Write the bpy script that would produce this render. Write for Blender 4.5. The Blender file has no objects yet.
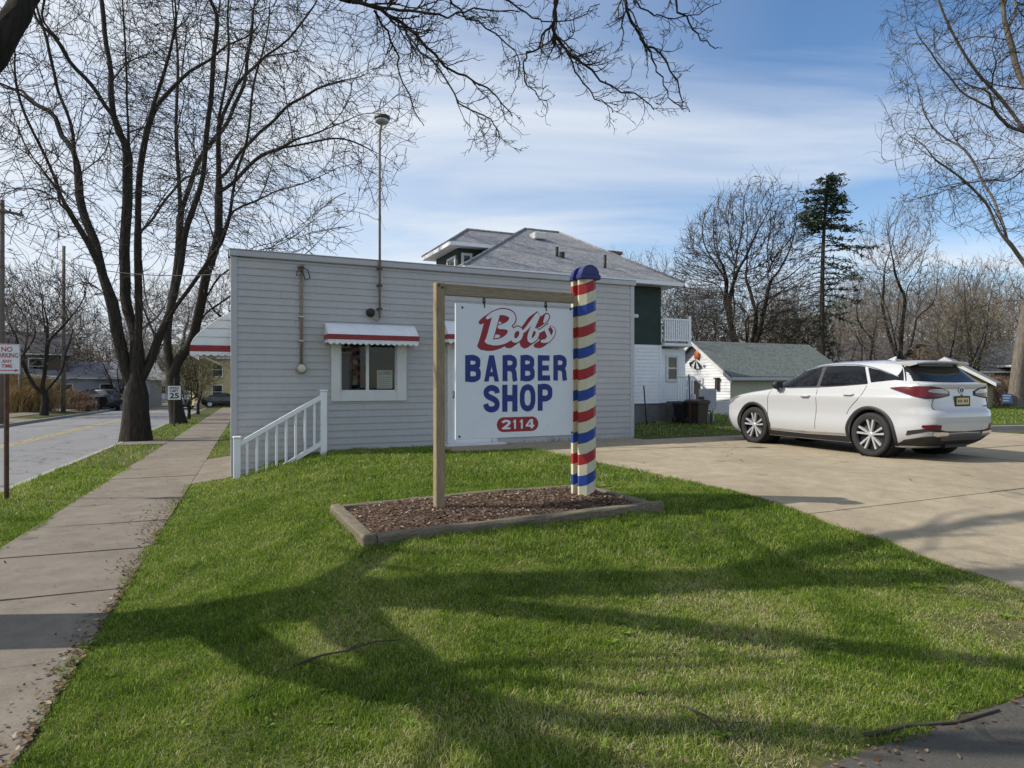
import bpy, math, random
import numpy as np
from mathutils import Vector, Matrix, noise as mnoise
R = math.radians
random.seed(7)
scene = bpy.context.scene
COL = scene.collection
F, HOR, CAMH = 650.0, 382.0, 1.65

def pix(px, py, Y):
    """the world point seen at a picture position from a known distance"""
    return Vector(((px - 512) / F * Y, Y, CAMH - (py - HOR) / F * Y))

# ------------------------------------------------------------------ terrain
EU = np.array((-.3738, .9275)); EV = np.array((.9275, .3738))     # along / across the street
AX = np.array((.9070, .4210)); BX = np.array((-.4210, .9070))     # along / behind the shop front
TH = math.atan2(.4210, .9070)
V_CURB, V_WALK0, V_WALK1, V_FAR = -3.75, -2.387, -.954, -10.85

def sm(x, a, b):
    t = np.clip((x - a) / (b - a), 0, 1)
    return t * t * (3 - 2 * t)

def uv_of(X, Y): return X * EU[0] + Y * EU[1], X * EV[0] + Y * EV[1]
def xy_uv(u, v): return u * EU[0] + v * EV[0], u * EU[1] + v * EV[1]
def xy_pq(p, q): return p * AX[0] + q * BX[0], p * AX[1] + q * BX[1]
def pq_of(X, Y): return X * AX[0] + Y * AX[1], X * BX[0] + Y * BX[1]

def HT(X, Y):
    """height of the lawn level (the road is lower)"""
    X = np.asarray(X, float); Y = np.asarray(Y, float)
    u, v = uv_of(X, Y); p, q = pq_of(X, Y)
    zs = -.0123 * np.clip(Y, -20, 260)
    far = sm(Y, 22, 60) * (1 - sm(v, 8, 25))
    zp = .33 * (1 - far) + (zs + .4) * far
    r = sm(v, -1.05, 1.5) * (.13 + .87 * sm(q, 1.95, 6.3))
    z = zs * (1 - r) + zp * r
    left = sm(-v, 11, 14)
    return z + left * .15
def ht(x, y): return float(HT(x, y))

# ------------------------------------------------------------------ tags, objects
def tag(o, label=None, cat=None, group=None, kind=None):
    if label: o['label'] = label
    if cat: o['category'] = cat
    if group: o['group'] = group
    if kind: o['kind'] = kind
    return o

def empty(name, loc=(0, 0, 0), rz=0, label=None, cat=None, group=None):
    o = bpy.data.objects.new(name, None); COL.objects.link(o)
    o.location = loc; o.rotation_euler = (0, 0, rz); o.empty_display_size = .3
    return tag(o, label, cat, group)

def link(name, me, parent=None):
    o = bpy.data.objects.new(name, me); COL.objects.link(o)
    if parent is not None: o.parent = parent
    return o

def np_mesh(name, V, Fq, mats, smooth=True, midx=None, F3=None):
    """fast mesh from numpy quads (and triangles)"""
    me = bpy.data.meshes.new(name)
    V = np.ascontiguousarray(V, np.float32).reshape(-1, 3)
    nq = 0 if Fq is None else len(Fq); nt = 0 if F3 is None else len(F3)
    loops = []; 
    if nq: loops.append(np.asarray(Fq, np.int32).ravel())
    if nt: loops.append(np.asarray(F3, np.int32).ravel())
    loops = np.concatenate(loops)
    start = np.concatenate([np.arange(nq) * 4, nq * 4 + np.arange(nt) * 3]).astype(np.int32)
    me.vertices.add(len(V)); me.vertices.foreach_set('co', V.ravel())
    me.loops.add(len(loops)); me.loops.foreach_set('vertex_index', loops)
    me.polygons.add(nq + nt); me.polygons.foreach_set('loop_start', start)
    me.update(calc_edges=True)
    me.polygons.foreach_set('use_smooth', np.full(nq + nt, smooth, bool))
    if midx is not None: me.polygons.foreach_set('material_index', np.asarray(midx, np.int32))
    for m in (mats if isinstance(mats, (list, tuple)) else [mats]): me.materials.append(m)
    me.validate(); me.update()
    return me

class MB:
    def __init__(s): s.v = []; s.f = []; s.m = []; s.sm = []
    def add(s, vs, fs, m=0, smooth=False):
        b = len(s.v); s.v += [tuple(v) for v in vs]
        for f in fs: s.f.append([i + b for i in f]); s.m.append(m); s.sm.append(smooth)
        return s
    def box(s, x0, x1, y0, y1, z0, z1, m=0, M=None):
        vs = [Vector((x, y, z)) for z in (z0, z1) for y in (y0, y1) for x in (x0, x1)]
        if M is not None: vs = [M @ v for v in vs]
        return s.add(vs, [(0, 2, 3, 1), (4, 5, 7, 6), (0, 1, 5, 4), (2, 6, 7, 3), (0, 4, 6, 2), (1, 3, 7, 5)], m)
    def bbox(s, x0, x1, y0, y1, z0, z1, b=.01, m=0, M=None):
        """box with chamfered edges"""
        x0, x1, y0, y1, z0, z1 = min(x0, x1), max(x0, x1), min(y0, y1), max(y0, y1), min(z0, z1), max(z0, z1)
        b = min(b, (x1 - x0) * .45, (y1 - y0) * .45, (z1 - z0) * .45)
        vs = []; 
        c = ((x0, x1), (y0, y1), (z0, z1)); idx = {}
        for ix in (0, 1):
            for iy in (0, 1):
                for iz in (0, 1):
                    for ax in range(3):
                        p = [c[0][ix], c[1][iy], c[2][iz]]; sg = [1 - 2 * ix, 1 - 2 * iy, 1 - 2 * iz]
                        for k in range(3):
                            if k != ax: p[k] += sg[k] * b
                        idx[(ix, iy, iz, ax)] = len(vs); vs.append(Vector(p))
        fs = []
        for ax in range(3):
            o = [k for k in range(3) if k != ax]
            for s_ in (0, 1):
                f = []
                for (i, j) in ((0, 0), (1, 0), (1, 1), (0, 1)):
                    t = [0, 0, 0]; t[ax] = s_; t[o[0]] = i; t[o[1]] = j
                    f.append(idx[(*t, ax)])
                fs.append(f)
        for ax in range(3):
            o = [k for k in range(3) if k != ax]
            for i in (0, 1):
                for j in (0, 1):
                    t0 = [0, 0, 0]; t0[o[0]] = i; t0[o[1]] = j; t1 = list(t0); t1[ax] = 1
                    fs.append([idx[(*t0, o[0])], idx[(*t1, o[0])], idx[(*t1, o[1])], idx[(*t0, o[1])]])
        for ix in (0, 1):
            for iy in (0, 1):
                for iz in (0, 1): fs.append([idx[(ix, iy, iz, a)] for a in range(3)])
        if M is not None: vs = [M @ v for v in vs]
        # face directions
        ce = sum(vs, Vector()) / len(vs); out = []
        for f in fs:
            n = (vs[f[1]] - vs[f[0]]).cross(vs[f[2]] - vs[f[0]]); fc = sum((vs[i] for i in f), Vector()) / len(f)
            out.append(f if n.dot(fc - ce) > 0 else f[::-1])
        return s.add(vs, out, m)
    def prism(s, poly, y0, y1, m=0, M=None, axis='y'):
        """polygon in (x,z) (counter-clockwise seen from -y) pushed from y0 to y1"""
        n = len(poly)
        P = (lambda a, b, c: Vector((a, c, b))) if axis == 'y' else ((lambda a, b, c: Vector((c, a, b))) if axis == 'x' else (lambda a, b, c: Vector((a, b, c))))
        vs = [P(a, b, y0) for a, b in poly] + [P(a, b, y1) for a, b in poly]
        if M is not None: vs = [M @ v for v in vs]
        fs = [list(range(n)), list(range(2 * n - 1, n - 1, -1))] + [[i + n, (i + 1) % n + n, (i + 1) % n, i] for i in range(n)]
        return s.add(vs, fs, m)
    def tube(s, pts, r, n=8, m=0, cap=True, smooth=True):
        pts = [Vector(p) for p in pts]; k = len(pts)
        rr = r if isinstance(r, (list, tuple)) else [r] * k
        vs = []
        ref = None
        for i, p in enumerate(pts):
            t = (pts[min(i + 1, k - 1)] - pts[max(i - 1, 0)]).normalized()
            if ref is None: ref = t.orthogonal().normalized()
            ref = (ref - t * ref.dot(t)).normalized(); b = t.cross(ref)
            for j in range(n):
                a = 2 * math.pi * j / n
                vs.append(p + (ref * math.cos(a) + b * math.sin(a)) * rr[i])
        fs = [[i * n + j, i * n + (j + 1) % n, (i + 1) * n + (j + 1) % n, (i + 1) * n + j] for i in range(k - 1) for j in range(n)]
        s.add(vs, fs, m, smooth)
        if cap:
            b = len(s.v) - k * n
            s.f.append([b + j for j in range(n)][::-1]); s.m.append(m); s.sm.append(False)
            s.f.append([b + (k - 1) * n + j for j in range(n)]); s.m.append(m); s.sm.append(False)
        return s
    def lathe(s, prof, n=24, M=None, m=0, smooth=True, axis='z'):
        """(r, h) profile turned about an axis"""
        vs = []
        for r_, h in prof:
            for j in range(n):
                a = 2 * math.pi * j / n; x, y = r_ * math.cos(a), r_ * math.sin(a)
                v = Vector((x, y, h)) if axis == 'z' else Vector((x, h, y)) if axis == 'y' else Vector((h, x, y))
                vs.append(M @ v if M is not None else v)
        k = len(prof)
        return s.add(vs, [[i * n + j, i * n + (j + 1) % n, (i + 1) * n + (j + 1) % n, (i + 1) * n + j] for i in range(k - 1) for j in range(n)], m, smooth)
    def grid(s, P, m=0, smooth=True):
        nu, nv = len(P), len(P[0])
        return s.add([v for row in P for v in row], [[i * nv + j, i * nv + j + 1, (i + 1) * nv + j + 1, (i + 1) * nv + j] for i in range(nu - 1) for j in range(nv - 1)], m, smooth)
    def mesh(s, name, mats):
        me = bpy.data.meshes.new(name); me.from_pydata(s.v, [], s.f)
        for m in (mats if isinstance(mats, (list, tuple)) else [mats]): me.materials.append(m)
        me.polygons.foreach_set('material_index', s.m); me.polygons.foreach_set('use_smooth', s.sm)
        me.update(); return me
    def build(s, name, mats, parent=None):
        return link(name, s.mesh(name, mats), parent)

def rot_z(a, loc=(0, 0, 0)): return Matrix.Translation(loc) @ Matrix.Rotation(a, 4, 'Z')

# ------------------------------------------------------------------ materials
def lin(c):
    return tuple(((x / 255) / 12.92 if x / 255 <= .04045 else ((x / 255 + .055) / 1.055) ** 2.4) for x in c)

class NT:
    def __init__(s, name):
        s.m = bpy.data.materials.new(name); s.m.use_nodes = True; s.t = s.m.node_tree; s.n = s.t.nodes
        s.b = s.n['Principled BSDF']; s.l = s.t.links.new
    def node(s, t, **kw):
        n = s.n.new(t)
        for k, v in kw.items():
            if k in n.inputs.keys(): n.inputs[k].default_value = v
            else: setattr(n, k, v)
        return n
    def noise(s, scale, detail=5, rough=.6, vec=None, **kw):
        n = s.node('ShaderNodeTexNoise', **kw); n.inputs['Scale'].default_value = scale; n.inputs['Detail'].default_value = detail; n.inputs['Roughness'].default_value = rough
        if vec is not None: s.l(vec, n.inputs['Vector'])
        return n.outputs['Fac']
    def ramp(s, fac, stops, interp='LINEAR'):
        r = s.n.new('ShaderNodeValToRGB'); r.color_ramp.interpolation = interp
        e = r.color_ramp.elements
        while len(e) > 1: e.remove(e[-1])
        e[0].position = stops[0][0]; e[0].color = (*stops[0][1], 1)
        for p, c in stops[1:]:
            x = e.new(p); x.color = (*c, 1)
        s.l(fac, r.inputs[0]); return r.outputs[0]
    def mixc(s, fac, a, b, mode='MIX'):
        m = s.n.new('ShaderNodeMix'); m.data_type = 'RGBA'; m.blend_type = mode
        for sock, val in ((m.inputs[0], fac), (m.inputs[6], a), (m.inputs[7], b)):
            if isinstance(val, bpy.types.NodeSocket): s.l(val, sock)
            elif isinstance(val, (int, float)): sock.default_value = val
            else: sock.default_value = (*val, 1)
        return m.outputs[2]
    def math(s, op, a, b=None, clamp=False):
        m = s.n.new('ShaderNodeMath'); m.operation = op; m.use_clamp = clamp
        for i, v in enumerate((a, b)):
            if v is None: continue
            if isinstance(v, bpy.types.NodeSocket): s.l(v, m.inputs[i])
            else: m.inputs[i].default_value = v
        return m.outputs[0]
    def coord(s, which='Object', scale=(1, 1, 1), rot=(0, 0, 0)):
        t = s.n.new('ShaderNodeTexCoord'); mp = s.n.new('ShaderNodeMapping')
        mp.inputs['Scale'].default_value = scale; mp.inputs['Rotation'].default_value = rot
        s.l(t.outputs[which], mp.inputs[0]); return mp.outputs[0]
    def bump(s, h, strength=.3, dist=.02):
        b = s.n.new('ShaderNodeBump'); b.inputs['Strength'].default_value = strength; b.inputs['Distance'].default_value = dist
        s.l(h, b.inputs['Height']); s.l(b.outputs[0], s.b.inputs['Normal'])
    def set(s, col=None, rough=None, spec=None, metal=None, coat=None):
        for k, v in (('Base Color', col), ('Roughness', rough), ('Specular IOR Level', spec), ('Metallic', metal), ('Coat Weight', coat)):
            if v is None: continue
            if isinstance(v, bpy.types.NodeSocket): s.l(v, s.b.inputs[k])
            elif isinstance(v, (int, float)): s.b.inputs[k].default_value = v
            else: s.b.inputs[k].default_value = (*v, 1)
        return s.m

def simple(name, c, rough=.6, var=.12, scale=6, spec=.4, metal=0, coat=0, bump=0, stretch=(1, 1, 1)):
    n = NT(name); vec = n.coord('Object', stretch)
    f = n.noise(scale, 6, .65, vec)
    lo = tuple(x * (1 - var) for x in c); hi = tuple(min(1, x * (1 + var)) for x in c)
    col = n.ramp(f, [(.3, lo), (.7, hi)])
    if bump: n.bump(f, bump, .01)
    return n.set(col, rough, spec, metal, coat)

M = {}
STRIPE_PHASE = .288
def make_mats():
    # lawn soil and thatch under the blades
    n = NT('lawn'); v = n.coord('Object')
    big = n.noise(.35, 4, .6, v); fine = n.noise(14, 6, .7, v); mid = n.noise(1.6, 4, .6, v)
    green = n.ramp(fine, [(.3, (.030, .034, .012)), (.5, (.060, .072, .022)), (.7, (.12, .115, .045))])
    straw = n.ramp(fine, [(.3, (.06, .048, .028)), (.7, (.20, .165, .095))])
    f = n.math('MULTIPLY', n.math('SUBTRACT', mid, .42, True), 2.6, True)
    n.bump(fine, .6, .03); M['lawn'] = n.set(n.mixc(n.math('MULTIPLY', f, .75), green, straw), .95, .1)
    # blades: a random value per blade and a patch value picks green or straw
    n = NT('grass_blade'); a = n.node('ShaderNodeAttribute', attribute_name='tint')
    col = n.ramp(a.outputs['Fac'], [(0, (.050, .098, .012)), (.25, (.125, .210, .021)), (.45, (.205, .320, .031)), (.62, (.31, .405, .050)), (.78, (.40, .39, .12)), (.92, (.56, .48, .25)), (1, (.66, .58, .37))])
    n.set(col, .55, .25)
    tr = n.node('ShaderNodeBsdfTranslucent'); mx = n.node('ShaderNodeMixShader'); mx.inputs[0].default_value = .45
    n.l(col, tr.inputs[0]); n.l(n.b.outputs[0], mx.inputs[1]); n.l(tr.outputs[0], mx.inputs[2]); n.l(mx.outputs[0], n.n['Material Output'].inputs[0]); M['blade'] = n.m
    # concrete
    def conc(name, c0, c1, c2, stain=.5):
        n = NT(name); v = n.coord('Object')
        big = n.noise(.5, 6, .65, v); fine = n.noise(45, 4, .7, v); mid = n.noise(3.2, 8, .7, v)
        col = n.ramp(mid, [(.3, c0), (.5, c1), (.7, c2)])
        col = n.mixc(n.math('MULTIPLY', n.math('SUBTRACT', big, .45, True), 2.2 * stain, True), col, tuple(x * .55 for x in c0))
        col = n.mixc(.35, col, n.ramp(fine, [(.3, tuple(x * .6 for x in c1)), (.7, tuple(min(1, x * 1.35) for x in c1))]))
        vo = n.node('ShaderNodeTexVoronoi', feature='DISTANCE_TO_EDGE'); vo.inputs['Scale'].default_value = .16
        w = n.node('ShaderNodeTexNoise'); w.inputs['Scale'].default_value = 1.3; n.l(v, w.inputs['Vector'])
        mixv = n.node('ShaderNodeVectorMath', operation='MULTIPLY_ADD'); n.l(w.outputs['Color'], mixv.inputs[0]); mixv.inputs[1].default_value = (1.2, 1.2, 1.2); n.l(v, mixv.inputs[2]); n.l(mixv.outputs[0], vo.inputs['Vector'])
        crack = n.math('LESS_THAN', vo.outputs['Distance'], .0011)
        col = n.mixc(n.math('MULTIPLY', crack, .7), col, (.03, .027, .022))
        dr = n.node('ShaderNodeTexVoronoi'); dr.inputs['Scale'].default_value = 1.1; n.l(v, dr.inputs['Vector']); sp_ = n.math('LESS_THAN', n.math('ADD', dr.outputs['Distance'], n.math('MULTIPLY', n.noise(9, 4, .7, v), .22)), .205)
        col = n.mixc(n.math('MULTIPLY', sp_, .38), col, tuple(x * .4 for x in c0))
        st = n.noise(1.1, 7, .75, n.coord('Object', (1, .35, 1), (0, 0, R(-25)))); col = n.mixc(n.math('MULTIPLY', n.math('SUBTRACT', st, .5, True), 2.4 * stain, True), col, tuple(x * .62 for x in c1))
        n.bump(fine, .35, .006)
        return n.set(col, .9, .15)
    M['sidewalk'] = conc('sidewalk_concrete', (.135, .115, .092), (.19, .165, .135), (.245, .215, .178), .8)
    M['lot'] = conc('lot_concrete', (.235, .192, .132), (.325, .272, .192), (.41, .35, .255), .9)
    M['kerb'] = conc('kerb_concrete', (.22, .21, .19), (.30, .285, .26), (.38, .36, .33))
    def asph(name, a, b, patch):
        n = NT(name); v = n.coord('Object'); vs = n.coord('Object', (1, 1, 1), (0, 0, -R(22))); 
        mp = n.node('ShaderNodeMapping'); mp.inputs['Scale'].default_value = (1, .12, 1); n.l(vs, mp.inputs[0])
        fine = n.noise(90, 3, .7, v); pt = n.noise(.9, 5, .6, mp.outputs[0]); mid = n.noise(2.5, 6, .7, v)
        col = n.mixc(n.math('MULTIPLY', n.math('SUBTRACT', pt, .45, True), 4, True), n.ramp(mid, [(.3, a), (.7, b)]), patch)
        vo = n.node('ShaderNodeTexVoronoi', feature='DISTANCE_TO_EDGE'); vo.inputs['Scale'].default_value = .35
        w = n.node('ShaderNodeTexNoise'); w.inputs['Scale'].default_value = 1.5; n.l(v, w.inputs['Vector'])
        mv = n.node('ShaderNodeVectorMath', operation='MULTIPLY_ADD'); n.l(w.outputs['Color'], mv.inputs[0]); mv.inputs[1].default_value = (1.5, 1.5, 1.5); n.l(v, mv.inputs[2]); n.l(mv.outputs[0], vo.inputs['Vector'])
        col = n.mixc(n.math('MULTIPLY', n.math('LESS_THAN', vo.outputs['Distance'], .012), .8), col, (.03, .03, .03))
        col = n.mixc(.4, col, n.ramp(fine, [(.3, tuple(x * .55 for x in a)), (.7, tuple(x * 1.5 for x in b))]))
        n.bump(fine, .5, .006); return n.set(col, .9, .2)
    M['road'] = asph('road_asphalt', (.17, .17, .175), (.22, .22, .225), (.135, .137, .142))
    M['path'] = asph('path_asphalt', (.058, .054, .047), (.088, .082, .072), (.045, .042, .037))
    M['line'] = simple('road_paint_yellow', (.36, .27, .11), .85, .5, 3)
    # siding
    n = NT('siding_grey'); v = n.coord('Object', (.30, 1, 7.6)); f = n.noise(1, 3, .7, v); g = n.noise(14, 5, .7, n.coord('Object', (1, 1, .35))); k = n.noise(.9, 5, .6, n.coord('Object'))
    col = n.ramp(f, [(.3, (.385, .382, .385)), (.7, (.455, .452, .452))]); col = n.mixc(.25, col, n.ramp(g, [(.3, (.31, .305, .30)), (.7, (.51, .505, .50))])); col = n.mixc(.3, col, n.ramp(k, [(.35, (.35, .342, .335)), (.65, (.47, .468, .47))]))
    M['siding'] = n.set(col, .55, .35)
    M['siding_white'] = simple('siding_white', (.76, .77, .79), .5, .05, 3)
    M['white'] = simple('white_trim', (.62, .62, .60), .45, .06, 4)
    M['vinyl'] = simple('white_vinyl', (.78, .79, .81), .35, .03, 4)
    M['greytrim'] = simple('grey_trim', (.42, .42, .44), .5, .05, 4)
    M['awn_white'] = simple('awning_white', (.70, .72, .74), .4, .08, 5)
    M['awn_red'] = simple('awning_red', (.24, .022, .028), .45, .12, 5)
    M['interior'] = simple('interior_dark', (.009, .008, .007), .8, .3, 2)
    M['paper'] = simple('paper_white', (.75, .75, .75), .7, .04)
    M['red'] = simple('sign_red', (.30, .018, .028), .45, .06)
    M['red_pale'] = simple('sign_red_faded', (.45, .06, .07), .6, .1)
    M['blue'] = simple('sign_blue', (.012, .030, .19), .45, .08)
    M['navy'] = simple('paint_navy', (.018, .025, .13), .45, .15)
    n = NT('sign_face'); v = n.coord('Object'); f = n.noise(3, 6, .7, v); g = n.noise(60, 2, .5, v)
    col = n.ramp(f, [(.3, (.66, .68, .72)), (.7, (.72, .74, .77))]); col = n.mixc(n.math('GREATER_THAN', g, .74), col, (.25, .24, .22))
    M['signface'] = n.set(col, .4, .4)
    M['metal'] = simple('galvanised', (.42, .42, .42), .4, .15, 20, metal=.8)
    M['darkmetal'] = simple('dark_metal', (.06, .055, .05), .5, .3, 20, metal=.4)
    M['rust'] = simple('rusty_post', (.085, .045, .03), .85, .4, 12, bump=.3)
    M['conduit'] = simple('painted_conduit', (.22, .17, .12), .6, .25, 10)
    M['black'] = simple('black_plastic', (.018, .018, .018), .5, .2)
    M['rubber'] = simple('tyre_rubber', (.022, .022, .023), .8, .2, 30)
    # weathered timber
    def wood(name, a, b, c, stretch):
        n = NT(name); v = n.coord('Object', stretch); f = n.noise(3, 8, .7, v); g = n.noise(18, 4, .7, v); k = n.noise(1.2, 3, .5, n.coord('Object'))
        col = n.ramp(f, [(.25, a), (.5, b), (.75, c)]); col = n.mixc(.45, col, n.ramp(g, [(.35, tuple(x * .5 for x in a)), (.65, c)]))
        n.bump(g, .5, .008); return n.set(col, .9, .15)
    M['post'] = wood('weathered_post', (.20, .15, .09), (.30, .235, .15), (.38, .31, .21), (8, 8, .5))
    M['beam'] = wood('weathered_beam', (.20, .16, .10), (.29, .24, .165), (.36, .30, .22), (.5, 8, 8))
    M['timber'] = wood('bed_timber', (.075, .062, .043), (.155, .132, .095), (.26, .228, .165), (1.2, 6, 6))
    M['darkwood'] = wood('dark_wood', (.035, .02, .012), (.06, .038, .025), (.09, .06, .04), (1, 8, 8))
    M['polewood'] = wood('utility_pole_wood', (.12, .10, .085), (.18, .155, .13), (.24, .21, .18), (6, 6, .4))
    n = NT('mulch'); v = n.coord('Object'); f = n.noise(25, 6, .75, v)
    n.bump(f, 1, .03); M['mulch'] = n.set(n.ramp(f, [(.3, (.03, .02, .014)), (.5, (.10, .066, .047)), (.7, (.22, .155, .115))]), .95, .1)
    n = NT('mulch_chip'); a = n.node('ShaderNodeAttribute', attribute_name='tint')
    M['chip'] = n.set(n.ramp(a.outputs['Fac'], [(0, (.035, .022, .015)), (.5, (.12, .078, .055)), (.85, (.25, .18, .135)), (1, (.44, .36, .29))]), .9, .1)
    n = NT('dead_leaf'); a = n.node('ShaderNodeAttribute', attribute_name='tint')
    M['deadleaf'] = n.set(n.ramp(a.outputs['Fac'], [(0, (.04, .025, .013)), (.5, (.12, .075, .038)), (.85, (.24, .17, .095)), (1, (.40, .34, .24))]), .8, .2)
    # bark
    def bark(name, a, b, c):
        n = NT(name); v = n.coord('Object', (7, 7, 1.1)); f = n.noise(2.2, 8, .75, v); g = n.noise(.7, 3, .5, n.coord('Object'))
        col = n.ramp(f, [(.3, a), (.5, b), (.72, c)]); n.bump(f, .9, .05); return n.set(col, .95, .1)
    M['bark'] = bark('bark_dark', (.017, .0145, .012), (.040, .035, .029), (.078, .069, .058))
    M['bark_grey'] = bark('bark_grey', (.08, .068, .054), (.16, .14, .115), (.25, .22, .185))
    M['twig'] = simple('twig_brown', (.050, .041, .034), .9, .3, 3)
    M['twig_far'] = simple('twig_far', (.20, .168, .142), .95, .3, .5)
    M['needle'] = simple('conifer_needles', (.028, .045, .022), .8, .5, 1.2)
    M['bud'] = simple('spring_buds', (.20, .19, .05), .8, .35, 2)
    M['tan_brush'] = simple('dry_brush', (.34, .23, .095), .9, .35, 1.5)
    M['red_brush'] = simple('red_brush', (.24, .16, .11), .9, .35, 2)
    # roofs, walls
    def shingle(name, a, b, c):
        n = NT(name); v = n.coord('Object'); br = n.node('ShaderNodeTexBrick'); br.inputs['Scale'].default_value = 1; br.inputs['Brick Width'].default_value = .33; br.inputs['Row Height'].default_value = .14; br.inputs['Mortar Size'].default_value = .008
        br.inputs['Color1'].default_value = (*a, 1); br.inputs['Color2'].default_value = (*c, 1); br.inputs['Mortar'].default_value = (*[x * .5 for x in a], 1); br.inputs['Bias'].default_value = 0
        n.l(v, br.inputs['Vector']); f = n.noise(1.2, 6, .7, v); g = n.noise(9, 4, .7, v)
        col = n.mixc(.5, br.outputs['Color'], n.ramp(f, [(.3, a), (.7, c)])); col = n.mixc(.55, col, n.ramp(g, [(.32, tuple(x * .5 for x in a)), (.68, tuple(x * 1.35 for x in c))]))
        n.bump(g, .4, .01); return n.set(col, .95, .1)
    M['shingle'] = shingle('grey_shingles', (.185, .185, .195), (.23, .23, .235), (.275, .275, .285))
    M['shingle_green'] = shingle('greenish_shingles', (.10, .115, .108), (.13, .145, .135), (.165, .18, .17))
    M['shingle_dark'] = shingle('dark_shingles', (.07, .07, .075), (.09, .09, .095), (.12, .12, .125))
    M['shingle_rust'] = simple('rust_roof', (.30, .12, .055), .9, .25, 3)
    M['greenwall'] = simple('dark_green_siding', (.022, .040, .033), .7, .2, 3)
    M['beigewall'] = simple('beige_siding', (.42, .40, .30), .7, .06, 3)
    M['olivewall'] = simple('olive_siding', (.24, .21, .11), .7, .1, 3)
    M['greywall'] = simple('grey_wall', (.33, .34, .36), .7, .1, 2)
    M['bluewall'] = simple('bluegrey_wall', (.22, .25, .30), .7, .08, 2)
    M['brownwall'] = simple('brown_wall', (.10, .075, .055), .8, .2, 2)
    M['yellowwall'] = simple('cream_wall', (.50, .42, .22), .7, .08, 2)
    M['block'] = simple('grey_block', (.15, .15, .155), .9, .2, 3, bump=.3)
    M['brick'] = simple('chimney_brick', (.20, .10, .07), .9, .35, 9, bump=.3)
    M['fence'] = simple('fence_wood', (.09, .065, .045), .9, .35, 4)
    M['orange'] = simple('orange_paint', (.50, .13, .04), .6, .2, 4)
    M['bluesign'] = simple('blue_yard_sign', (.12, .20, .40), .5, .1)
    # glass
    n = NT('window_glass'); tr = n.node('ShaderNodeBsdfTransparent'); tr.inputs[0].default_value = (.72, .76, .76, 1); gl = n.node('ShaderNodeBsdfGlossy'); gl.inputs['Roughness'].default_value = .02
    lw = n.node('ShaderNodeFresnel'); lw.inputs[0].default_value = 1.5; mx = n.node('ShaderNodeMixShader'); n.l(lw.outputs[0], mx.inputs[0])
    n.l(tr.outputs[0], mx.inputs[1]); n.l(gl.outputs[0], mx.inputs[2]); n.l(mx.outputs[0], n.n['Material Output'].inputs[0]); M['glass'] = n.m
    M['darkglass'] = NT('dark_glass').set((.012, .014, .016), .03, .6)
    M['carglass'] = NT('car_glass').set((.006, .007, .009), .03, .35)
    # car
    n = NT('car_white'); M['carwhite'] = n.set((.45, .455, .465), .25, .5, 0, 1.0); n.b.inputs['Coat Roughness'].default_value = .03
    n = NT('car_black'); M['carblack'] = n.set((.012, .013, .016), .2, .5, 0, 1.0)
    n = NT('car_grey'); M['cargrey'] = n.set((.07, .075, .085), .25, .5, .3, 1.0)
    n = NT('car_silver'); M['carsilver'] = n.set((.42, .43, .45), .25, .5, .4, 1.0)
    M['cladding'] = simple('dark_cladding', (.022, .022, .024), .55, .1)
    M['valance'] = simple('grey_valance', (.16, .16, .165), .35, .05, metal=.5)
    M['chrome'] = NT('chrome').set((.75, .75, .76), .1, .5, 1)
    M['alloy'] = simple('alloy_rim', (.50, .50, .51), .3, .05, metal=.35)
    M['alloy_dark'] = simple('alloy_dark', (.03, .03, .032), .4, .1, metal=.5)
    n = NT('tail_red'); M['tail'] = n.set((.10, .003, .007), .12, .4, 0, .15)
    n = NT('tail_clear'); M['tailclear'] = n.set((.22, .20, .20), .08, .6, 0, 1)
    M['plate'] = simple('plate_yellow', (.55, .45, .18), .5, .1, 20)
    M['bin_black'] = simple('bin_black', (.012, .013, .016), .45, .2)
    M['bin_brown'] = simple('bin_brown', (.04, .028, .02), .5, .2)
    M['hydrant'] = simple('hydrant_paint', (.03, .03, .03), .5, .2)
    # barber pole stripes: red, cream, blue, cream climbing to the right
    n = NT('pole_stripes'); t = n.node('ShaderNodeTexCoord'); sx = n.node('ShaderNodeSeparateXYZ'); n.l(t.outputs['Object'], sx.inputs[0])
    wav = n.math('MULTIPLY', n.math('SINE', n.math('MULTIPLY', sx.outputs['X'], 11.0)), -.040)
    h = n.math('ADD', n.math('ADD', sx.outputs['Z'], wav), STRIPE_PHASE)
    fr = n.math('FRACT', n.math('DIVIDE', h, .476))
    base = n.noise(5, 5, .6, t.outputs['Object'])
    cream = n.ramp(base, [(.3, (.50, .47, .33)), (.7, (.60, .57, .42))])
    st = n.ramp(fr, [(0, (0, 0, 1)), (.245, (0, 0, 0)), (.5, (1, 0, 0)), (.745, (0, 0, 0))], 'CONSTANT')
    se = n.node('ShaderNodeSeparateColor'); n.l(st, se.inputs[0])
    col = n.mixc(se.outputs[0], n.mixc(se.outputs[2], cream, (.020, .055, .26)), (.33, .025, .03))
    M['stripes'] = n.set(col, .5, .3)
    M['cream'] = simple('cream_paint', (.55, .52, .38), .5, .08)
make_mats()
# ------------------------------------------------------------------ ground, pavements
rng = np.random.default_rng(11)
def axis_steps(fine0, fine1, step, lo, hi, extra=()):
    a = list(np.arange(fine0, fine1, step)); s = step; x = fine1
    while x < hi: a.append(x); s *= 1.16; x += s
    a.append(hi); s = step; x = fine0
    while x > lo: s *= 1.16; x -= s; a.append(max(x, lo))
    return np.array(sorted(set(np.round(np.concatenate([a, np.array(extra)]), 3))))

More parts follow.
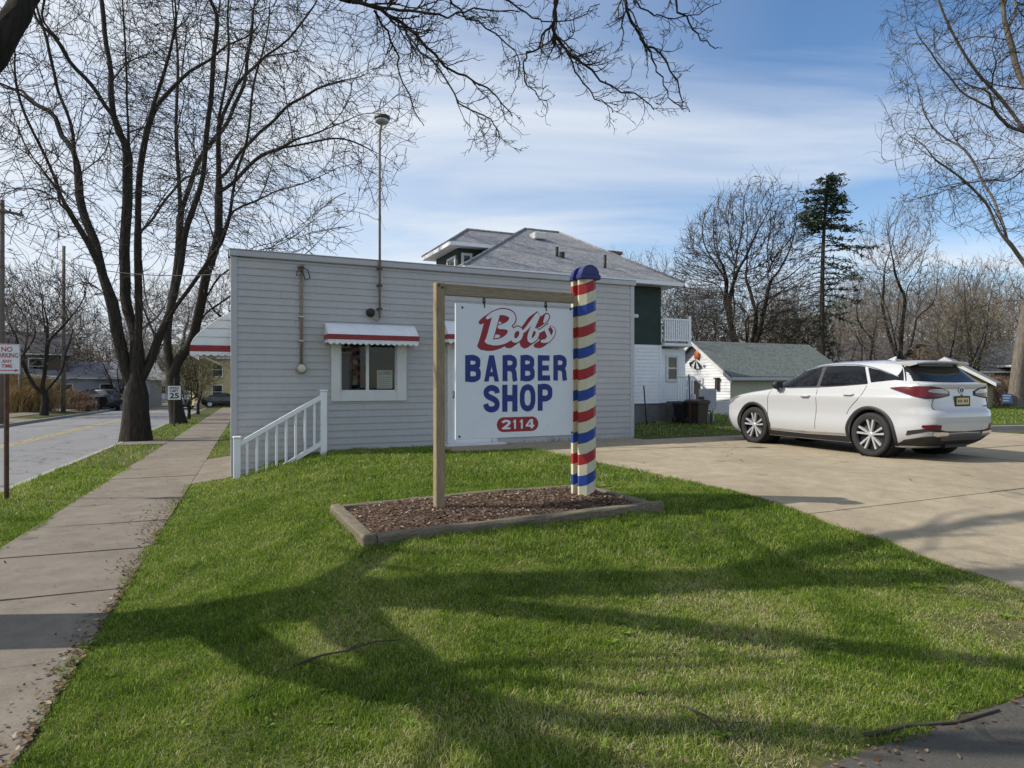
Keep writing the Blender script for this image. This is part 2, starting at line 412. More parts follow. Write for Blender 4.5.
us = axis_steps(-3, 22, .22, -120, 900)
vs_ = axis_steps(-3.4, 16, .2, -500, 700, (-10.95, -10.85, -10.84, -3.86, -3.85, -3.65, -2.38, -.96))
UU, VV = np.meshgrid(us, vs_, indexing='ij')
GX, GY = xy_uv(UU, VV)
GZ = HT(GX, GY)
GZ = np.where((VV < -3.8) & (VV > -10.9), GZ - .35, GZ)
inside_walk = (VV > V_WALK0 + .02) & (VV < V_WALK1 - .02)
GZ = np.where(inside_walk, GZ - .03, GZ)
near = np.exp(-((GX) ** 2 + (GY - 6) ** 2) / 400)
GZ = GZ + near * .012 * np.sin(GX * 2.1 + 1) * np.sin(GY * 1.7) * (VV > V_WALK1)
nu_, nv_ = UU.shape
I = np.arange(nu_ * nv_).reshape(nu_, nv_)
quads = np.stack([I[:-1, :-1], I[1:, :-1], I[1:, 1:], I[:-1, 1:]], -1).reshape(-1, 4)
tag(link('ground', np_mesh('ground', np.stack([GX, GY, GZ], -1), quads[:, ::-1], M['lawn'])), kind='structure')

def slabs(name, rects, matl, lift=.018, thick=.09, n=(2, 4), gap=.0035, frame='uv', jit=.004, hf=None, sag=None):
    """concrete slabs on the terrain: each a little block with a joint gap around it"""
    mb = MB(); rs = random.Random(5)
    for (a0, a1, b0, b1) in rects:
        dz = rs.uniform(-jit, jit); ta = rs.uniform(-jit, jit); tb = rs.uniform(-jit, jit)
        na, nb = n
        P = []
        for i in range(na + 1):
            row = []
            for j in range(nb + 1):
                a = a0 + gap + (a1 - a0 - 2 * gap) * i / na; b = b0 + gap + (b1 - b0 - 2 * gap) * j / nb
                x, y = (xy_uv(b, a) if frame == 'uv' else xy_pq(a, b))
                z = (hf(x, y) if hf else ht(x, y)) + lift + dz + ta * (i / na - .5) * 2 + tb * (j / nb - .5) * 2
                row.append(Vector((x, y, z)))
            P.append(row)
        mb.grid(P, 0, False)
        ring = [P[i][0] for i in range(na + 1)] + [P[na][j] for j in range(1, nb + 1)] + [P[i][nb] for i in range(na - 1, -1, -1)] + [P[0][j] for j in range(nb - 1, 0, -1)]
        k = len(ring)
        mb.add(ring + [p - Vector((0, 0, thick)) for p in ring], [[i, (i + 1) % k, (i + 1) % k + k, i + k] for i in range(k)], 0)
    return tag(mb.build(name, matl), kind='structure')

walk = []; u = -6.0
while u < 210:
    L = 1.52 if u < 60 else 6; walk.append((V_WALK0, V_WALK1, u, u + L)); u += L
slabs('sidewalk', walk, M['sidewalk'])
farwalk = [(-14.0, -12.6, u_, u_ + 3) for u_ in range(8, 150, 3)]
slabs('far_sidewalk', farwalk, M['sidewalk'], n=(1, 2))
# walk slab from the pavement to the front door side, and the apron drive across the verge
slabs('entry_walk', [(V_WALK1, V_WALK1 + 1.05, u_, u_ + 1.4) for u_ in (12.55, 13.95, 15.35)], M['sidewalk'], n=(2, 2))
slabs('verge_walk', [(V_CURB + .1, V_WALK0, 22.3, 23.9)], M['sidewalk'], n=(2, 2))
slabs('far_drive', [(-12.6, V_FAR - .1, 40, 44), (-24, -14.0, 40, 44), (-12.6, V_FAR - .1, 60, 64), (-30, -14.0, 60, 64)], M['sidewalk'], n=(3, 2))

# road with a slight crown, painted double line
def strip(name, v0, v1, u0, u1, zf, matl, nv=6, step=2.0):
    P = []
    for i in range(int((u1 - u0) / step) + 1):
        uu = u0 + i * step; row = []
        for j in range(nv + 1):
            vv = v0 + (v1 - v0) * j / nv; x, y = xy_uv(uu, vv); row.append(Vector((x, y, zf(x, y, vv))))
        P.append(row)
    mb = MB(); mb.grid([r[::-1] for r in P], 0, True); return mb
def road_z(x, y, v): return -.0123 * min(max(y, -20), 260) - .13 + .07 * (1 - ((v + 7.3) / 3.6) ** 2)
tag(strip('road', V_FAR + .02, V_CURB - .05, -20, 330, road_z, M['road'], 10).build('road', M['road']), kind='structure')
mk = MB()
for vc in (-7.02, -6.80):
    s_ = strip('x', vc - .055, vc + .055, -10, 200, lambda x, y, v: road_z(x, y, v) + .005, None, 1); mk.add(s_.v, s_.f, 0)
tag(mk.build('road_marking', M['line']), kind='structure')
def kerb(name, v0, v1, u0, u1, top):
    mb = MB(); n = int((u1 - u0) / 3)
    for i in range(n):
        ua, ub = u0 + 3 * i + .006, u0 + 3 * i + 3 - .006
        c = []
        for uu in (ua, ub):
            x, y = xy_uv(uu, (v0 + v1) / 2); z = -.0123 * min(max(y, -20), 260)
            for vv, dz in ((v0, -.3), (v0, top - .03), (v0 + .03 * (1 if v1 > v0 else -1), top), (v1, top), (v1, -.3)):
                X, Y = xy_uv(uu, vv); c.append(Vector((X, Y, z + dz)))
        mb.add(c, [[k, k + 1, k + 6, k + 5] for k in range(4)] + [[0, 1, 2, 3, 4], [9, 8, 7, 6, 5]])
    return tag(mb.build(name, M['kerb']), kind='structure')
kerb('kerb', V_CURB - .09, V_CURB + .07, -12, 200, .012)
kerb('far_kerb', V_FAR + .06, V_FAR - .10, -12, 200, .03)

# concrete lot in front of and beside the shop
PL = 5.72                      # lawn edge of the lot
def q_far(p): return 12.15 - max(0, p - 12) * .23
lot = []
pe = [PL, 8.9, 12.1, 15.3, 18.5]
for i in range(4):
    qs = [2.05, 4.9, 7.7, 10.3]
    for j in range(3): lot.append((pe[i], pe[i + 1], qs[j], qs[j + 1]))
    lot.append((pe[i], pe[i + 1], 10.3, q_far(pe[i + 1]) if i > 1 else 12.60 if i == 0 else 12.15))
lot += [(4.15, PL, 11.45, 12.60)]
slabs('parking_lot', lot, M['lot'], n=(6, 8), frame='pq', jit=.003, gap=.012)
# asphalt path along the near side, right of the lawn
slabs('path', [(2.0, 9.0, -1.2, 1.93), (9.0, 20.0, -1.2, 1.93)], M['path'], n=(16, 8), frame='pq', jit=0, gap=0, lift=.02)
# side street kerb at the right end of the lot, with the strip of old asphalt in front of it
def side_strip(name, p0, p1, q0, q1, lift, matl, th=.1):
    mb = MB(); n = 10; P = []
    for i in range(n + 1):
        p = p0 + (p1 - p0) * i / n; row = []
        for q in (q0(p), q1(p)):
            x, y = xy_pq(p, q); row.append(Vector((x, y, ht(x, y) + lift)))
        P.append(row)
    mb.grid([r for r in P], 0, False); k = n + 1
    edge = [r[0] for r in P]
    mb.add(edge + [e - Vector((0, 0, th)) for e in edge], [[i, i + 1, i + 1 + k, i + k] for i in range(n)], 0)
    return tag(mb.build(name, matl), kind='structure')
side_strip('side_kerb', 13.6, 40, lambda p: q_far(p) + .05, lambda p: q_far(p) + .22, .12, M['kerb'], .12)
side_strip('side_road', 18.5, 60, lambda p: 2.0, lambda p: q_far(p) + .03, .02, M['path'])

# ------------------------------------------------------------------ grass blades, leaves, chips
BED_C = np.array((-.165, 6.80)); BED_L, BED_W, BED_A = 3.0, 1.52, R(25.6)
def in_bed(x, y, m=0):
    dx, dy = x - BED_C[0], y - BED_C[1]; c, s = math.cos(BED_A), math.sin(BED_A)
    return (np.abs(dx * c + dy * s) < BED_L / 2 + m) & (np.abs(-dx * s + dy * c) < BED_W / 2 + m)

def vnoise(x, y, s, seed=0):
    """smooth value noise, vectorised"""
    rg = np.random.default_rng(seed); T = rg.random((64, 64))
    xs, ys = x * s, y * s; xi = np.floor(xs).astype(int); yi = np.floor(ys).astype(int)
    fx = xs - xi; fy = ys - yi; fx = fx * fx * (3 - 2 * fx); fy = fy * fy * (3 - 2 * fy)
    g = lambda a, b: T[a % 64, b % 64]
    return (g(xi, yi) * (1 - fx) + g(xi + 1, yi) * fx) * (1 - fy) + (g(xi, yi + 1) * (1 - fx) + g(xi + 1, yi + 1) * fx) * fy

def on_lawn(x, y):
    u, v = uv_of(x, y); p, q = pq_of(x, y)
    wob = .13 * (vnoise(x, y, 2.3, 3) - .5) + .06 * (vnoise(x, y, 9.0, 4) - .5)
    main = (v > V_WALK1 + wob - .035) & ~((p > PL + wob) & (q < 12.6) & (p < 18.5)) & ~((p > 1.9) & (q < 1.95 + wob * 1.5)) & (q < 13.0 + 12 * (p > 9.3)) & ~((p > 4.1) & (q > 11.42) & (q < 12.7) & (p < 6)) & ~in_bed(x, y, -.02)
    main &= ~((v < V_WALK1 + 1.08) & (u > 12.5) & (u < 16.8))
    main &= ~((p > 18) & (q < 12)) & ~((p > 9) & (q < q_far(12) - np.maximum(0, p - 12) * .23 + .25))
    main &= ~((p > 8) & (q > 17.2) & (p < 14.6))
    verge = (v > V_CURB + .06) & (v < V_WALK0 + .03 + wob) & (u > -2) & ~((u > 22.25) & (u < 23.95))
    beyond = (v > V_WALK1) & (u > 13) & (v < V_WALK1 + 2.0)
    return main | verge | beyond & (u > 16.9) & (v < -.05)

def blades(n, x0, x1, y0, y1, hmean, wid, keep=None):
    x = rng.uniform(x0, x1, n); y = rng.uniform(y0, y1, n)
    k = on_lawn(x, y)
    px = 512 + F * x / np.maximum(y, .5)
    k &= (px > -160) & (px < 1190)
    x, y = x[k], y[k]; n = len(x)
    patch = vnoise(x, y, .9, 5) * .45 + vnoise(x, y, 2.6, 6) * .35 + vnoise(x, y, 7.0, 12) * .2
    near_path = (1 - sm(pq_of(x, y)[1], 2.0, 5.8)) * (.45 + .55 * sm(pq_of(x, y)[0], -.8, 1.6))
    wear = np.clip((patch - .38) * 1.45 * (.45 + .85 * near_path) + near_path * .17, 0, 1)
    # worn spots stay thin
    keep = rng.random(n) > np.clip((wear - .30) * 1.7, 0, .72)
    x, y, wear = x[keep], y[keep], wear[keep]; n = len(x)
    z = HT(x, y) + .004
    h = hmean * rng.uniform(.4, 1.5, n) * (.65 + .7 * vnoise(x, y, 11.0, 33)) * (1.15 - .6 * wear) * (1 + .55 * sm(vnoise(x, y, 2.4, 9), .66, .84))
    a = rng.uniform(0, 2 * np.pi, n); la = rng.uniform(0, 2 * np.pi, n); lean = rng.uniform(.2, 1.25, n) + wear * .7
    w = wid * rng.uniform(.6, 1.3, n)
    base = np.stack([x, y, z], -1); side = np.stack([np.cos(a), np.sin(a), np.zeros(n)], -1) * w[:, None] * .5
    ld = np.stack([np.cos(la), np.sin(la), np.zeros(n)], -1)
    up = np.array((0, 0, 1.0))
    mid = base + up * (h * .55)[:, None] + ld * (h * lean * .25)[:, None]
    tip = base + up * (h * (1 - .25 * np.minimum(lean, 1)))[:, None] + ld * (h * lean * .8)[:, None]
    V = np.stack([base - side, base + side, mid + side * .8, mid - side * .8, tip], 1)
    tint = np.clip(rng.normal(.36, .20, n) + (vnoise(x, y, 6.0, 31) - .5) * .25 + (wear - .15) * .60 + (rng.random(n) < .06 + wear * .42) * .42, 0, 1)
    return V, tint
sets = [blades(760000, -4.5, 5, 1.7, 5.2, .027, .0031), blades(430000, -8.5, 7, 5.2, 8.5, .033, .0046), blades(230000, -13, 9, 8.5, 14, .042, .0075), blades(150000, -22, 26, 14, 36, .06, .015)]
V = np.concatenate([s[0] for s in sets]); T = np.concatenate([s[1] for s in sets]); n = len(V)
b5 = np.arange(n)[:, None] * 5
gm = np_mesh('grass', V.reshape(-1, 3), b5 + np.array([[0, 1, 2, 3]]), M['blade'], True, None, b5 + np.array([[3, 2, 4]]))
at = gm.attributes.new('tint', 'FLOAT', 'POINT'); at.data.foreach_set('value', np.repeat(T, 5).astype(np.float32))
tag(link('grass', gm), 'short spring lawn grass with straw coloured worn patches', 'grass', kind='stuff')

def flakes(name, pts, size, matl, tint_mu, label, cat, elong=1.6, lift=.006, curl=.4):
    """small curled flakes lying on the ground"""
    n = len(pts); a = rng.uniform(0, 2 * np.pi, n); s = size * rng.uniform(.5, 1.5, n)
    ax = np.stack([np.cos(a), np.sin(a), rng.normal(0, .25, n)], -1); bx = np.stack([-np.sin(a), np.cos(a), rng.normal(0, .3, n)], -1)
    c = pts + np.array((0, 0, lift)) + np.stack([np.zeros(n), np.zeros(n), rng.uniform(0, size * .5, n)], -1)
    l = (s * elong)[:, None]; w = s[:, None]; k = (s * curl * rng.uniform(-.3, 1, n))[:, None] * np.array((0, 0, 1.0))
    V = np.stack([c - ax * l * .5 + k, c + bx * w * .4 - ax * l * .12, c - bx * w * .4 - ax * l * .12, c + ax * l * .18 + bx * w * .36, c + ax * l * .18 - bx * w * .36, c + ax * l * .5 + k], 1)
    b = np.arange(n)[:, None] * 6
    F3 = np.concatenate([b + np.array([[0, 2, 1]]), b + np.array([[3, 4, 5]])]); Fq = b + np.array([[1, 2, 4, 3]])
    me = np_mesh(name, V.reshape(-1, 3), Fq, matl, False, None, F3)
    t = np.clip(rng.normal(tint_mu, .25, n), 0, 1)
    at = me.attributes.new('tint', 'FLOAT', 'POINT'); at.data.foreach_set('value', np.repeat(t, 6).astype(np.float32))
    return tag(link(name, me), label, cat, kind='stuff')
# low broadleaf weeds in the turf
def weeds(n):
    x = rng.uniform(-5, 6, n); y = rng.uniform(2, 11, n); k = on_lawn(x, y) & (vnoise(x, y, .8, 44) > .45); x, y = x[k], y[k]; n = len(x); Vs, Ts = [], []
    for i in range(n):
        g = ht(x[i], y[i]); m = int(rng.integers(5, 10)); s = rng.uniform(.025, .055)
        for a in np.linspace(0, 6.28, m, endpoint=False) + rng.uniform(0, 1):
            d = np.array((math.cos(a), math.sin(a), 0)); q = np.array((-d[1], d[0], 0)); up = rng.uniform(.3, 1.0); c = np.array((x[i], y[i], g + .012)); l = s * rng.uniform(.7, 1.3)
            Vs.append([c, c + d * l * .5 + q * l * .2 + np.array((0, 0, l * up * .6)), c + d * l + np.array((0, 0, l * up * .6)), c + d * l * .5 - q * l * .2 + np.array((0, 0, l * up * .6))]); Ts.append(rng.uniform(.15, .55))
    V = np.array(Vs).reshape(-1, 3); me = np_mesh('lawn_weeds', V, np.arange(len(V)).reshape(-1, 4), M['blade'], False)
    at = me.attributes.new('tint', 'FLOAT', 'POINT'); at.data.foreach_set('value', np.repeat(np.array(Ts), 4).astype(np.float32))
    tag(link('lawn_weeds', me), 'small broad leaved weeds growing among the lawn grass', 'weeds', kind='stuff')
weeds(520)
# leaf litter: thick along the pavement edge, thin over lawn and pavement
def scat(n, fn):
    x, y = fn(n); return np.stack([x, y, HT(x, y) + .02], -1)
def edge_line(n):
    u = rng.uniform(1.2, 11, n); v = V_WALK1 + .02 - np.abs(rng.normal(0, .10, n)) * (vnoise(u, u * 0, 1.3, 21) * 2.2); return xy_uv(u, v)
def lawn_any(n):
    x = rng.uniform(-5, 6, n); y = rng.uniform(2, 9, n); k = on_lawn(x, y); return x[k], y[k]
def walk_any(n):
    u = rng.uniform(2, 22, n); v = rng.uniform(V_WALK0, V_WALK1, n); return xy_uv(u, v)
def path_edge(n):
    p = rng.uniform(1.6, 8, n); q = 1.95 - np.abs(rng.normal(0, .12, n)); return xy_pq(p, q)
lp = np.concatenate([scat(1700, edge_line), scat(900, lawn_any) + np.array((0, 0, .012)), scat(130, walk_any), scat(300, path_edge)])
flakes('fallen_leaves', lp, .016, M['deadleaf'], .45, 'brown dead leaf scraps along the pavement edge and over the lawn', 'leaves', 1.7)

# sticks dropped on the lawn
def stick(pts, r, label):
    mb = MB(); P = [Vector((x, y, ht(x, y) + .028 + dz)) for x, y, dz in pts]
    mb.tube(P, [r * (1 - .6 * i / (len(P) - 1)) for i in range(len(P))], 6)
    m2 = P[len(P) // 2]; mb.tube([m2, m2 + Vector((.06, .05, .02)), m2 + Vector((.13, .06, .015))], [r * .6, r * .45, r * .2], 5)
    tag(mb.build('fallen_stick', M['twig']), label, 'stick', 'fallen sticks')
stick([(-1.22, 3.62, 0), (-1.08, 3.70, .01), (-.95, 3.72, .015), (-.80, 3.80, .02), (-.66, 3.83, .01)], .009, 'forked dark stick lying across the lawn in front of the garden bed')
stick([(.86, 3.2, 0), (.93, 3.08, .015), (.97, 2.96, .01), (1.02, 2.86, 0)], .006, 'short pale stick standing out of the worn grass near the asphalt path')
stick([(1.62, 2.98, -.01), (1.85, 3.05, 0), (2.1, 3.08, .0), (2.4, 3.2, 0)], .012, 'thick dark stick along the edge of the asphalt path')
stick([(.70, 8.03, 0), (.95, 7.95, 0), (1.25, 8.05, 0)], .011, 'thin stick on the grass behind the barber pole')
# ------------------------------------------------------------------ trees
def norm(a): return a / np.maximum(np.linalg.norm(a, axis=-1, keepdims=True), 1e-9)

def resample(pts, K):
    pts = np.asarray([tuple(p) for p in pts], float)
    # Catmull-Rom through the points, K samples
    n = len(pts); t = np.linspace(0, n - 1, K); i = np.clip(t.astype(int), 0, n - 2); f = (t - i)[:, None]
    g = lambda k: pts[np.clip(k, 0, n - 1)]
    p0, p1, p2, p3 = g(i - 1), g(i), g(i + 1), g(i + 2)
    return .5 * ((2 * p1) + (-p0 + p2) * f + (2 * p0 - 5 * p1 + 4 * p2 - p3) * f ** 2 + (-p0 + 3 * p1 - 3 * p2 + p3) * f ** 3)

def tubes(P, Rr, S):
    """(N,K,3) centre lines with (N,K) radii -> verts and quads of S-sided tubes"""
    N, K, _ = P.shape
    T = np.empty_like(P); T[:, 1:-1] = P[:, 2:] - P[:, :-2]; T[:, 0] = P[:, 1] - P[:, 0]; T[:, -1] = P[:, -1] - P[:, -2]
    T = norm(T); ref = np.where(np.abs(T[:, :1, 2:3]) > .9, np.array((1., 0, 0)), np.array((0, 0, 1.)))
    A = norm(np.cross(T, np.broadcast_to(ref, T.shape))); B = np.cross(T, A)
    ang = np.arange(S) * 2 * np.pi / S
    V = P[:, :, None] + (A[:, :, None] * np.cos(ang)[:, None] + B[:, :, None] * np.sin(ang)[:, None]) * Rr[:, :, None, None]
    idx = np.arange(N * K * S).reshape(N, K, S); nx = np.roll(idx, -1, 2)
    Q = np.stack([idx[:, :-1], nx[:, :-1], nx[:, 1:], idx[:, 1:]], -1).reshape(-1, 4)
    return V.reshape(-1, 3), Q

class Tree:
    def __init__(s, seed): s.r = np.random.default_rng(seed); s.trunk = []; s.crown = []; s.tips = None
    def limb(s, pts, r0, r1, K=16, S=10, flare=0, wob=.0):
        P = resample(pts, K)
        if wob: P[1:-1] += s.r.normal(0, wob, (K - 2, 3))
        t = np.linspace(0, 1, K); R_ = r0 + (r1 - r0) * t ** .8
        if flare: R_ = R_ * (1 + flare * np.exp(-t * K * .55))
        s.trunk.append((P[None], R_[None], S)); return P, R_
    def level(s, P, R_, dens, ang, lenr, K=6, jit=.18, up=.08, rad=.7, tmin=.15, lmin=.15, lmax=9, S=4, dest='crown', ell=None, rmin=.004, taper=.3, cap=None, drop=.55):
        r = s.r; N, Kp, _ = P.shape
        seg = np.linalg.norm(np.diff(P, axis=1), axis=2); L = seg.sum(1)
        cnt = np.maximum(r.poisson(dens * L * (1 - tmin)), 1)
        if cap and cnt.sum() > cap: cnt = r.binomial(cnt, cap / cnt.sum())
        idx = np.repeat(np.arange(N), cnt); n = len(idx)
        t = tmin + (1 - tmin) * r.random(n); ft = t * (Kp - 1); i = np.minimum(ft.astype(int), Kp - 2); f = (ft - i)
        a, b = P[idx, i], P[idx, i + 1]; st = a + (b - a) * f[:, None]; tan = norm(b - a)
        rr = R_[idx, i] * (1 - f) + R_[idx, i + 1] * f
        rv = norm(np.cross(tan, r.normal(0, 1, (n, 3))))
        an = np.radians(r.normal(ang, ang * .22, n))[:, None]
        d = norm(np.cos(an) * tan + np.sin(an) * rv)
        ln = np.clip(lenr * L[idx] * (1 - drop * t) * r.uniform(.55, 1.25, n), lmin, lmax)
        if ell is not None:
            c, e = np.array(ell[0]), np.array(ell[1])
            out = lambda l: (((st + d * l[:, None] - c) / e) ** 2).sum(1)
            for _ in range(5): ln = np.where(out(ln) > 1, ln * .72, ln)
        r0 = np.clip(np.minimum(rr * rad, ln * .028 + rmin), rmin, None)
        out = np.empty((n, K, 3)); out[:, 0] = st; step = (ln / (K - 1))[:, None]; dd = d
        for k in range(1, K):
            out[:, k] = out[:, k - 1] + dd * step
            dd = norm(dd + r.normal(0, jit, (n, 3)) + np.array((0, 0, up)))
        Rn = r0[:, None] * (1 - (1 - taper) * np.linspace(0, 1, K))[None]
        Rn = np.maximum(Rn, rmin * .7)
        (s.crown if dest == 'crown' else s.trunk).append((out, Rn, S)); return out, Rn
    def join(s, lst):
        Vs, Qs, o = [], [], 0
        for P, R_, S in lst:
            v, q = tubes(P, R_, S); Vs.append(v); Qs.append(q + o); o += len(v)
        return np.concatenate(Vs), np.concatenate(Qs)
    def build(s, name, label, cat, group=None, loc=(0, 0, 0), bark='bark', twig='twig', foliage=None):
        root = empty(name, loc, 0, label, cat, group)
        v, q = s.join(s.trunk); link('trunk', np_mesh('trunk', v, q, M[bark]), root)
        v, q = s.join(s.crown)
        link('crown', np_mesh('crown', v, q, M[twig], False), root)
        if foliage is not None:
            v, q, m = foliage; link('foliage', np_mesh('foliage', v, q, M[m], False), root)
        return root

def cat_levels(*lv):
    """branches of several levels resampled to one K"""
    Ps, Rs = [], []
    for P, R_ in lv:
        if P.ndim == 2: P, R_ = P[None], R_[None]
        K = 8; t = np.linspace(0, P.shape[1] - 1, K); i = np.minimum(t.astype(int), P.shape[1] - 2); f = t - i
        Ps.append(P[:, i] + (P[:, i + 1] - P[:, i]) * f[None, :, None]); Rs.append(R_[:, i] + (R_[:, i + 1] - R_[:, i]) * f[None])
    return np.concatenate(Ps), np.concatenate(Rs)

def leaf_quads(P, n, size, r):
    """small leaf faces scattered along branches P"""
    N, K, _ = P.shape; idx = r.integers(0, N, n); t = r.uniform(.25, 1, n) * (K - 1); i = np.minimum(t.astype(int), K - 2); f = (t - i)[:, None]
    c = P[idx, i] + (P[idx, i + 1] - P[idx, i]) * f + r.normal(0, size * .6, (n, 3))
    a = norm(r.normal(0, 1, (n, 3))); b = norm(np.cross(a, r.normal(0, 1, (n, 3)))); s_ = (size * r.uniform(.6, 1.4, n))[:, None]
    V = np.stack([c - a * s_, c + b * s_ * .5, c + a * s_, c - b * s_ * .5], 1).reshape(-1, 3)
    return V, np.arange(n * 4).reshape(n, 4)


def colonize(r, nodes, par, A, D, di, dk, trop=.05, iters=140, jit=.12, maxn=26000):
    """grow a branching skeleton toward free points A of the crown (each claimed by its nearest branch)"""
    N = list(map(np.array, nodes)); par = list(par); kids = [0] * len(N); A = A.copy()
    X = np.array(N); bd = np.full(len(A), 1e9); bi = np.zeros(len(A), int)
    def upd(X, off):
        nonlocal bd, bi
        for c in range(0, len(X), 400):
            d = ((A[:, None, :] - X[None, c:c + 400]) ** 2).sum(2); k = d.argmin(1); m = d[np.arange(len(A)), k]; b = m < bd
            bd = np.where(b, m, bd); bi = np.where(b, k + off + c, bi)
    upd(X, 0); arr = X
    for it in range(iters):
        keep = bd > dk * dk; A, bd, bi = A[keep], bd[keep], bi[keep]
        act = bd < di * di
        if not act.any() or len(N) > maxn: break
        idx = bi[act]; d = norm(A[act] - arr[idx]); acc = np.zeros((len(arr), 3)); np.add.at(acc, idx, d); u = np.unique(idx)
        u = np.array([k for k in u if kids[k] < 3]) if len(u) else u
        if len(u) == 0: break
        dr = norm(norm(acc[u]) + r.normal(0, jit, (len(u), 3)) + np.array((0, 0, trop))); new = arr[u] + dr * D
        off = len(N)
        for k, p_ in zip(u, new): N.append(p_); par.append(int(k)); kids[k] += 1; kids.append(0)
        arr = np.concatenate([arr, new]); upd(new, off)
    return arr, np.array(par)

def skeleton(t, X, par, r_tip, r_root, thr=.05, thin_k=.42):
    """radii by the pipe rule, chains of nodes -> tubes in trunk / crown; returns the thin chains for twigs"""
    n = len(X); ch = [[] for _ in range(n)]
    for k in range(1, n): ch[par[k]].append(k)
    tips = np.array([1.0 if not c else 0.0 for c in ch])
    for k in range(n - 1, 0, -1): tips[par[k]] += tips[k]
    r0_ = r_tip * thin_k; e = math.log(max(tips[0], 2)) / math.log(r_root / r0_); rad = np.maximum(r0_ * tips ** (1 / e), r_tip)
    chains = []; st = [(0, None)]
    while st:
        k, p_ = st.pop(); c = [k] if p_ is None else [p_, k]
        while ch[k]:
            o = sorted(ch[k], key=lambda q: -tips[q]); st += [(q, k) for q in o[1:]]; k = o[0]; c.append(k)
        chains.append(c)
    bk = {}
    for c in chains:
        if len(c) < 2: continue
        rr = rad[c].copy(); rr[0] = min(rr[0], rr[1] * 1.15) if c[0] != 0 else rr[0]
        P = X[c].copy()
        if len(c) > 3:
            for _ in range(2): P[1:-1] = .25 * P[:-2] + .5 * P[1:-1] + .25 * P[2:]
        K = 4 if len(c) <= 5 else 8 if len(c) <= 12 else 20 if len(c) <= 36 else 44
        S = 12 if rr[0] > .16 else 8 if rr[0] > .07 else 5 if rr[0] > .03 else 3
        q = np.linspace(0, len(c) - 1, K); i = np.minimum(q.astype(int), len(c) - 2); f = q - i
        bk.setdefault((K, S, rr[0] > thr), []).append((P[i] + (P[i + 1] - P[i]) * f[:, None], rr[i] + (rr[i + 1] - rr[i]) * f))
    thin = []
    for (K, S, tr), L in bk.items():
        P = np.array([a for a, _ in L]); R_ = np.array([b for _, b in L]); (t.trunk if tr else t.crown).append((P, R_, S)); thin.append((P, R_))
    return cat_levels(*thin)

def seed_nodes(lines, D):
    """limb centre lines joined into one start skeleton (each line starts at the nearest node of those before it)"""
    X, par = [], []
    for ln in lines:
        P = resample(ln, 60); L = np.concatenate([[0], np.cumsum(np.linalg.norm(np.diff(P, axis=0), axis=1))]); m = max(2, int(L[-1] / D))
        Q = np.stack([np.interp(np.linspace(0, L[-1], m + 1), L, P[:, k]) for k in range(3)], -1)
        if not X: X.append(Q[0]); par.append(-1); last = 0; Q = Q[1:]
        else: last = int(((np.array(X) - Q[0]) ** 2).sum(1).argmin()); Q = Q[1:]
        for q in Q: X.append(q); par.append(last); last = len(X) - 1
    return X, par

def side_lines(r, lines, dens, ln, ang=42, up=.10, jit=.22, tmin=.25):
    """mid-size boughs leaving the main limbs, gently curved"""
    out = []
    for l in lines:
        P = resample(l, 30); seg = np.linalg.norm(np.diff(P, axis=0), axis=1); L = seg.sum()
        for k in range(r.poisson(dens * L * (1 - tmin))):
            t_ = tmin + (1 - tmin) * r.random(); i = min(int(t_ * 29), 28); tan = norm(P[i + 1] - P[i]); rv = norm(np.cross(tan, r.normal(0, 1, 3))); a = R(r.normal(ang, 9)); d = math.cos(a) * tan + math.sin(a) * rv
            m = r.uniform(*ln) * (1.15 - .6 * t_); q = [P[i]]
            for j in range(5): q.append(q[-1] + d * m / 5); d = norm(d + r.normal(0, jit, 3) + np.array((0, 0, up)))
            out.append(q)
    return out

def wiggle(r, lines, amp):
    out = []
    for l in lines:
        P = resample(l, 24); w = r.normal(0, amp, (24, 3)); w = (w + np.roll(w, 1, 0) + np.roll(w, -1, 0)) / 2; w[:3] = 0; w[-1] = 0; out.append(P + w)
    return out

def flare_trunk(t, k=1.0, h=1.2):
    """widen the root collar of the first trunk chain"""
    P, R_, S = max(t.trunk, key=lambda a: a[1].max()); j = R_[:, 0].argmax(); z = P[j, :, 2] - P[j, 0, 2]; R_[j] *= 1 + k * np.exp(-np.maximum(z - .25, 0) / h * 3)

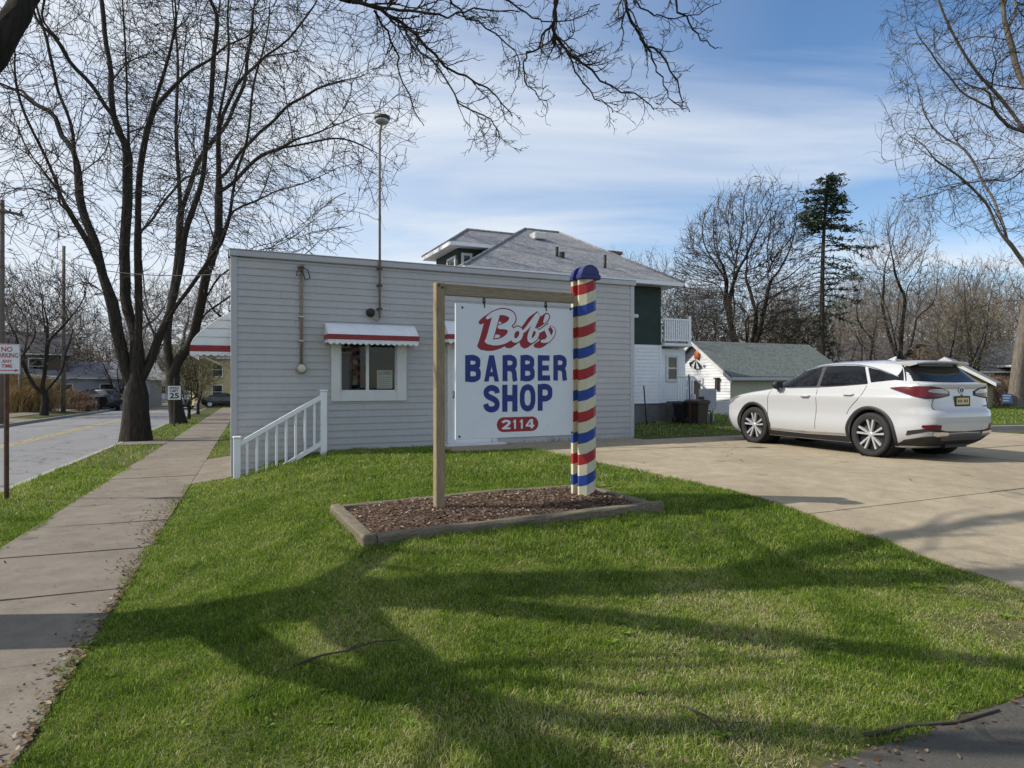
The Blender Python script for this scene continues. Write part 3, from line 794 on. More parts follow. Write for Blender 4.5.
# --- the big street tree by the pavement: several upright stems from a short thick trunk
def ell_points(r, n, c, e, Y, dy, ymax):
    """free points of a crown given by its outline as seen from the lawn"""
    out = []
    while len(out) < n:
        q = r.uniform(-1, 1, (n, 3)); q = q[(q ** 2).sum(1) < 1]
        for a, b_, d in q:
            if c[1] + b_ * e[1] < ymax(c[0] + a * e[0]): out.append(pix(c[0] + a * e[0], c[1] + b_ * e[1], Y + d * dy))
    return np.array([tuple(v) for v in out[:n]])
def big_street_tree():
    Y = 21.0; t = Tree(3); p = lambda x, y, d=0: pix(x, y, Y + d); D = .24
    L = [[p(136, 446), p(136, 430), p(136, 400), p(137, 370), p(138, 340), p(139, 310), p(138, 270, -.3), p(138, 225, -.7), p(140, 170, -1.2), p(152, 110, -1.6), p(168, 60, -1.8), p(180, 0, -2), p(188, -60, -2)]]
    add = L.append
    add([p(136, 395), p(124, 365), p(116, 330, -.3), p(104, 285, -.8), p(90, 245, -1.2), p(70, 205, -1.5), p(48, 165, -1.5), p(30, 120, -2), p(18, 60, -2), p(12, -30, -2)])
    add([p(106, 290, -.6), p(94, 240, 0), p(78, 190, .3), p(70, 130, .5), p(55, 80, .4), p(38, 20, .4), p(25, -50, .4)])
    add([p(138, 345), p(128, 300, .4), p(123, 250, .8), p(124, 190, 1), p(129, 130, 1), p(126, 60, 1), p(122, -40, 1.3)])
    add([p(128, 150, .8), p(112, 100, .8), p(104, 40, 1.2), p(92, -40, 1.4)])
    add([p(126, 135, .8), p(100, 95, .4), p(70, 60, 0), p(40, 22, -.5), p(10, -20, -.5)])
    add([p(138, 388), p(152, 358, .2), p(166, 322, .4), p(176, 275, .8), p(184, 240, 1), p(196, 190, 1.2), p(204, 130, 1.4), p(212, 60, 1.5), p(222, -30, 1.5)])
    add([p(166, 322, .3), p(190, 285, 0), p(212, 255, -.4), p(222, 235, -1), p(236, 180, -1.4), p(250, 120, -1.6), p(262, 40, -2), p(270, -30, -2)])
    add([p(142, 235, -.6), p(160, 205, -1), p(182, 180, -1.4), p(205, 172, -1.9), p(232, 158, -2.4), p(255, 138, -2.8)])
    add([p(80, 215, -1.3), p(55, 208, -2), p(28, 212, -2.6), p(0, 205, -3), p(-25, 208, -3.4)])
    add([p(72, 208, -1.2), p(45, 195, -1.5), p(20, 190, -1.8), p(-10, 198, -2)])
    add([p(60, 185, -1.4), p(35, 160, -2), p(12, 142, -2.6), p(-20, 130, -3)])
    add([p(84, 180, .3), p(60, 130, 1), p(30, 95, 1.6), p(0, 85, 2.2)])
    add([p(110, 300, -.6), p(90, 282, .6), p(65, 288, 1.2), p(40, 300, 1.6)])
    add([p(152, 112, -1.5), p(178, 80, -1.2), p(205, 62, -1), p(235, 40, -.6), p(262, 30, -.2)])
    L = [L[0]] + wiggle(t.r, L[1:], .07); S1 = side_lines(t.r, L, .75, (1.6, 4.2)); S2 = side_lines(t.r, S1, .55, (.8, 1.9), tmin=.2)
    X, par = seed_nodes(L + S1 + S2, D)
    A = ell_points(t.r, 9000, (112, 60), (205, 262), Y, 4.6, lambda x: 250 + abs(x - 130) * .25)
    X, par = colonize(t.r, X, par, A, D, 2.2, .42, .03, 150, .16)
    th = skeleton(t, X, par, .0100, .36, thin_k=.30); flare_trunk(t, .45)
    k = th[1][:, 0] < .03; th = (th[0][k], th[1][k])
    t.level(*th, 3.0, 42, .5, 5, .2, .04, .8, .05, .3, .8, 3, rmin=.0070, cap=46000)
    return t.build('street_tree', 'large bare tree with thick dark trunk splitting low into many stems beside the pavement', 'tree', 'street trees')
big_street_tree()

def second_street_tree():
    Y = 32.0; t = Tree(8); p = lambda x, y, d=0: pix(x, y, Y + d); D = .32
    L = [[p(180, 430), p(177, 415), p(174, 395), p(172, 375), p(167, 345), p(170, 310, .5), p(178, 260, 1), p(180, 200, 1), p(176, 130, 1), p(178, 60, 2), p(172, 0, 2), p(170, -50, 2)]]; add = L.append
    add([p(172, 374), p(182, 352), p(196, 330, -.5), p(206, 290, -1), p(216, 240, -1.5), p(222, 180, -1.6), p(218, 110, -2), p(226, 40, -2), p(230, -30, -2)])
    add([p(190, 338, -.2), p(205, 312, 0), p(222, 302, .4), p(244, 288, 1), p(262, 272, 1.5), p(290, 248, 2)])
    add([p(204, 300, -.8), p(226, 270, -2), p(250, 252, -3), p(285, 240, -4), p(320, 232, -5), p(352, 230, -6)])
    add([p(216, 240, -1.5), p(240, 212, -2), p(270, 192, -3), p(310, 182, -3.5), p(350, 165, -4), p(392, 172, -5)])
    add([p(222, 180, -1.6), p(245, 150, -1), p(275, 120, 0), p(310, 95, 1), p(345, 80, 2)])
    add([p(224, 192, -1.6), p(256, 160, -2.5), p(296, 142, -3.5), p(340, 122, -4.5), p(380, 110, -5)])
    add([p(220, 120, -2), p(250, 70, -2.5), p(285, 40, -3), p(318, 0, -3)])
    add([p(178, 220, 1), p(200, 160, 2), p(232, 110, 3), p(250, 50, 3), p(262, -20, 3)])
    add([p(168, 330), p(150, 300, 1), p(138, 250, 2), p(140, 180, 2)])
    L = [L[0]] + wiggle(t.r, L[1:], .10); S1 = side_lines(t.r, L, .5, (2.0, 5.0), up=.03); S2 = side_lines(t.r, S1, .4, (1.0, 2.4), tmin=.2, up=.0)
    X, par = seed_nodes(L + S1 + S2, D)
    A = ell_points(t.r, 8000, (255, 92), (170, 200), Y, 6.5, lambda x: 262 + 0 * x)
    X, par = colonize(t.r, X, par, A, D, 3.0, .55, -.03, 150, .16)
    th = skeleton(t, X, par, .0135, .31, thin_k=.28); flare_trunk(t, .5)
    k = th[1][:, 0] < .04; th = (th[0][k], th[1][k])
    t.level(*th, 2.6, 42, .5, 5, .2, -.02, .8, .05, .4, 1.1, 3, rmin=.0095, cap=42000)
    t.build('street_tree', 'bare tree behind the speed limit sign whose long boughs reach right over the shop roof', 'tree', 'street trees')
second_street_tree()

# --- the near tree, trunk out of frame at the left, boughs hanging across the top
def near_tree():
    t = Tree(5); g = ht(-5.15, 4.35)
    P, R_ = t.limb([(-5.15, 4.35, g - .2), (-5.15, 4.35, g + .3), (-5.12, 4.36, 1.6), (-5.05, 4.4, 2.9), (-4.98, 4.42, 3.6)], .36, .31, 14, 16, .5)
    L = []; add = lambda pts, a, c, w=.02: L.append(t.limb(pts, a, c, 18, 10, wob=w))
    p = pix
    # low bough seen in the corner of the picture
    add([(-5.05, 4.4, 3.0), (-4.3, 4.45, 3.35), p(-14, 58, 4.5), p(14, 22, 4.6), p(36, -22, 4.7), (-2.6, 5.0, 5.4), (-1.6, 5.4, 6.6), (-.8, 5.8, 8.2)], .135, .04)
    add([(-5.0, 4.42, 3.4), (-4.2, 4.0, 4.5), (-3.2, 3.5, 5.7), (-2.2, 3.2, 7.4), (-1.4, 3.0, 9.4)], .16, .05)
    add([(-4.98, 4.42, 3.5), (-4.9, 4.7, 5.0), (-4.6, 5.0, 6.8), (-4.5, 5.2, 9.0), (-4.3, 5.3, 11.0)], .18, .05)
    add([(-5.0, 4.42, 3.3), (-5.4, 3.6, 4.2), (-5.8, 2.6, 5.2), (-6.0, 1.6, 6.8), (-6.1, .9, 8.6)], .19, .05)
    add([(-5.05, 4.38, 2.6), (-5.15, 3.5, 3.5), (-5.05, 2.95, 4.6), (-4.7, 2.7, 6.2), (-4.4, 2.6, 8.0)], .16, .05)
    add([(-5.02, 4.45, 3.2), (-5.8, 4.9, 4.2), (-6.8, 5.4, 5.4), (-7.6, 5.8, 7.4)], .18, .05)
    add([(-4.9, 4.5, 4.2), (-4.1, 5.0, 5.9), (-3.1, 5.2, 6.7), (-2.2, 5.25, 6.1), (-1.75, 5.22, 5.4), p(318, -30, 5.2), p(350, 1, 5.2)], .11, .021)
    add([(-3.6, 5.1, 6.3), (-2.2, 5.2, 6.9), (-.6, 5.3, 6.4), (.1, 5.3, 5.7), p(553, -34, 5.2)], .10, .026)
    add([(-1.2, 5.25, 6.45), (.2, 5.1, 6.8), (1.0, 5.1, 6.0), p(672, -44, 5.1)], .08, .04)
    add([(-3.4, 3.6, 5.5), (-2.2, 2.2, 6.2), (-.8, 1.2, 7.0), (.6, .6, 8.2)], .13, .04)
    add([(-4.8, 4.8, 5.6), (-3.8, 6.2, 7.0), (-3.0, 7.4, 8.6), (-2.4, 8.4, 10.4)], .12, .04)
    base = [np.array(P_) for P_, _ in L]
    for q in side_lines(t.r, base[1:6] + base[9:], .8, (1.2, 3.4), 45, .06, .2, .3):
        low = min(w[2] - .59 * w[1] for w in q if w[1] > .3) if any(w[1] > .3 for w in q) else 9
        if low > 1.75 or max(w[0] + .80 * w[1] for w in q) < 0: L.append(t.limb(q, .045, .012, 10, 6))     # side boughs added for dappled lawn shade; any inside the frame are skipped
    LP, LR = cat_levels(*(L[1:6] + L[9:]))
    # hanging sprays in view
    H_ = []; hang = lambda pts, a, c, Y=5.2: H_.append(t.limb([p(x, y, Y + d) for x, y, d in pts], a * .58, c * .7, 18, 7, wob=.011))
    hang([(346, -2, 0), (372, 8, 0), (402, 22, 0), (428, 48, .1), (452, 72, .15), (478, 84, .2), (500, 100, .2), (512, 116, .25)], .032, .006)
    hang([(352, 2, 0), (385, 8, -.1), (418, 12, -.15), (448, 16, -.2), (480, 8, -.3), (520, 12, -.3)], .026, .006)
    hang([(374, 10, 0), (392, 42, .1), (402, 78, .2), (414, 108, .2), (424, 126, .25)], .018, .005)
    hang([(402, 22, 0), (412, 44, -.2), (436, 66, -.3), (462, 104, -.4), (494, 122, -.4), (500, 138, -.4)], .018, .005)
    hang([(553, -30, 0), (556, 6, 0), (553, 28, 0), (566, 50, .1), (588, 68, .15), (612, 88, .2), (640, 96, .2), (654, 110, .2)], .030, .006)
    hang([(553, 22, 0), (540, 42, -.1), (524, 60, -.2), (528, 84, -.2), (548, 108, -.2)], .018, .005)
    hang([(566, 50, .1), (584, 82, 0), (602, 104, -.1), (618, 112, -.1)], .014, .005)
    hang([(622, -30, 0), (626, 4, 0), (640, 36, .1), (662, 58, .1), (678, 84, .1), (682, 108, .1)], .028, .006, 5.1)
    hang([(640, 36, .1), (658, 70, .2), (668, 96, .3), (690, 112, .3)], .014, .005, 5.1)
    hang([(672, -44, 0), (676, 0, 0), (688, 22, .1), (704, 42, .2), (722, 48, .2)], .020, .005, 5.1)
    hang([(622, -10, 0), (650, 12, .2), (682, 18, .3), (716, 4, .4)], .014, .005, 5.1)
    hang([(440, -20, 0), (462, 14, .2), (500, 36, .4), (520, 62, .5), (516, 88, .5)], .018, .005)
    hang([(470, -30, 0), (505, -2, .1), (536, 18, .1), (562, 22, .1), (600, 4, 0)], .016, .005)
    HP, HR = cat_levels(*H_)
    x = t.level(HP, HR, 13, 48, .34, 8, .24, .08, .6, .03, .16, .62, 4, rmin=.0032)
    y = t.level(*x, 13, 48, .5, 5, .26, .06, .85, .1, .08, .28, 3, rmin=.0025, cap=3600)
    t.level(*cat_levels(y, x), 8, 50, .4, 4, .2, .08, .9, .2, .04, .12, 3, rmin=.0023, cap=7000)
    a = t.level(LP, LR, 1.3, 42, .34, 6, .16, .05, .55, .35, .5, 2.6, 5, rmin=.011)
    b = t.level(*cat_levels(a), 2.0, 42, .42, 5, .2, .04, .7, .12, .3, 1.6, 4, rmin=.007, cap=2600)
    t.level(*b, 3.5, 42, .5, 4, .2, .03, .8, .1, .25, .9, 3, rmin=.005, cap=8000)
    t.build('street_tree', 'near bare tree whose thin branches hang across the top of the sky', 'tree', 'street trees')
near_tree()

# --- generic bare trees for the background, shared meshes
def bare_tree(seed, H_, spread, fork, r0, natt=3200, stems=4, up=.10, D=.30, dk=.55, tip=.016, twig=(2.0, .45, 1.0, 9000), shell=.42):
    t = Tree(seed); r = t.r; L = [[(0, 0, -.3), (0, 0, .5), (r.normal(0, .08), r.normal(0, .08), fork * .6), (r.normal(0, .12), r.normal(0, .12), fork)]]
    hz = (H_ - fork) * .5; c = np.array((0, 0, fork + hz * .98))
    for k in range(stems):
        az = 2 * math.pi * (k + r.uniform(-.25, .25)) / stems; q = np.array((math.cos(az) * spread * r.uniform(.2, .45), math.sin(az) * spread * r.uniform(.2, .45), c[2] + hz * r.uniform(-.35, .05)))
        b_ = np.array(L[0][-1]) - np.array((0, 0, r.uniform(0, fork * .35))); m = b_ * .45 + q * .55 + np.array((q[0] * .12 + r.normal(0, .2), q[1] * .12 + r.normal(0, .2), -.4)); L.append([b_, m, q])
    L += side_lines(r, wiggle(r, L[1:], .1), .45, (H_ * .14, H_ * .3), 32, .12, .12, .35)
    X, par = seed_nodes(L, D)
    q = r.normal(0, 1, (natt, 3)); q = norm(q) * (r.random((natt, 1)) ** shell); q = q * np.array((spread, spread, hz)) * (1 + .10 * np.sin(q[:, :1] * 5 + seed)) + c
    q = q[(q[:, 2] > fork * .75) & (np.hypot(q[:, 0], q[:, 1]) < spread * .15 + (q[:, 2] - fork * .6) * 1.6)]
    X, par = colonize(r, X, par, q, D, spread * .6, dk, up, 120, .14)
    th = skeleton(t, X, par, tip, r0); flare_trunk(t, .4)
    k = th[1][:, 0] < .05; th = (th[0][k], th[1][k])
    t.last = (t.level(*th, twig[0], 36, .5, 5, .15, up, .8, .05, twig[1], twig[2], 3, rmin=tip * .75, cap=twig[3]),); return t

PROTO = {}
def proto(kind):
    if kind in PROTO: return PROTO[kind]
    if kind == 'round': t = bare_tree(26, 15, 4.7, 2.2, .40, 9500, 7, .08, .24, .36, .0145, (4.4, .5, 1.1, 60000), .27)
    if kind == 'tall': t = bare_tree(22, 15, 3.8, 2.6, .26, 4200, 4, .12, .3, .46, .016, (3.6, .55, 1.3, 24000))
    if kind == 'wide': t = bare_tree(23, 12, 5.4, 2.2, .28, 4600, 5, .05, .3, .48, .017, (3.4, .55, 1.3, 24000))
    if kind == 'slim': t = bare_tree(24, 11, 3.0, 1.8, .17, 3200, 4, .12, .26, .40, .014, (3.6, .5, 1.1, 20000))
    if kind == 'small': t = bare_tree(25, 6.0, 2.2, 1.3, .10, 2200, 4, .10, .16, .24, .009, (4.0, .25, .6, 11000))
    v, q = t.join(t.trunk); tm = (v, q); v2, q2 = t.join(t.crown)
    PROTO[kind] = (t, tm, (v2, q2), {}); return PROTO[kind]

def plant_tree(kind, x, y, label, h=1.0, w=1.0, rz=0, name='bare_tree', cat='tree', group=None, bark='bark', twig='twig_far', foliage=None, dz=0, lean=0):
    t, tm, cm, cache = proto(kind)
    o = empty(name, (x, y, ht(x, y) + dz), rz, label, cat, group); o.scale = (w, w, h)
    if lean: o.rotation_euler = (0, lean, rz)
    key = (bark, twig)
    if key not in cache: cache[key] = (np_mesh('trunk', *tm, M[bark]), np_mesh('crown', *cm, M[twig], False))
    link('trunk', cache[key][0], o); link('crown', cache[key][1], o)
    if foliage:
        k2 = ('f', foliage)
        if k2 not in cache:
            n, s_ = foliage[1], foliage[2]; v, q = leaf_quads(cat_levels(*t.last)[0], n, s_, np.random.default_rng(4)); cache[k2] = np_mesh('foliage', v, q, M[foliage[0]], False)
        link('foliage', cache[k2], o)
    return o
def at_px(px, Y): return (px - 512) / F * Y, Y

G_R = 'bare trees behind the car'; G_L = 'bare trees across the street'; G_S = 'street trees'
# right hand side
plant_tree('round', *at_px(745, 44), 'broad rounded bare tree standing alone behind the garage roof', 1.0, 1.1, .6, group=G_R, twig='twig')
plant_tree('tall', *at_px(898, 40), 'tall bare tree with an upright crown right of the conifer', .86, .72, 2.1, group=G_R)
plant_tree('wide', *at_px(700, 38), 'low leaning bare tree beside the balcony railing', .62, .55, 1.0, group=G_R, lean=-.16, twig='twig')
# big tree at the right edge
def edge_tree():
    Y = 35.0; t = Tree(31); p = lambda x, y, d=0: pix(x, y, Y + d * 1.8); D = .34; g = ht(*at_px(1016, Y))
    base = p(1015, 404); base.z = g - .2
    L = [[base, p(1015, 398), p(1018, 370), p(1024, 330), p(1032, 285), p(1040, 230), p(1042, 160), p(1024, 130), p(1002, 100), p(972, 66, -.4), p(946, 20, -.6), p(936, -10, -.8)]]; add = L.append
    add([p(1034, 288), p(1026, 262), p(1012, 242), p(1000, 232), p(986, 205), p(960, 176, -.4), p(934, 158, -.8), p(908, 138, -1)])
    add([p(1042, 180), p(1032, 100, .8), p(1016, 60, 1), p(1004, 0, 1), p(996, -40, 1)])
    add([p(1024, 132), p(1000, 120, -.8), p(976, 100, -1.2), p(946, 72, -1.4), p(920, 40, -1.6)])
    add([p(1008, 238), p(988, 188, .6), p(962, 150, 1), p(930, 128, 1.2), p(902, 130, 1.3)])
    add([p(1034, 290), p(1062, 250), p(1090, 190), p(1110, 110)])
    add([p(1028, 300), p(1002, 302, -.5), p(970, 308, -.9)])
    add([p(1040, 150), p(1016, 176, .4), p(985, 180, .8), p(955, 186, 1), p(925, 196, 1)])
    L = [L[0]] + wiggle(t.r, L[1:], .10); S1 = side_lines(t.r, L, .55, (2.0, 5.0), up=.03); S2 = side_lines(t.r, S1, .4, (1.0, 2.4), tmin=.2, up=.0)
    X, par = seed_nodes(L + S1 + S2, D)
    A = ell_points(t.r, 8000, (1035, 70), (170, 225), Y, 7, lambda x: 236 + 0 * x)
    A = A[(A[:, 0] / A[:, 1] * F + 512) > 878]
    X, par = colonize(t.r, X, par, A, D, 3.0, .6, .0, 150, .16)
    th = skeleton(t, X, par, .0125, .31); flare_trunk(t, .35); k = th[1][:, 0] < .05; th = (th[0][k], th[1][k])
    t.level(*th, 2.6, 42, .5, 5, .2, .02, .8, .05, .4, 1.1, 3, rmin=.0105, cap=30000)
    t.build('bare_tree', 'pale barked bare tree at the right edge beside the blue yard sign', 'tree', G_R, bark='bark_grey')
edge_tree()

def conifer():
    Y = 38.0; t = Tree(41); r = t.r; p = lambda x, y, d=0: pix(x, y, Y + d)
    b = p(822, 404); b.z = ht(b.x, b.y) - .2
    t.limb([b, p(822, 370), p(822, 310), p(823, 250), p(826, 200), p(827, 178)], .22, .05, 14, 8, .3)
    pts = []; fol = []
    def bough(y, dx, n_droop, w):
        s0 = p(823.5 + (250 - y) * .04, y); l = abs(dx) / F * Y; az = r.uniform(-.45, .45) + (0 if dx > 0 else math.pi)
        d = np.array((math.cos(az), math.sin(az), r.uniform(-.22, .12))); P = [np.array(s0)]
        for k in range(7): P.append(P[-1] + d * l / 7); d = norm(d + np.array((0, 0, -.05 + .07 * (k > 3))) + r.normal(0, .07, 3))
        P = np.array(P); R_ = np.linspace(.035, .008, 8); t.crown.append((P[None], R_[None], 4))
        m = int(w * l * 42)
        for _ in range(m):
            tt = r.uniform(.12, 1) * 6.99; i = int(tt); c = P[i] + (P[i + 1] - P[i]) * (tt - i)
            c = c + r.normal(0, (.16, .16, .07)); fol.append((c, norm(d * .7 + r.normal(0, .5, 3))))
    for y in np.linspace(176, 228, 44): bough(y, r.choice((-1, 1)) * r.uniform(11, 32) * (.55 + .45 * (y - 176) / 50), 0, 1.5)
    for y in np.linspace(224, 312, 17): bough(y, r.uniform(28, 54) * (1 - .35 * abs(y - 250) / 70), 0, .8)
    for y in np.linspace(228, 330, 22): bough(y, -r.uniform(10, 26), 0, .05)
    for y in np.linspace(315, 345, 8): bough(y, r.choice((-1, 1)) * r.uniform(8, 22), 0, .5)
    c = np.array([f[0] for f in fol]); a = np.array([f[1] for f in fol]); n = len(c)
    bb = norm(np.cross(a, r.normal(0, 1, (n, 3)))); s_ = r.uniform(.09, .20, n)[:, None]
    V = np.stack([c - a * s_, c + bb * s_ * .24, c + a * s_, c - bb * s_ * .24], 1).reshape(-1, 3)
    t.build('conifer', 'tall sparse conifer with bare lower trunk and ragged green top', 'tree', None, twig='twig', foliage=(V, np.arange(n * 4).reshape(n, 4), 'needle'))
conifer()

# row of bare trees filling the right background
row = [('slim', 775, 52, .95, 1.0), ('wide', 800, 58, .85, .8), ('tall', 840, 56, .72, .8), ('slim', 868, 50, .95, 1.0), ('wide', 920, 60, .95, .8), ('tall', 950, 46, .66, .7), ('slim', 975, 42, .9, .9),
       ('wide', 1000, 60, .95, .8), ('tall', 1045, 55, .95, .9), ('wide', 735, 75, .95, .9), ('slim', 700, 60, 1.0, 1.0), ('tall', 780, 85, .95, .9), ('tall', 880, 82, 1.0, 1.0), ('wide', 960, 88, 1.3, 1.1), ('tall', 680, 46, .56, .6),
       ('slim', 852, 64, .9, 1.1), ('slim', 905, 54, .85, 1.0), ('wide', 865, 74, 1.05, .9), ('wide', 780, 70, .9, .9), ('slim', 940, 66, 1.1, 1.2), ('tall', 985, 72, .95, 1.0), ('slim', 830, 70, 1.0, 1.1), ('wide', 1030, 78, 1.1, 1.0)]
descr = ['slim bare tree at the left end of the row behind the garage', 'spreading bare tree just left of the conifer trunk', 'bare upright tree just right of the conifer trunk', 'slim bare tree above the white car windscreen', 'spreading bare tree behind the white car tailgate',
         'upright bare tree above the olive gable house', 'slim bare tree above the dark roofed porch house', 'spreading bare tree behind the pale barked tree', 'upright bare tree beyond the right edge of the pale barked tree', 'distant spreading bare tree seen through the rounded tree',
         'slim bare tree seen between the balcony and the rounded tree', 'distant upright tree left of the conifer', 'distant tall tree behind the white car roof', 'distant broad tree behind the dark roofed porch house', 'small bare tree whose top shows over the balcony rail',
         'slim tree in the second row right of the conifer', 'slim tree in front of the row above the car rear window', 'low spreading tree far behind the car roof', 'spreading tree far behind the garage roof end', 'slim tree far behind the car tailgate', 'far tall tree left of the pale barked trunk', 'slim tree far behind the conifer trunk', 'far spreading tree at the right edge behind the pale barked tree']
for i, (k, px, Y, h, w) in enumerate(row): plant_tree(k, *at_px(px, Y), descr[i], h, w, i * 1.3, group=G_R)
plant_tree('slim', *at_px(640, 46), 'bare treetop showing above the grey hip roof beside the chimney', 1.02, .95, .4, group='trees behind the grey roofed house')
plant_tree('slim', *at_px(662, 55), 'thin treetop right of the grey hip roof', 1.05, .9, 2.4, group='trees behind the grey roofed house')
# ivy-green undergrowth trees in the row
plant_tree('slim', *at_px(800, 48), 'narrow evergreen clad tree left of the conifer trunk', .62, .8, 3.0, name='evergreen_tree', foliage=('needle', 4200, .13))
plant_tree('small', *at_px(968, 40), 'greenish budding tree left of the pale barked tree', 1.15, 1.1, 3.0, group=G_R, foliage=('bud', 1500, .05))
# left hand side, across the street
left = [('slim', 44, 41, .95, 1.15, 'dark bare tree across the street behind the no parking sign'), ('small', 118, 56, 1.15, 1.25, 'small bare tree across the street with a crooked low fork'), ('wide', 20, 58, 1.05, 1.0, 'spreading bare tree over the brown house across the street'),
        ('tall', 75, 78, .9, 1.0, 'tall bare tree behind the pale house across the street'), ('wide', 105, 72, .85, .9, 'bare tree behind the blue grey garage across the street'), ('slim', -10, 46, 1.0, 1.1, 'bare tree at the left edge of the picture across the street'),
        ('tall', 135, 105, .95, 1.0, 'distant bare tree beyond the big street tree'), ('wide', 160, 120, .95, 1.0, 'distant spreading tree along the street beyond the speed limit sign'), ('tall', 20, 95, 1.1, 1.0, 'distant tall tree behind the brown house across the street'), ('wide', 180, 150, 1.1, 1.0, 'faint far tree at the end of the street')]
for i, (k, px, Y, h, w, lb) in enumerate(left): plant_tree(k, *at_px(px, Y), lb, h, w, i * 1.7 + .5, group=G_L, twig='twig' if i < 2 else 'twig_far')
plant_tree('slim', *at_px(76, 88), 'dark evergreen among the bare trees across the street', .75, .8, 1.0, name='evergreen_tree', foliage=('needle', 5000, .16))
# young budding street trees and the far end of the row
for px, Y, k, h, w, lb, fo in ((189, 36, 'small', .72, .80, 'small budding tree with olive leaves just beyond the speed limit sign', ('bud', 2600, .05)), (198, 44, 'small', .9, .85, 'dark trunked budding tree next along the verge past the first small one', ('bud', 2600, .05)),
                               (213, 76, 'small', 1.25, 1.2, 'budding street tree with stout trunk further along the verge', ('bud', 2600, .05)), (218, 92, 'small', 1.35, 1.3, 'farthest budding street tree near the crossing car', ('bud', 2600, .05))):
    x, y = at_px(px, Y); plant_tree(k, x, y, lb, h, w, px * .3, name='street_tree', group=G_S, foliage=fo, twig='twig')
for px, Y, lb in ((205, 130, 'far bare tree closing the view along the pavement'), (186, 88, 'broad bare crown seen between the two big street trees'), (222, 74, 'bare tree crown showing just left of the shop corner above the awning'), (150, 80, 'bare tree crown seen through the forks of the big street tree'), (232, 95, 'bare tree behind the cream house under the shop awning'), (258, 120, 'bare tree hidden behind the shop roof edge')):
    plant_tree('tall' if Y < 90 else 'wide', *at_px(px, Y), lb, 1.12 if Y < 90 else 1.0, 1.5 if Y < 90 else 1.0, px, group='trees beyond the shop')

# far woods closing the horizon: one mass of twigs
def woods():
    r = np.random.default_rng(77); n = 70000
    az = r.uniform(-R(62), R(58), n); d = r.uniform(120, 190, n); x = np.sin(az) * d; y = np.cos(az) * d
    z = HT(x, y); hgt = (5 + 5.5 * vnoise(az * 22 + 50, d * .05, 1.0, 8)); b = np.stack([x, y, z + hgt * r.uniform(0, .9, n)], -1)
    dirs = norm(np.stack([r.normal(0, .45, n), r.normal(0, .45, n), r.uniform(.4, 1, n)], -1)); l = r.uniform(.8, 2.6, n)[:, None]
    P = np.stack([b, b + dirs * l * .5, b + dirs * l + r.normal(0, .15, (n, 3))], 1); Rr = np.tile(np.array((.045, .035, .02)), (n, 1))
    v, q = tubes(P, Rr, 3)
    m = 260; az = r.uniform(-R(62), R(58), m); d = r.uniform(125, 190, m); x = np.sin(az) * d; y = np.cos(az) * d; z = HT(x, y)
    P = np.stack([np.stack([x, y, z - .3], -1), np.stack([x + r.normal(0, .3, m), y, z + 3], -1), np.stack([x + r.normal(0, .6, m), y, z + 8], -1)], 1)
    v2, q2 = tubes(P, np.tile(np.array((.16, .12, .04)), (m, 1)), 4)
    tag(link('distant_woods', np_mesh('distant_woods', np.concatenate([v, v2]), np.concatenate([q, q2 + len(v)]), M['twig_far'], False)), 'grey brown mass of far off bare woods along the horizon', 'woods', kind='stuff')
woods()

# shrubs
def brush(name, px, Y, w, h, n, matl, label, d=None):
    x, y = at_px(px, Y); g = ht(x, y); r = np.random.default_rng(int(px) + 5); d = d or w
    root = empty(name, (x, y, g), 0, label, 'shrub')
    bx, by = r.normal(0, w * .22, n), r.normal(0, d * .22, n); an = r.uniform(0, 6.28, n); sp = r.uniform(.05, .5, n)
    dr = norm(np.stack([np.cos(an) * sp + bx / w * .7, np.sin(an) * sp, np.ones(n)], -1)); l = h * r.uniform(.55, 1.05, n)
    P = np.empty((n, 5, 3)); P[:, 0] = np.stack([bx, by, np.zeros(n)], -1); dd = dr
    for k in range(1, 5): P[:, k] = P[:, k - 1] + dd * (l / 4)[:, None]; dd = norm(dd + r.normal(0, .12, (n, 3)))
    Rr = np.tile(np.linspace(.02, .008, 5), (n, 1)); v, q = tubes(P, Rr, 3)
    link('stems', np_mesh('stems', v, q, M[matl], False), root)
    v, q = leaf_quads(P, n * 5, .05, r); link('foliage', np_mesh('foliage', v, q, M[matl], False), root)
brush('shrub', 24, 46, 3.4, 2.7, 1500, 'tan_brush', 'tall straw coloured hedge behind the no parking sign', 2)
brush('shrub', 14, 44, 2.0, 1.9, 900, 'tan_brush', 'lower straw coloured clump at the foot of the tall hedge', 2)
brush('shrub', 74, 52, 1.9, 1.6, 600, 'red_brush', 'reddish bare shrub in front of the pale house')
brush('shrub', 84, 50, .9, .8, 260, 'red_brush', 'smaller brown shrub next to the dark parked car')
brush('shrub', 990, 37, 1.5, 1.75, 900, 'red_brush', 'rusty brown bush between the car tail and the blue yard sign')
brush('shrub', 1030, 38, 1.6, 1.5, 800, 'red_brush', 'brown twiggy bush right of the pale barked trunk')
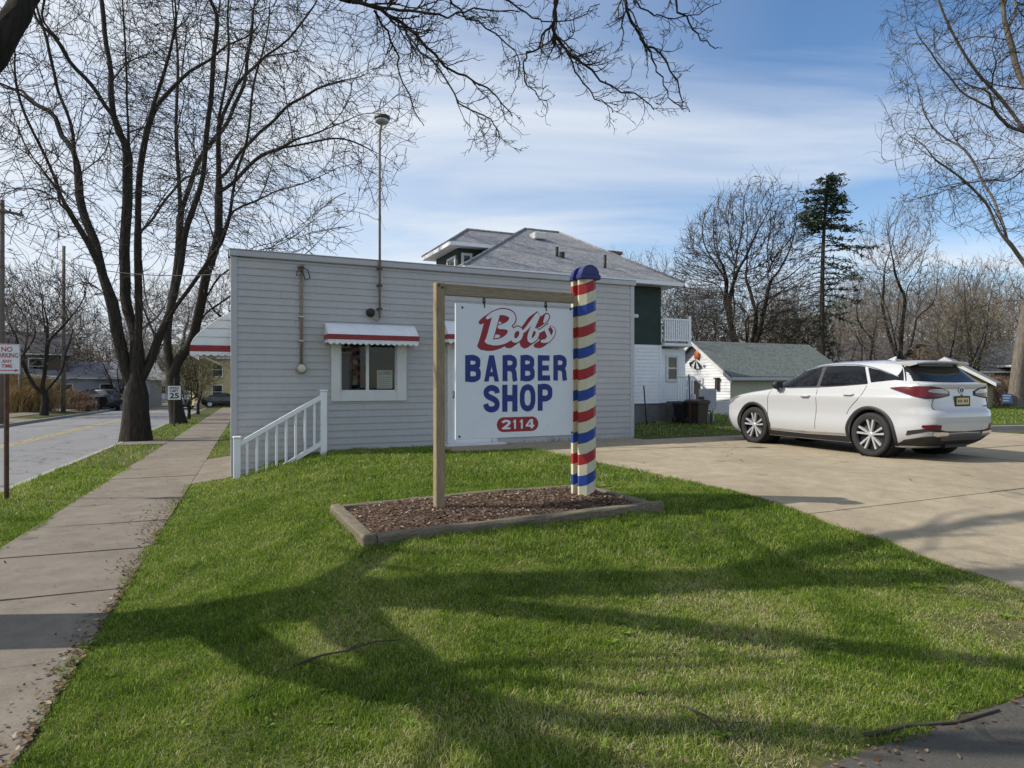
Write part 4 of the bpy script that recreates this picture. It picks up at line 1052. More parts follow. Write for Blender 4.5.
# ------------------------------------------------------------------ lettering helpers
def text_mesh(s, w, h, bold=.02, spacing=1.0):
    """letters as flat mesh fitted to a w x h box centred on the origin in local x,z, facing -y"""
    cu = bpy.data.curves.new('lettering', 'FONT'); cu.body = s; cu.size = 1; cu.offset = bold; cu.space_character = spacing; cu.align_x = 'CENTER'; cu.resolution_u = 4
    o = bpy.data.objects.new('lettering', cu); COL.objects.link(o)
    dg = bpy.context.evaluated_depsgraph_get(); me = bpy.data.meshes.new_from_object(o.evaluated_get(dg)); bpy.data.objects.remove(o)
    co = np.array([v.co[:] for v in me.vertices]); mn, mx = co.min(0), co.max(0)
    out = [(((c[0] - mn[0]) / (mx[0] - mn[0]) - .5) * w, ((c[1] - mn[1]) / (mx[1] - mn[1]) - .5) * h) for c in co]
    faces = [list(p.vertices) for p in me.polygons]; bpy.data.meshes.remove(me); return out, faces
def lettering(mb, s, cx, cz, w, h, y, m=0, bold=.02, spacing=1.0, M_=None):
    vs, fs = text_mesh(s, w, h, bold, spacing)
    P = [Vector((cx + a, y, cz + b)) for a, b in vs]
    # face -y
    out = []
    for f in fs:
        n = (P[f[1]] - P[f[0]]).cross(P[f[2]] - P[f[0]]); out.append(f if n.y < 0 else f[::-1])
    if M_ is not None: P = [M_ @ p for p in P]
    mb.add(P, out, m)

# ------------------------------------------------------------------ the shop
SH = Vector((-5.04, 11.70, .33)); AXv = Vector((*AX, 0)); BXv = Vector((*BX, 0))
def fac(px, py=None, off=0.0):
    k = (px - 512) / F
    lx = (k * (SH.y - BX[1] * off) - SH.x + BX[0] * off) / (AX[0] - k * AX[1])
    Y = SH.y + AX[1] * lx - BX[1] * off
    return lx, (CAMH - (py - HOR) / F * Y - SH.z if py is not None else None)
SW = fac(633)[0]; SHT = 3.70; SD = 8.0
shop = empty('barber_shop', SH, TH, 'single storey grey clapboard shop with flat roof and red striped awnings', 'building')
wx0, wx1 = fac(333)[0], fac(404)[0]; wz1 = fac(368, 340)[1]; wz0 = fac(368, 399)[1]
dx0, dx1 = fac(447)[0], fac(447)[0] + 1.12; dz1 = 2.12
openings = [(wx0, wx1, wz0, wz1), (dx0, dx1, -.02, dz1)]; joint_rng = random.Random(3)
def siding(mb, O, dirx, diry, length, z0, z1, course=.131, lip=.015, holes=(), m=0):
    """lapped boards on a wall: O start corner, dirx along, diry outward; holes (x0,x1,z0,z1) cut clean"""
    zs_ = []; z = z0
    while z < z1 - .01: zs_.append((z, min(z + course, z1))); z += course
    for (a, b) in zs_:
        cuts = sorted({a, b} | {c for h in holes for c in h[2:] if a < c < b})
        for c0, c1 in zip(cuts[:-1], cuts[1:]):
            zm = (c0 + c1) / 2; iv = [(0, length)]
            for h in holes:
                if h[2] < zm < h[3]:
                    nv = []
                    for s_, e in iv:
                        if h[0] > s_: nv.append((s_, min(e, h[0])))
                        if h[1] < e: nv.append((max(s_, h[1]), e))
                    iv = [i for i in nv if i[1] - i[0] > .004]
            if c0 == a and length > 6:     # butt joint somewhere along the board
                xj = joint_rng.uniform(.6, length - .6); iv = [k_ for s_, e in iv for k_ in (((s_, xj - .0015), (xj + .0015, e)) if s_ < xj < e else ((s_, e),))]
            o0 = lip * (1 - (c0 - a) / course); o1 = lip * (1 - (c1 - a) / course)
            for s_, e in iv:
                P = lambda x, o, z_: O + dirx * x + diry * o + Vector((0, 0, z_))
                vs = [P(s_, o0, c0), P(e, o0, c0), P(e, o1, c1), P(s_, o1, c1)]; fs = [(0, 1, 2, 3)]
                if c0 == a: vs += [P(s_, 0, a), P(e, 0, a)]; fs.append((4, 5, 1, 0))
                mb.add(vs, fs, m)
X_, Y_, Z_ = Vector((1, 0, 0)), Vector((0, 1, 0)), Vector((0, 0, 1))
side = Vector((-.418, 1, 0)).normalized(); side_l = Matrix.Rotation(-TH, 3, 'Z') @ side       # street-side wall direction
sn = Vector((-side_l.y, side_l.x, 0))
w = MB(); siding(w, Vector((0, 0, 0)), X_, -Y_, SW, -.40, SHT - .13, holes=openings)
siding(w, Vector((0, 0, 0)), side_l, sn, SD, -.40, SHT - .13)
P0 = Vector((SW, 0, 0)); back = side_l * SD
siding(w, P0, side_l, -sn, SD, .02, SHT - .13)
w.add([back, P0 + back, P0 + back + Z_ * (SHT - .13), back + Z_ * (SHT - .13)], [(0, 1, 2, 3)])
w.build('wall', M['siding'], shop)
f = MB(); f.bbox(-.0, SW + .0, .03, .30, -.75, -.36, .01)
f.build('foundation', M['block'], shop)
cb = .085
for x0_, x1_ in ((-.022, cb), (SW - cb, SW + .022)):
    t = MB(); t.bbox(x0_, x1_, -.024, .06, -.40, SHT - .12, .004); t.build('corner_trim', M['greytrim'], shop)
t = MB(); t.bbox(-.05, SW + .05, -.06, .12, SHT - .11, SHT - .0, .01); t.bbox(-.06, SW + .06, -.07, .1, SHT + .001, SHT + .02, .004)
q0 = Vector((-.07, .121, SHT - .13))
for s_ in (0, 1):
    o = Vector((s_ * SW, 0, 0)); n_ = sn if s_ == 0 else -sn
    vs = [o + n_ * .07 + side_l * .15 + Z_ * (SHT - .13), o + n_ * .07 + side_l * SD + Z_ * (SHT - .13), o - n_ * .1 + side_l * SD + Z_ * (SHT - .13), o - n_ * .1 + side_l * .15 + Z_ * (SHT - .13)]
    t.add(vs + [v + Z_ * .145 for v in vs], [(0, 1, 5, 4), (1, 2, 6, 5), (2, 3, 7, 6), (4, 5, 6, 7), (3, 2, 1, 0)])
t.build('parapet_cap', M['greytrim'], shop)
r_ = MB(); r_.add([Vector((.02, .1, SHT - .25)), Vector((SW - .02, .1, SHT - .25)), P0 + back + Z_ * (SHT - .25), back + Z_ * (SHT - .25)], [(0, 1, 2, 3)])
r_.build('roof', M['shingle_dark'], shop)
# window: wide flat surround, two sliding panes, dark room behind
wr = MB(); tw = .15
fx0, fx1, fz0, fz1 = fac(331)[0], fac(406)[0], fac(368, 401)[1], fac(368, 338)[1]
gx0, gx1, gz0 = fac(340)[0], fac(396.5)[0], fac(368, 391.5)[1]
wr.bbox(fx0, gx0, -.045, .05, fz0, fz1, .006); wr.bbox(gx1, fx1, -.045, .05, fz0, fz1, .006); wr.bbox(gx0 + .001, gx1 - .001, -.044, .05, fz0, gz0, .006); wr.bbox(gx0 + .001, gx1 - .001, -.043, .05, fz1 - .12, fz1, .006)
win = wr.build('window', M['white'], shop)
fr = MB(); mx_ = fac(367.5)[0]
fr.bbox(mx_ - .03, mx_ + .03, .0, .045, gz0, fz1 - .12, .004); fr.bbox(gx0, gx0 + .03, .0, .04, gz0, fz1 - .12, .004); fr.bbox(gx1 - .03, gx1, .0, .04, gz0, fz1 - .12, .004); fr.bbox(gx0 + .03, gx1 - .03, .001, .039, gz0, gz0 + .03, .004)
fr.build('sash', M['white'], win)
for x0_, x1_ in ((gx0 + .031, mx_ - .031), (mx_ + .031, gx1 - .031)):
    g = MB(); g.add([(x0_, .02, gz0 + .03), (x1_, .02, gz0 + .03), (x1_, .02, fz1 - .12), (x0_, .02, fz1 - .12)], [(0, 1, 2, 3)]); g.build('pane', M['glass'], win)
ro = MB(); ro.add([(gx0 - .3, .06, gz0 - .4), (gx1 + .3, .06, gz0 - .4), (gx1 + .3, 1.6, gz0 - .4), (gx0 - .3, 1.6, gz0 - .4), (gx0 - .3, .06, fz1 + .2), (gx1 + .3, .06, fz1 + .2), (gx1 + .3, 1.6, fz1 + .2), (gx0 - .3, 1.6, fz1 + .2)], [(0, 1, 2, 3), (7, 6, 5, 4), (3, 2, 6, 7), (0, 3, 7, 4), (2, 1, 5, 6)])
ro.build('room', M['interior'], shop)
# shelf of goods and a lit doorway glimpsed inside
sh = MB(); cx = gx0 + .42
for k, (c_, z_) in enumerate(((1, .55), (0, .37), (2, .22), (2, .12))): sh.bbox(cx, cx + .10, .9, .95, gz0 + z_, gz0 + z_ + .10, .004, c_)
sh.bbox(gx0 - .05, gx0 + .34, .85, .95, gz0 - .1, gz0 + .75, .02, 3); sh.bbox(gx0 + .30, gx0 + .52, 1.0, 1.1, gz0 + .45, gz0 + .95, .02, 4)
tag(sh.build('shelf_goods', [M['orange'], M['paper'], M['cream'], M['greywall'], M['awn_red']]), 'shelf goods dimly seen through the shop window pane', 'shelf').matrix_world = Matrix.Translation(SH) @ Matrix.Rotation(TH, 4, 'Z')
# paper notice
nx0, nx1 = fac(377.5)[0], fac(393)[0]; nz0, nz1 = gz0 + .05, gz0 + .42
no = empty('window_notice', SH + AXv * nx0 + BXv * .05 + Z_ * nz0, TH, 'white paper notice with red heading taped inside the shop window', 'notice')
nb = MB(); W_, H_n = nx1 - nx0, nz1 - nz0; nb.bbox(0, W_, -.001, .001, 0, H_n, .0004); nb.build('sheet', M['paper'], no)
nl = MB(); lettering(nl, 'CLOSED', W_ * .5, H_n * .85, W_ * .85, H_n * .17, -.004, 0, .02)
for k in range(5): nl.box(W_ * .12, W_ * (.88 - .1 * (k % 2)), -.0035, -.003, H_n * (.16 + .11 * k), H_n * (.19 + .11 * k), 1)
nl.build('lettering', [M['red_pale'], M['greytrim']], no)

def awning(name, x0, x1, zt, zb, dep, n, mats, parent, val=.16):
    """ribbed metal awning: bowed top of long ridged slats, red band, scalloped white edge, side cheeks"""
    mb = MB(); P = []; k = 8
    for i in range(k + 1):
        s_ = i / k; row = []
        for j in range(n * 4 + 1):
            x = x0 + (x1 - x0) * j / (n * 4); rib = 0
            row.append(Vector((x, -.02 - dep * (s_ ** .85), zt - (zt - zb) * (s_ ** 1.6) + (.006 if i % 2 else 0))))
        P.append(row)
    mb.grid(P, 0, False)
    for x in (x0, x1):
        cheek = [P[i][0 if x == x0 else -1] for i in range(k + 1)] + [Vector((x, -.02, zb))]
        mb.add(cheek, [list(range(k + 2))], 0)
    o = mb.build(name, mats[0], parent)
    e = -.02 - dep
    b = MB(); b.bbox(x0 - .012, x1 + .012, e - .012, e + .004, zb - .075, zb + .02, .004); b.bbox(x0 - .012, x0 + .004, e + .005, -.03, zb - .075, zb + .02, .003); b.bbox(x1 - .004, x1 + .012, e + .005, -.03, zb - .075, zb + .02, .003)
    b.build('stripe', mats[1], o)
    s2 = MB(); ns = max(6, int((x1 - x0) / .105)); top = zb - .076; poly = []
    pts = []
    for j in range(ns * 6 + 1):
        t_ = j / (ns * 6); ph = (j % 6) / 6; pts.append((x0 + (x1 - x0) * t_, top - .058 - .038 * abs(math.sin(math.pi * j / 6))))
    vs = [Vector((a, e, top)) for a, _ in pts] + [Vector((a, e, b_)) for a, b_ in pts]; m_ = len(pts)
    vs2 = [v + Vector((0, .006, 0)) for v in vs]
    s2.add(vs, [[i + m_, i + 1 + m_, i + 1, i] for i in range(m_ - 1)]); s2.add(vs2, [[i, i + 1, i + 1 + m_, i + m_] for i in range(m_ - 1)]); s2.add(vs[m_:] + vs2[m_:], [[i, i + m_, i + 1 + m_, i + 1] for i in range(m_ - 1)])
    for x in (x0 - .004, x1 + .004): s2.add([(x, e, top), (x, -.03, top), (x, -.03, top - .05), (x, e, top - .07)], [(0, 1, 2, 3)])
    s2.build('scalloped_edge', mats[0], o); return o
ax0, _ = fac(327, off=.3); ax1, _ = fac(417, off=.3)
azb = fac(370, 336, .42)[1]; azt = azb + .25
awning('awning', ax0, ax1, azt, azb, .40, 12, (M['awn_white'], M['awn_red']), shop)
awning('awning', dx0 - .12, dx1 + .12, dz1 + .46, dz1 + .14, .40, 10, (M['awn_white'], M['awn_red']), shop)
# front door
d = MB(); d.bbox(dx0 + .10, dx1 - .10, .02, .06, .0, dz1 - .10, .006)
door = d.build('door', M['vinyl'], shop)
d = MB(); d.bbox(dx0, dx0 + .10, -.04, .07, 0, dz1, .005); d.bbox(dx1 - .10, dx1, -.04, .07, 0, dz1, .005); d.bbox(dx0 + .101, dx1 - .101, -.039, .07, dz1 - .10, dz1, .005); d.build('frame', M['white'], door)
d = MB(); d.bbox(dx0 + .22, dx1 - .22, .012, .03, .95, dz1 - .25, .004); d.build('pane', M['darkglass'], door)
d = MB(); d.tube([(dx0 + .15, .02, 1.0), (dx0 + .15, -.03, 1.0), (dx0 + .15, -.03, 1.12), (dx0 + .15, .02, 1.12)], .012, 8); d.build('handle', M['darkmetal'], door)
d = MB(); d.bbox(dx0 - .1, dx1 + .1, -.30, -.05, -.05, .05, .01); d.build('doorstep', M['white'], shop)
# porch awning on the street side, seen end on: bowed white panels with a red band
pa = MB(); sl = side_l
prof = [(0, .62), (.14, .535), (.28, .44), (.42, .33), (.54, .215), (.63, .10), (.67, 0)]     # out, up
A0 = Vector((0, 0, fac(232, 345)[1])) + side_l * .22; LEN = 2.6
for s_ in (0, LEN):
    pts = [A0 + sl * s_ + sn * (o + .01) + Z_ * h for o, h in prof] + [A0 + sl * s_ + sn * .01]
    for lv in range(4):                                                   # stacked slats in the cheek
        z0_, z1_ = lv * .155, min((lv + 1) * .155 - .008, .62)
        def out_at(h): 
            for (o1, h1), (o2, h2) in zip(prof[:-1], prof[1:]):
                if h2 <= h <= h1: return o1 + (o2 - o1) * (h1 - h) / (h1 - h2)
            return 0
        pa.add([A0 + sl * (s_ - .012) + sn * .01 + Z_ * z0_, A0 + sl * (s_ - .012) + sn * (out_at(z0_) + .01) + Z_ * z0_, A0 + sl * s_ + sn * (out_at(z1_) + .01) + Z_ * z1_, A0 + sl * s_ + sn * .01 + Z_ * z1_], [(0, 1, 2, 3)])
pa.grid([[A0 + sl * (LEN * j / 26) + sn * (o + .012 + .008 * (j % 2)) + Z_ * (h + .01 * (j % 2)) for j in range(27)] for o, h in prof], 0, False)
pawn = pa.build('awning', M['awn_white'], shop)
pb = MB()
ew = lambda s0, o0, o1, z0, z1, th=.012: [A0 + sl * (s0 + a) + sn * o + Z_ * z for a in (0, th) for o in (o0, o1) for z in (z0, z1)]
BOXF = [(0, 1, 3, 2), (4, 6, 7, 5), (0, 4, 5, 1), (2, 3, 7, 6), (0, 2, 6, 4), (1, 5, 7, 3)]
pb.add(ew(-.03, .0, .695, -.115, -.005), BOXF); pb.add(ew(-.03, .685, .70, -.115, -.005, LEN + .05), BOXF)
pb.build('stripe', M['awn_red'], pawn)
pe_ = MB(); pts = [(.0 + .695 * j / 36, -.165 - .03 * abs(math.sin(math.pi * j / 6))) for j in range(37)]
vs = [A0 - sl * .028 + sn * o - Z_ * .116 for o, _ in pts] + [A0 - sl * .028 + sn * o + Z_ * z for o, z in pts]
pe_.add(vs, [[i, i + 1, i + 38, i + 37] for i in range(36)]); pe_.add(ew(-.02, .685, .695, -.19, -.116, LEN + .03), BOXF)
pe_.build('scalloped_edge', M['awn_white'], pawn)
for s0_ in (.06, 1.3): br_ = MB(); br_.tube([A0 + sl * s0_ + sn * .65 - Z_ * .12, A0 + sl * s0_ + sn * .02 - Z_ * .42], .014, 6); br_.build('brace', M['cream'], pawn)

# electric service: conduit with weatherhead down to a round meter
cxl, cz1 = fac(301.5, 270, .06); mz = fac(303, 368.5, .06)[1]; mxl = fac(303, off=.06)[0]
Wl = lambda lx, ly, lz: SH + AXv * lx + BXv * ly + Z_ * lz
sv = empty('electric_service', Wl(cxl, 0, mz), TH, 'brown conduit with round electric meter on the grey shop wall', 'electric meter')
m_ = MB(); m_.tube([(0, -.05, .10), (0, -.05, cz1 - mz)], .026, 10); m_.tube([(0, -.06, cz1 - mz - .02), (0, -.075, cz1 - mz + .08), (0, -.14, cz1 - mz + .06)], [.04, .05, .03], 10); m_.build('conduit', M['conduit'], sv)
for zz in (.5, .95): m_ = MB(); m_.bbox(-.05, .05, -.085, -.01, zz, zz + .035, .006); m_.build('clamp', M['metal'], sv)
m_ = MB(); m_.lathe([(0, -.14), (.07, -.14), (.085, -.12), (.088, -.06), (.10, -.055), (.105, -.02), (.10, 0)], 24, None, 0, True, 'y'); mt = m_.build('meter', M['metal'], sv)
m_ = MB(); m_.lathe([(0, -.155), (.06, -.153), (.07, -.142)], 20, None, 0, True, 'y'); m_.build('dial', M['cream'], mt)
m_ = MB(); m_.tube([(0, -.12, cz1 - mz + .05), (.10, -.20, cz1 - mz - .02), (.14, -.16, cz1 - mz - .16), (.06, -.14, cz1 - mz - .20), (0.02, -.10, cz1 - mz - .05)], .010, 6); m_.tube([(-.02, -.12, cz1 - mz + .05), (-.09, -.18, cz1 - mz - .04), (-.10, -.16, cz1 - mz - .12), (-.02, -.1, cz1 - mz - .1)], .009, 6); m_.build('drip_loop', M['black'], sv)
# lamp mast
lxp, lzb = fac(379.5, 318, .07); lzt = fac(379.5, 128, .07)[1]
lm = empty('lamp_mast', Wl(lxp, 0, lzb), TH, 'tall thin mast with a small drum lamp rising above the shop roof', 'lamp mast')
hgt = lzt - lzb
m_ = MB(); m_.tube([(-.15, -.03, .06), (-.13, -.10, -.02), (-.07, -.11, -.07), (0, -.09, -.02), (0, -.09, .06)], .013, 8); m_.tube([(0, -.09, .0), (0, -.09, hgt - .25), (0.005, -.10, hgt - .05), (.03, -.12, hgt + .05)], .024, 10); m_.build('pole', M['conduit'], lm)
for zz in (.16, .62, .95): m_ = MB(); m_.bbox(-.05, .05, -.125, -.018, zz, zz + .03, .005); m_.build('clamp', M['darkmetal'], lm)
m_ = MB(); m_.lathe([(0, -.09), (.075, -.09), (.085, -.06), (.085, 0), (0, 0)], 16, Matrix.Translation((-.17, 0, .10)), 0, True, 'y'); m_.build('junction_box', M['black'], lm)
m_ = MB(); m_.lathe([(0, .03), (.10, .03), (.13, .05), (.135, .10), (.12, .12)], 20, Matrix.Translation((.04, -.12, hgt + .05))); hd = m_.build('lamp_head', M['metal'], lm)
m_ = MB(); m_.lathe([(.15, .105), (.155, .12), (.15, .165), (.06, .185), (0, .187)], 20, Matrix.Translation((.04, -.12, hgt + .05))); m_.build('cap', M['darkmetal'], hd)

# stair railing of white vinyl
ro_ = .55
bx_, bz_ = fac(237, 437, ro_); tx_, tz_ = fac(323.5, 390.5, ro_)
base = SH + AXv * bx_ - BXv * ro_
zb_ = ht(base.x, base.y) - .08 - base.z
rl = empty('stair_railing', base, TH, 'white vinyl stair railing sloping up along the grey shop wall', 'railing')
dx_ = tx_ - bx_; hb, htp = bz_, tz_
tb = Vector((SH + AXv * tx_ - BXv * ro_)); ztb = ht(tb.x, tb.y) - .08 - base.z
for (x, zlo, zhi) in ((0, zb_, hb), (dx_, ztb, htp)):
    m_ = MB(); m_.bbox(x - .055, x + .055, -.055, .055, zlo, zhi - .02, .006); m_.bbox(x - .068, x + .068, -.068, .068, zhi - .02, zhi + .012, .01); m_.build('post', M['vinyl'], rl)
def slope_bar(name, z_0, z_1, w_, h_):
    m_ = MB(); m_.add([(x, y, z + dz) for x, z in ((.05, z_0), (dx_ - .05, z_1)) for y in (-w_ / 2, w_ / 2) for dz in (-h_, 0)], [(0, 1, 3, 2), (4, 6, 7, 5), (0, 4, 5, 1), (2, 3, 7, 6), (0, 2, 6, 4), (1, 5, 7, 3)]); return m_.build(name, M['vinyl'], rl)
sl_ = (fac(320, 395, ro_)[1] - fac(241, 441, ro_)[1]) / (dx_)
z_a, z_b = fac(241, 441, ro_)[1], fac(320, 395, ro_)[1]
slope_bar('top_rail', z_a, z_b, .075, .085)
zl_b = fac(320, 443, ro_)[1] + .03; zl_a = zl_b - (z_b - z_a)
slope_bar('bottom_rail', zl_a, zl_b, .05, .085)
for k in range(8):
    x = dx_ * (k + 1) / 9; t_ = x / dx_; m_ = MB(); m_.bbox(x - .02, x + .02, -.02, .02, zl_a + (zl_b - zl_a) * t_ - .03, z_a + (z_b - z_a) * t_ - .05, .003); m_.build('baluster', M['vinyl'], rl)

# ------------------------------------------------------------------ the sign by the shop
PO = Vector((-.741, 6.60, 0)); PP = Vector((.812, 7.40, 0)); SA = math.atan2(PP.y - PO.y, PP.x - PO.x); SL = (PP - PO).length
gz = ht(PO.x, PO.y)
ca, sa = math.cos(SA), math.sin(SA)
def frm(px, py, off=0.0):
    k = (px - 512) / F; lx = (k * (PO.y - ca * off) - PO.x - sa * off) / (ca - k * sa); Y = PO.y + sa * lx - ca * off
    return lx, CAMH - (py - HOR) / F * Y - gz
frame = empty('sign_frame', (PO.x, PO.y, gz), SA, 'weathered wooden sign post and beam joined to a striped barber pole', 'sign frame')
pt = frm(441, 283)[1]
m_ = MB(); m_.bbox(-.047, .047, -.047, .047, -.25, pt, .006); post = m_.build('post', M['post'], frame)
for xx, zz in ((-.02, pt - .03), (.02, pt - .05)): m_ = MB(); m_.lathe([(0, -.056), (.012, -.055), (.014, -.047)], 10, Matrix.Translation((xx, 0, zz)), 0, False, 'y'); m_.build('bolt', M['darkmetal'], post)
bt = frm(447, 284)[1]; m_ = MB(); m_.bbox(.048, SL - .13, -.025, .035, bt - .115, bt, .005); m_.build('beam', M['beam'], frame)
# barber pole: two tall boards with rounded tops around a core, faceted front
gp = ht(PP.x, PP.y) - gz; ptop = frm(584, 278, .1)[1]; hw = .112
def pole_board(yf, faceted):
    mb = MB()
    if faceted: xs = [(-hw, 0), (-hw, -.03), (-.045, -.085), (.045, -.085), (hw, -.03), (hw, 0)]
    else: xs = [(-hw, 0.0), (-hw, -.045), (hw, -.045), (hw, 0)]
    lo, hi = gp - .1, ptop
    nz = 2; vs = [Vector((SL + x, yf + y, z)) for z in (lo, hi) for x, y in xs]; n = len(xs)
    return mb.add(vs, [[i, (i + 1) % n, (i + 1) % n + n, i + n] for i in range(n)] + [list(range(n))[::-1], [i + n for i in range(n)]])
def moved(mb, name, matl, parent, org):
    mb.v = [(v[0] - org[0], v[1] - org[1], v[2] - org[2]) for v in mb.v]; o = mb.build(name, matl, parent); o.location = org; return o
for yf, fc in ((-.055, True), (.085, False)): moved(pole_board(yf, fc), 'striped_board', M['stripes'], frame, (SL, 0, gp))
m_ = MB(); m_.bbox(SL - .045, SL + .09, -.054, .039, gp - .1, ptop, .004); m_.build('core_post', M['post'], frame)
for yf, d0 in ((-.055, -.085), (.085, -.045)):
    m_ = MB(); arc = [(SL + math.cos(math.pi * k / 18) * hw * 1.02, ptop + .04 + math.sin(math.pi * k / 18) * hw * .95) for k in range(19)]
    m_.prism(arc, yf + d0 - .01, yf); m_.bbox(SL - hw - .022, SL + hw + .022, yf + d0 - .02, yf + .004, ptop - .015, ptop + .039, .008); m_.build('dome', M['navy'], frame)

# the hanging board
bl = frm(455.2, 304)[0]; brx = frm(572.6, 309)[0]; zt_ = (frm(455.2, 304)[1] + frm(572.6, 309)[1]) / 2; zb2 = (frm(455.6, 440)[1] + frm(572.6, 434.5)[1]) / 2
BW, BH = brx - bl, zt_ - zb2
board = empty('shop_sign', (PO.x + ca * bl, PO.y + sa * bl, gz + zb2), SA, 'white hanging sign with red script, blue block letters and a red number badge', 'sign')
m_ = MB(); m_.bbox(0, BW, -.012, .012, 0, BH, .003); m_.build('panel', M['signface'], board)
def brd(px, py):
    lx, z = frm(px, py, .014); return lx - bl, z - zb2
def brz(zx, zy): return brd(440 + zx / 4.8, 290 + zy / 4.8)
# heavy condensed block capitals drawn as bars and bent strokes
GLY = {  # strokes on a 0..1 x 0..1 body; 'b' bar (x0,x1,z0,z1), 'p' polygon, 's' stroke (points, closed)
 'H': [('b', 0, .34, 0, 1), ('b', .66, 1, 0, 1), ('b', .34, .66, .38, .62)],
 'E': [('b', 0, .37, 0, 1), ('b', .37, .96, .785, 1), ('b', .37, .90, .395, .605), ('b', .37, 1, 0, .215)],
 'A': [('p', [(0, 0), (.30, 0), (.65, 1), (.33, 1)]), ('p', [(.70, 0), (1, 0), (.67, 1), (.35, 1)]), ('b', .22, .78, .19, .36)],
 'B': [('b', 0, .34, 0, 1), ('s', [(.25, .90), (.55, .90), (.80, .83), (.83, .72), (.80, .61), (.55, .54), (.25, .54)], .225), ('s', [(.25, .50), (.58, .50), (.82, .42), (.86, .29), (.82, .17), (.58, .10), (.25, .10)], .225)],
 'P': [('b', 0, .34, 0, 1), ('s', [(.25, .90), (.58, .90), (.82, .82), (.86, .68), (.82, .54), (.58, .46), (.25, .46)], .225)],
 'R': [('b', 0, .34, 0, 1), ('s', [(.25, .90), (.58, .90), (.80, .83), (.84, .71), (.80, .59), (.58, .51), (.25, .51)], .225), ('s', [(.55, .50), (.72, .44), (.81, .32), (.83, .15), (.88, .0)], .225)],
 'O': [('s', [(.5, .90), (.26, .84), (.145, .66), (.135, .5), (.145, .34), (.26, .16), (.5, .10), (.74, .16), (.855, .34), (.865, .5), (.855, .66), (.74, .84), (.5, .90), (.26, .84)], .225)],
 'S': [('s', [(.87, .70), (.80, .83), (.50, .90), (.22, .83), (.15, .71), (.25, .60), (.50, .52), (.76, .43), (.86, .30), (.78, .16), (.50, .10), (.22, .16), (.12, .31)], .225)],
 '1': [('b', .38, .70, 0, 1), ('p', [(.10, .72), (.38, .70), (.38, .92), (.46, 1), (.40, 1)])],
 '2': [('s', [(.14, .68), (.20, .82), (.48, .90), (.78, .82), (.84, .68), (.74, .50), (.45, .28), (.22, .12)], .225), ('b', .04, .96, 0, .19)],
 '4': [('b', .56, .84, 0, 1), ('b', 0, 1, .20, .39), ('p', [(0, .37), (.26, .37), (.60, .84), (.58, 1), (.50, 1)])],
}
def glyphs(mb, text, x0, x1, zlo, zhi, y, gap, sw=.32):
    """zlo, zhi: (left, right) pairs so a line of letters can follow the board's edges"""
    n = len(text); wid = {'1': .62, 'E': .9}; tw_ = sum(wid.get(c, 1) for c in text); cw = (x1 - x0 - gap * (n - 1)) / tw_; x = x0
    for ci, c in enumerate(text):
        w_ = cw * wid.get(c, 1); f_ = (x + w_ / 2 - x0) / (x1 - x0); z0 = zlo[0] + (zlo[1] - zlo[0]) * f_; h_ = zhi[0] + (zhi[1] - zhi[0]) * f_ - z0
        for gi, g in enumerate(GLY[c]):
            yy = y - gi * 1.2e-4
            if g[0] == 'b': poly = [(g[1], g[3]), (g[2], g[3]), (g[2], g[4]), (g[1], g[4])]
            elif g[0] == 'p': poly = g[1]
            if g[0] in 'bp':
                P = [Vector((x + a * w_, yy, z0 + b_ * h_)) for a, b_ in poly]; nn = (P[1] - P[0]).cross(P[2] - P[0]); mb.add(P, [list(range(len(P))) if nn.y < 0 else list(range(len(P)))[::-1]])
            else:
                pts = [(x + a * w_, z0 + b_ * h_) for a, b_ in g[1]]; P = resample([(a, 0, b_) for a, b_ in pts], 40); T = norm(np.gradient(P, axis=0)); vs = []
                for i in range(40):
                    # horizontal parts a little lighter than the uprights
                    tx, tz = T[i][0], T[i][2]; th_ = (sw * w_) * abs(tz) + g[2] * h_ * abs(tx); th_ = th_ / (abs(tz) + abs(tx)); N_ = np.array((-tz, 0, tx)) * th_ / 2
                    for s_ in (1, -1): vs.append(Vector((P[i][0] + s_ * N_[0], yy - i * 1e-6, P[i][2] + s_ * N_[2])))
                fs = []
                for i in range(39):
                    q = [2 * i, 2 * i + 1, 2 * i + 3, 2 * i + 2]; nn = (vs[q[1]] - vs[q[0]]).cross(vs[q[2]] - vs[q[0]]); fs.append(q if nn.y < 0 else q[::-1])
                mb.add(vs, fs)
        x += w_ + gap
m_ = MB()
def block(s, c, g):
    q = [brz(*v) for v in c]; glyphs(m_, s, (q[0][0] + q[2][0]) / 2, (q[1][0] + q[3][0]) / 2, (q[2][1], q[3][1]), (q[0][1], q[1][1]), -.0142, g * (q[1][0] - q[0][0]) * .55)
block('BARBER', ((121, 313), (608, 313), (121, 441), (608, 434)), .062)
block('SHOP', ((210, 457), (538, 451), (210, 588), (538, 578)), .075)
m_.build('lettering', M['blue'], board)
# number badge
(bx0, bz0), (bx1, bz1) = brz(273, 612), brz(472, 675)
m_ = MB(); r2 = (bz0 - bz1) / 2; cz = (bz0 + bz1) / 2
pl = [(bx1 - r2 + math.cos(a) * r2, cz + math.sin(a) * r2) for a in np.linspace(-math.pi / 2, math.pi / 2, 14)] + [(bx0 + r2 - math.cos(a) * r2, cz - math.sin(a) * r2) for a in np.linspace(-math.pi / 2, math.pi / 2, 14)]
m_.prism(pl, -.0145, -.0122); badge = m_.build('number_badge', M['red'], board)
m_ = MB(); glyphs(m_, '2114', bx0 + (bx1 - bx0) * .11, bx1 - (bx1 - bx0) * .10, (cz - r2 * .64,) * 2, (cz + r2 * .64,) * 2, -.0160, .016); m_.build('house_number', M['signface'], badge)
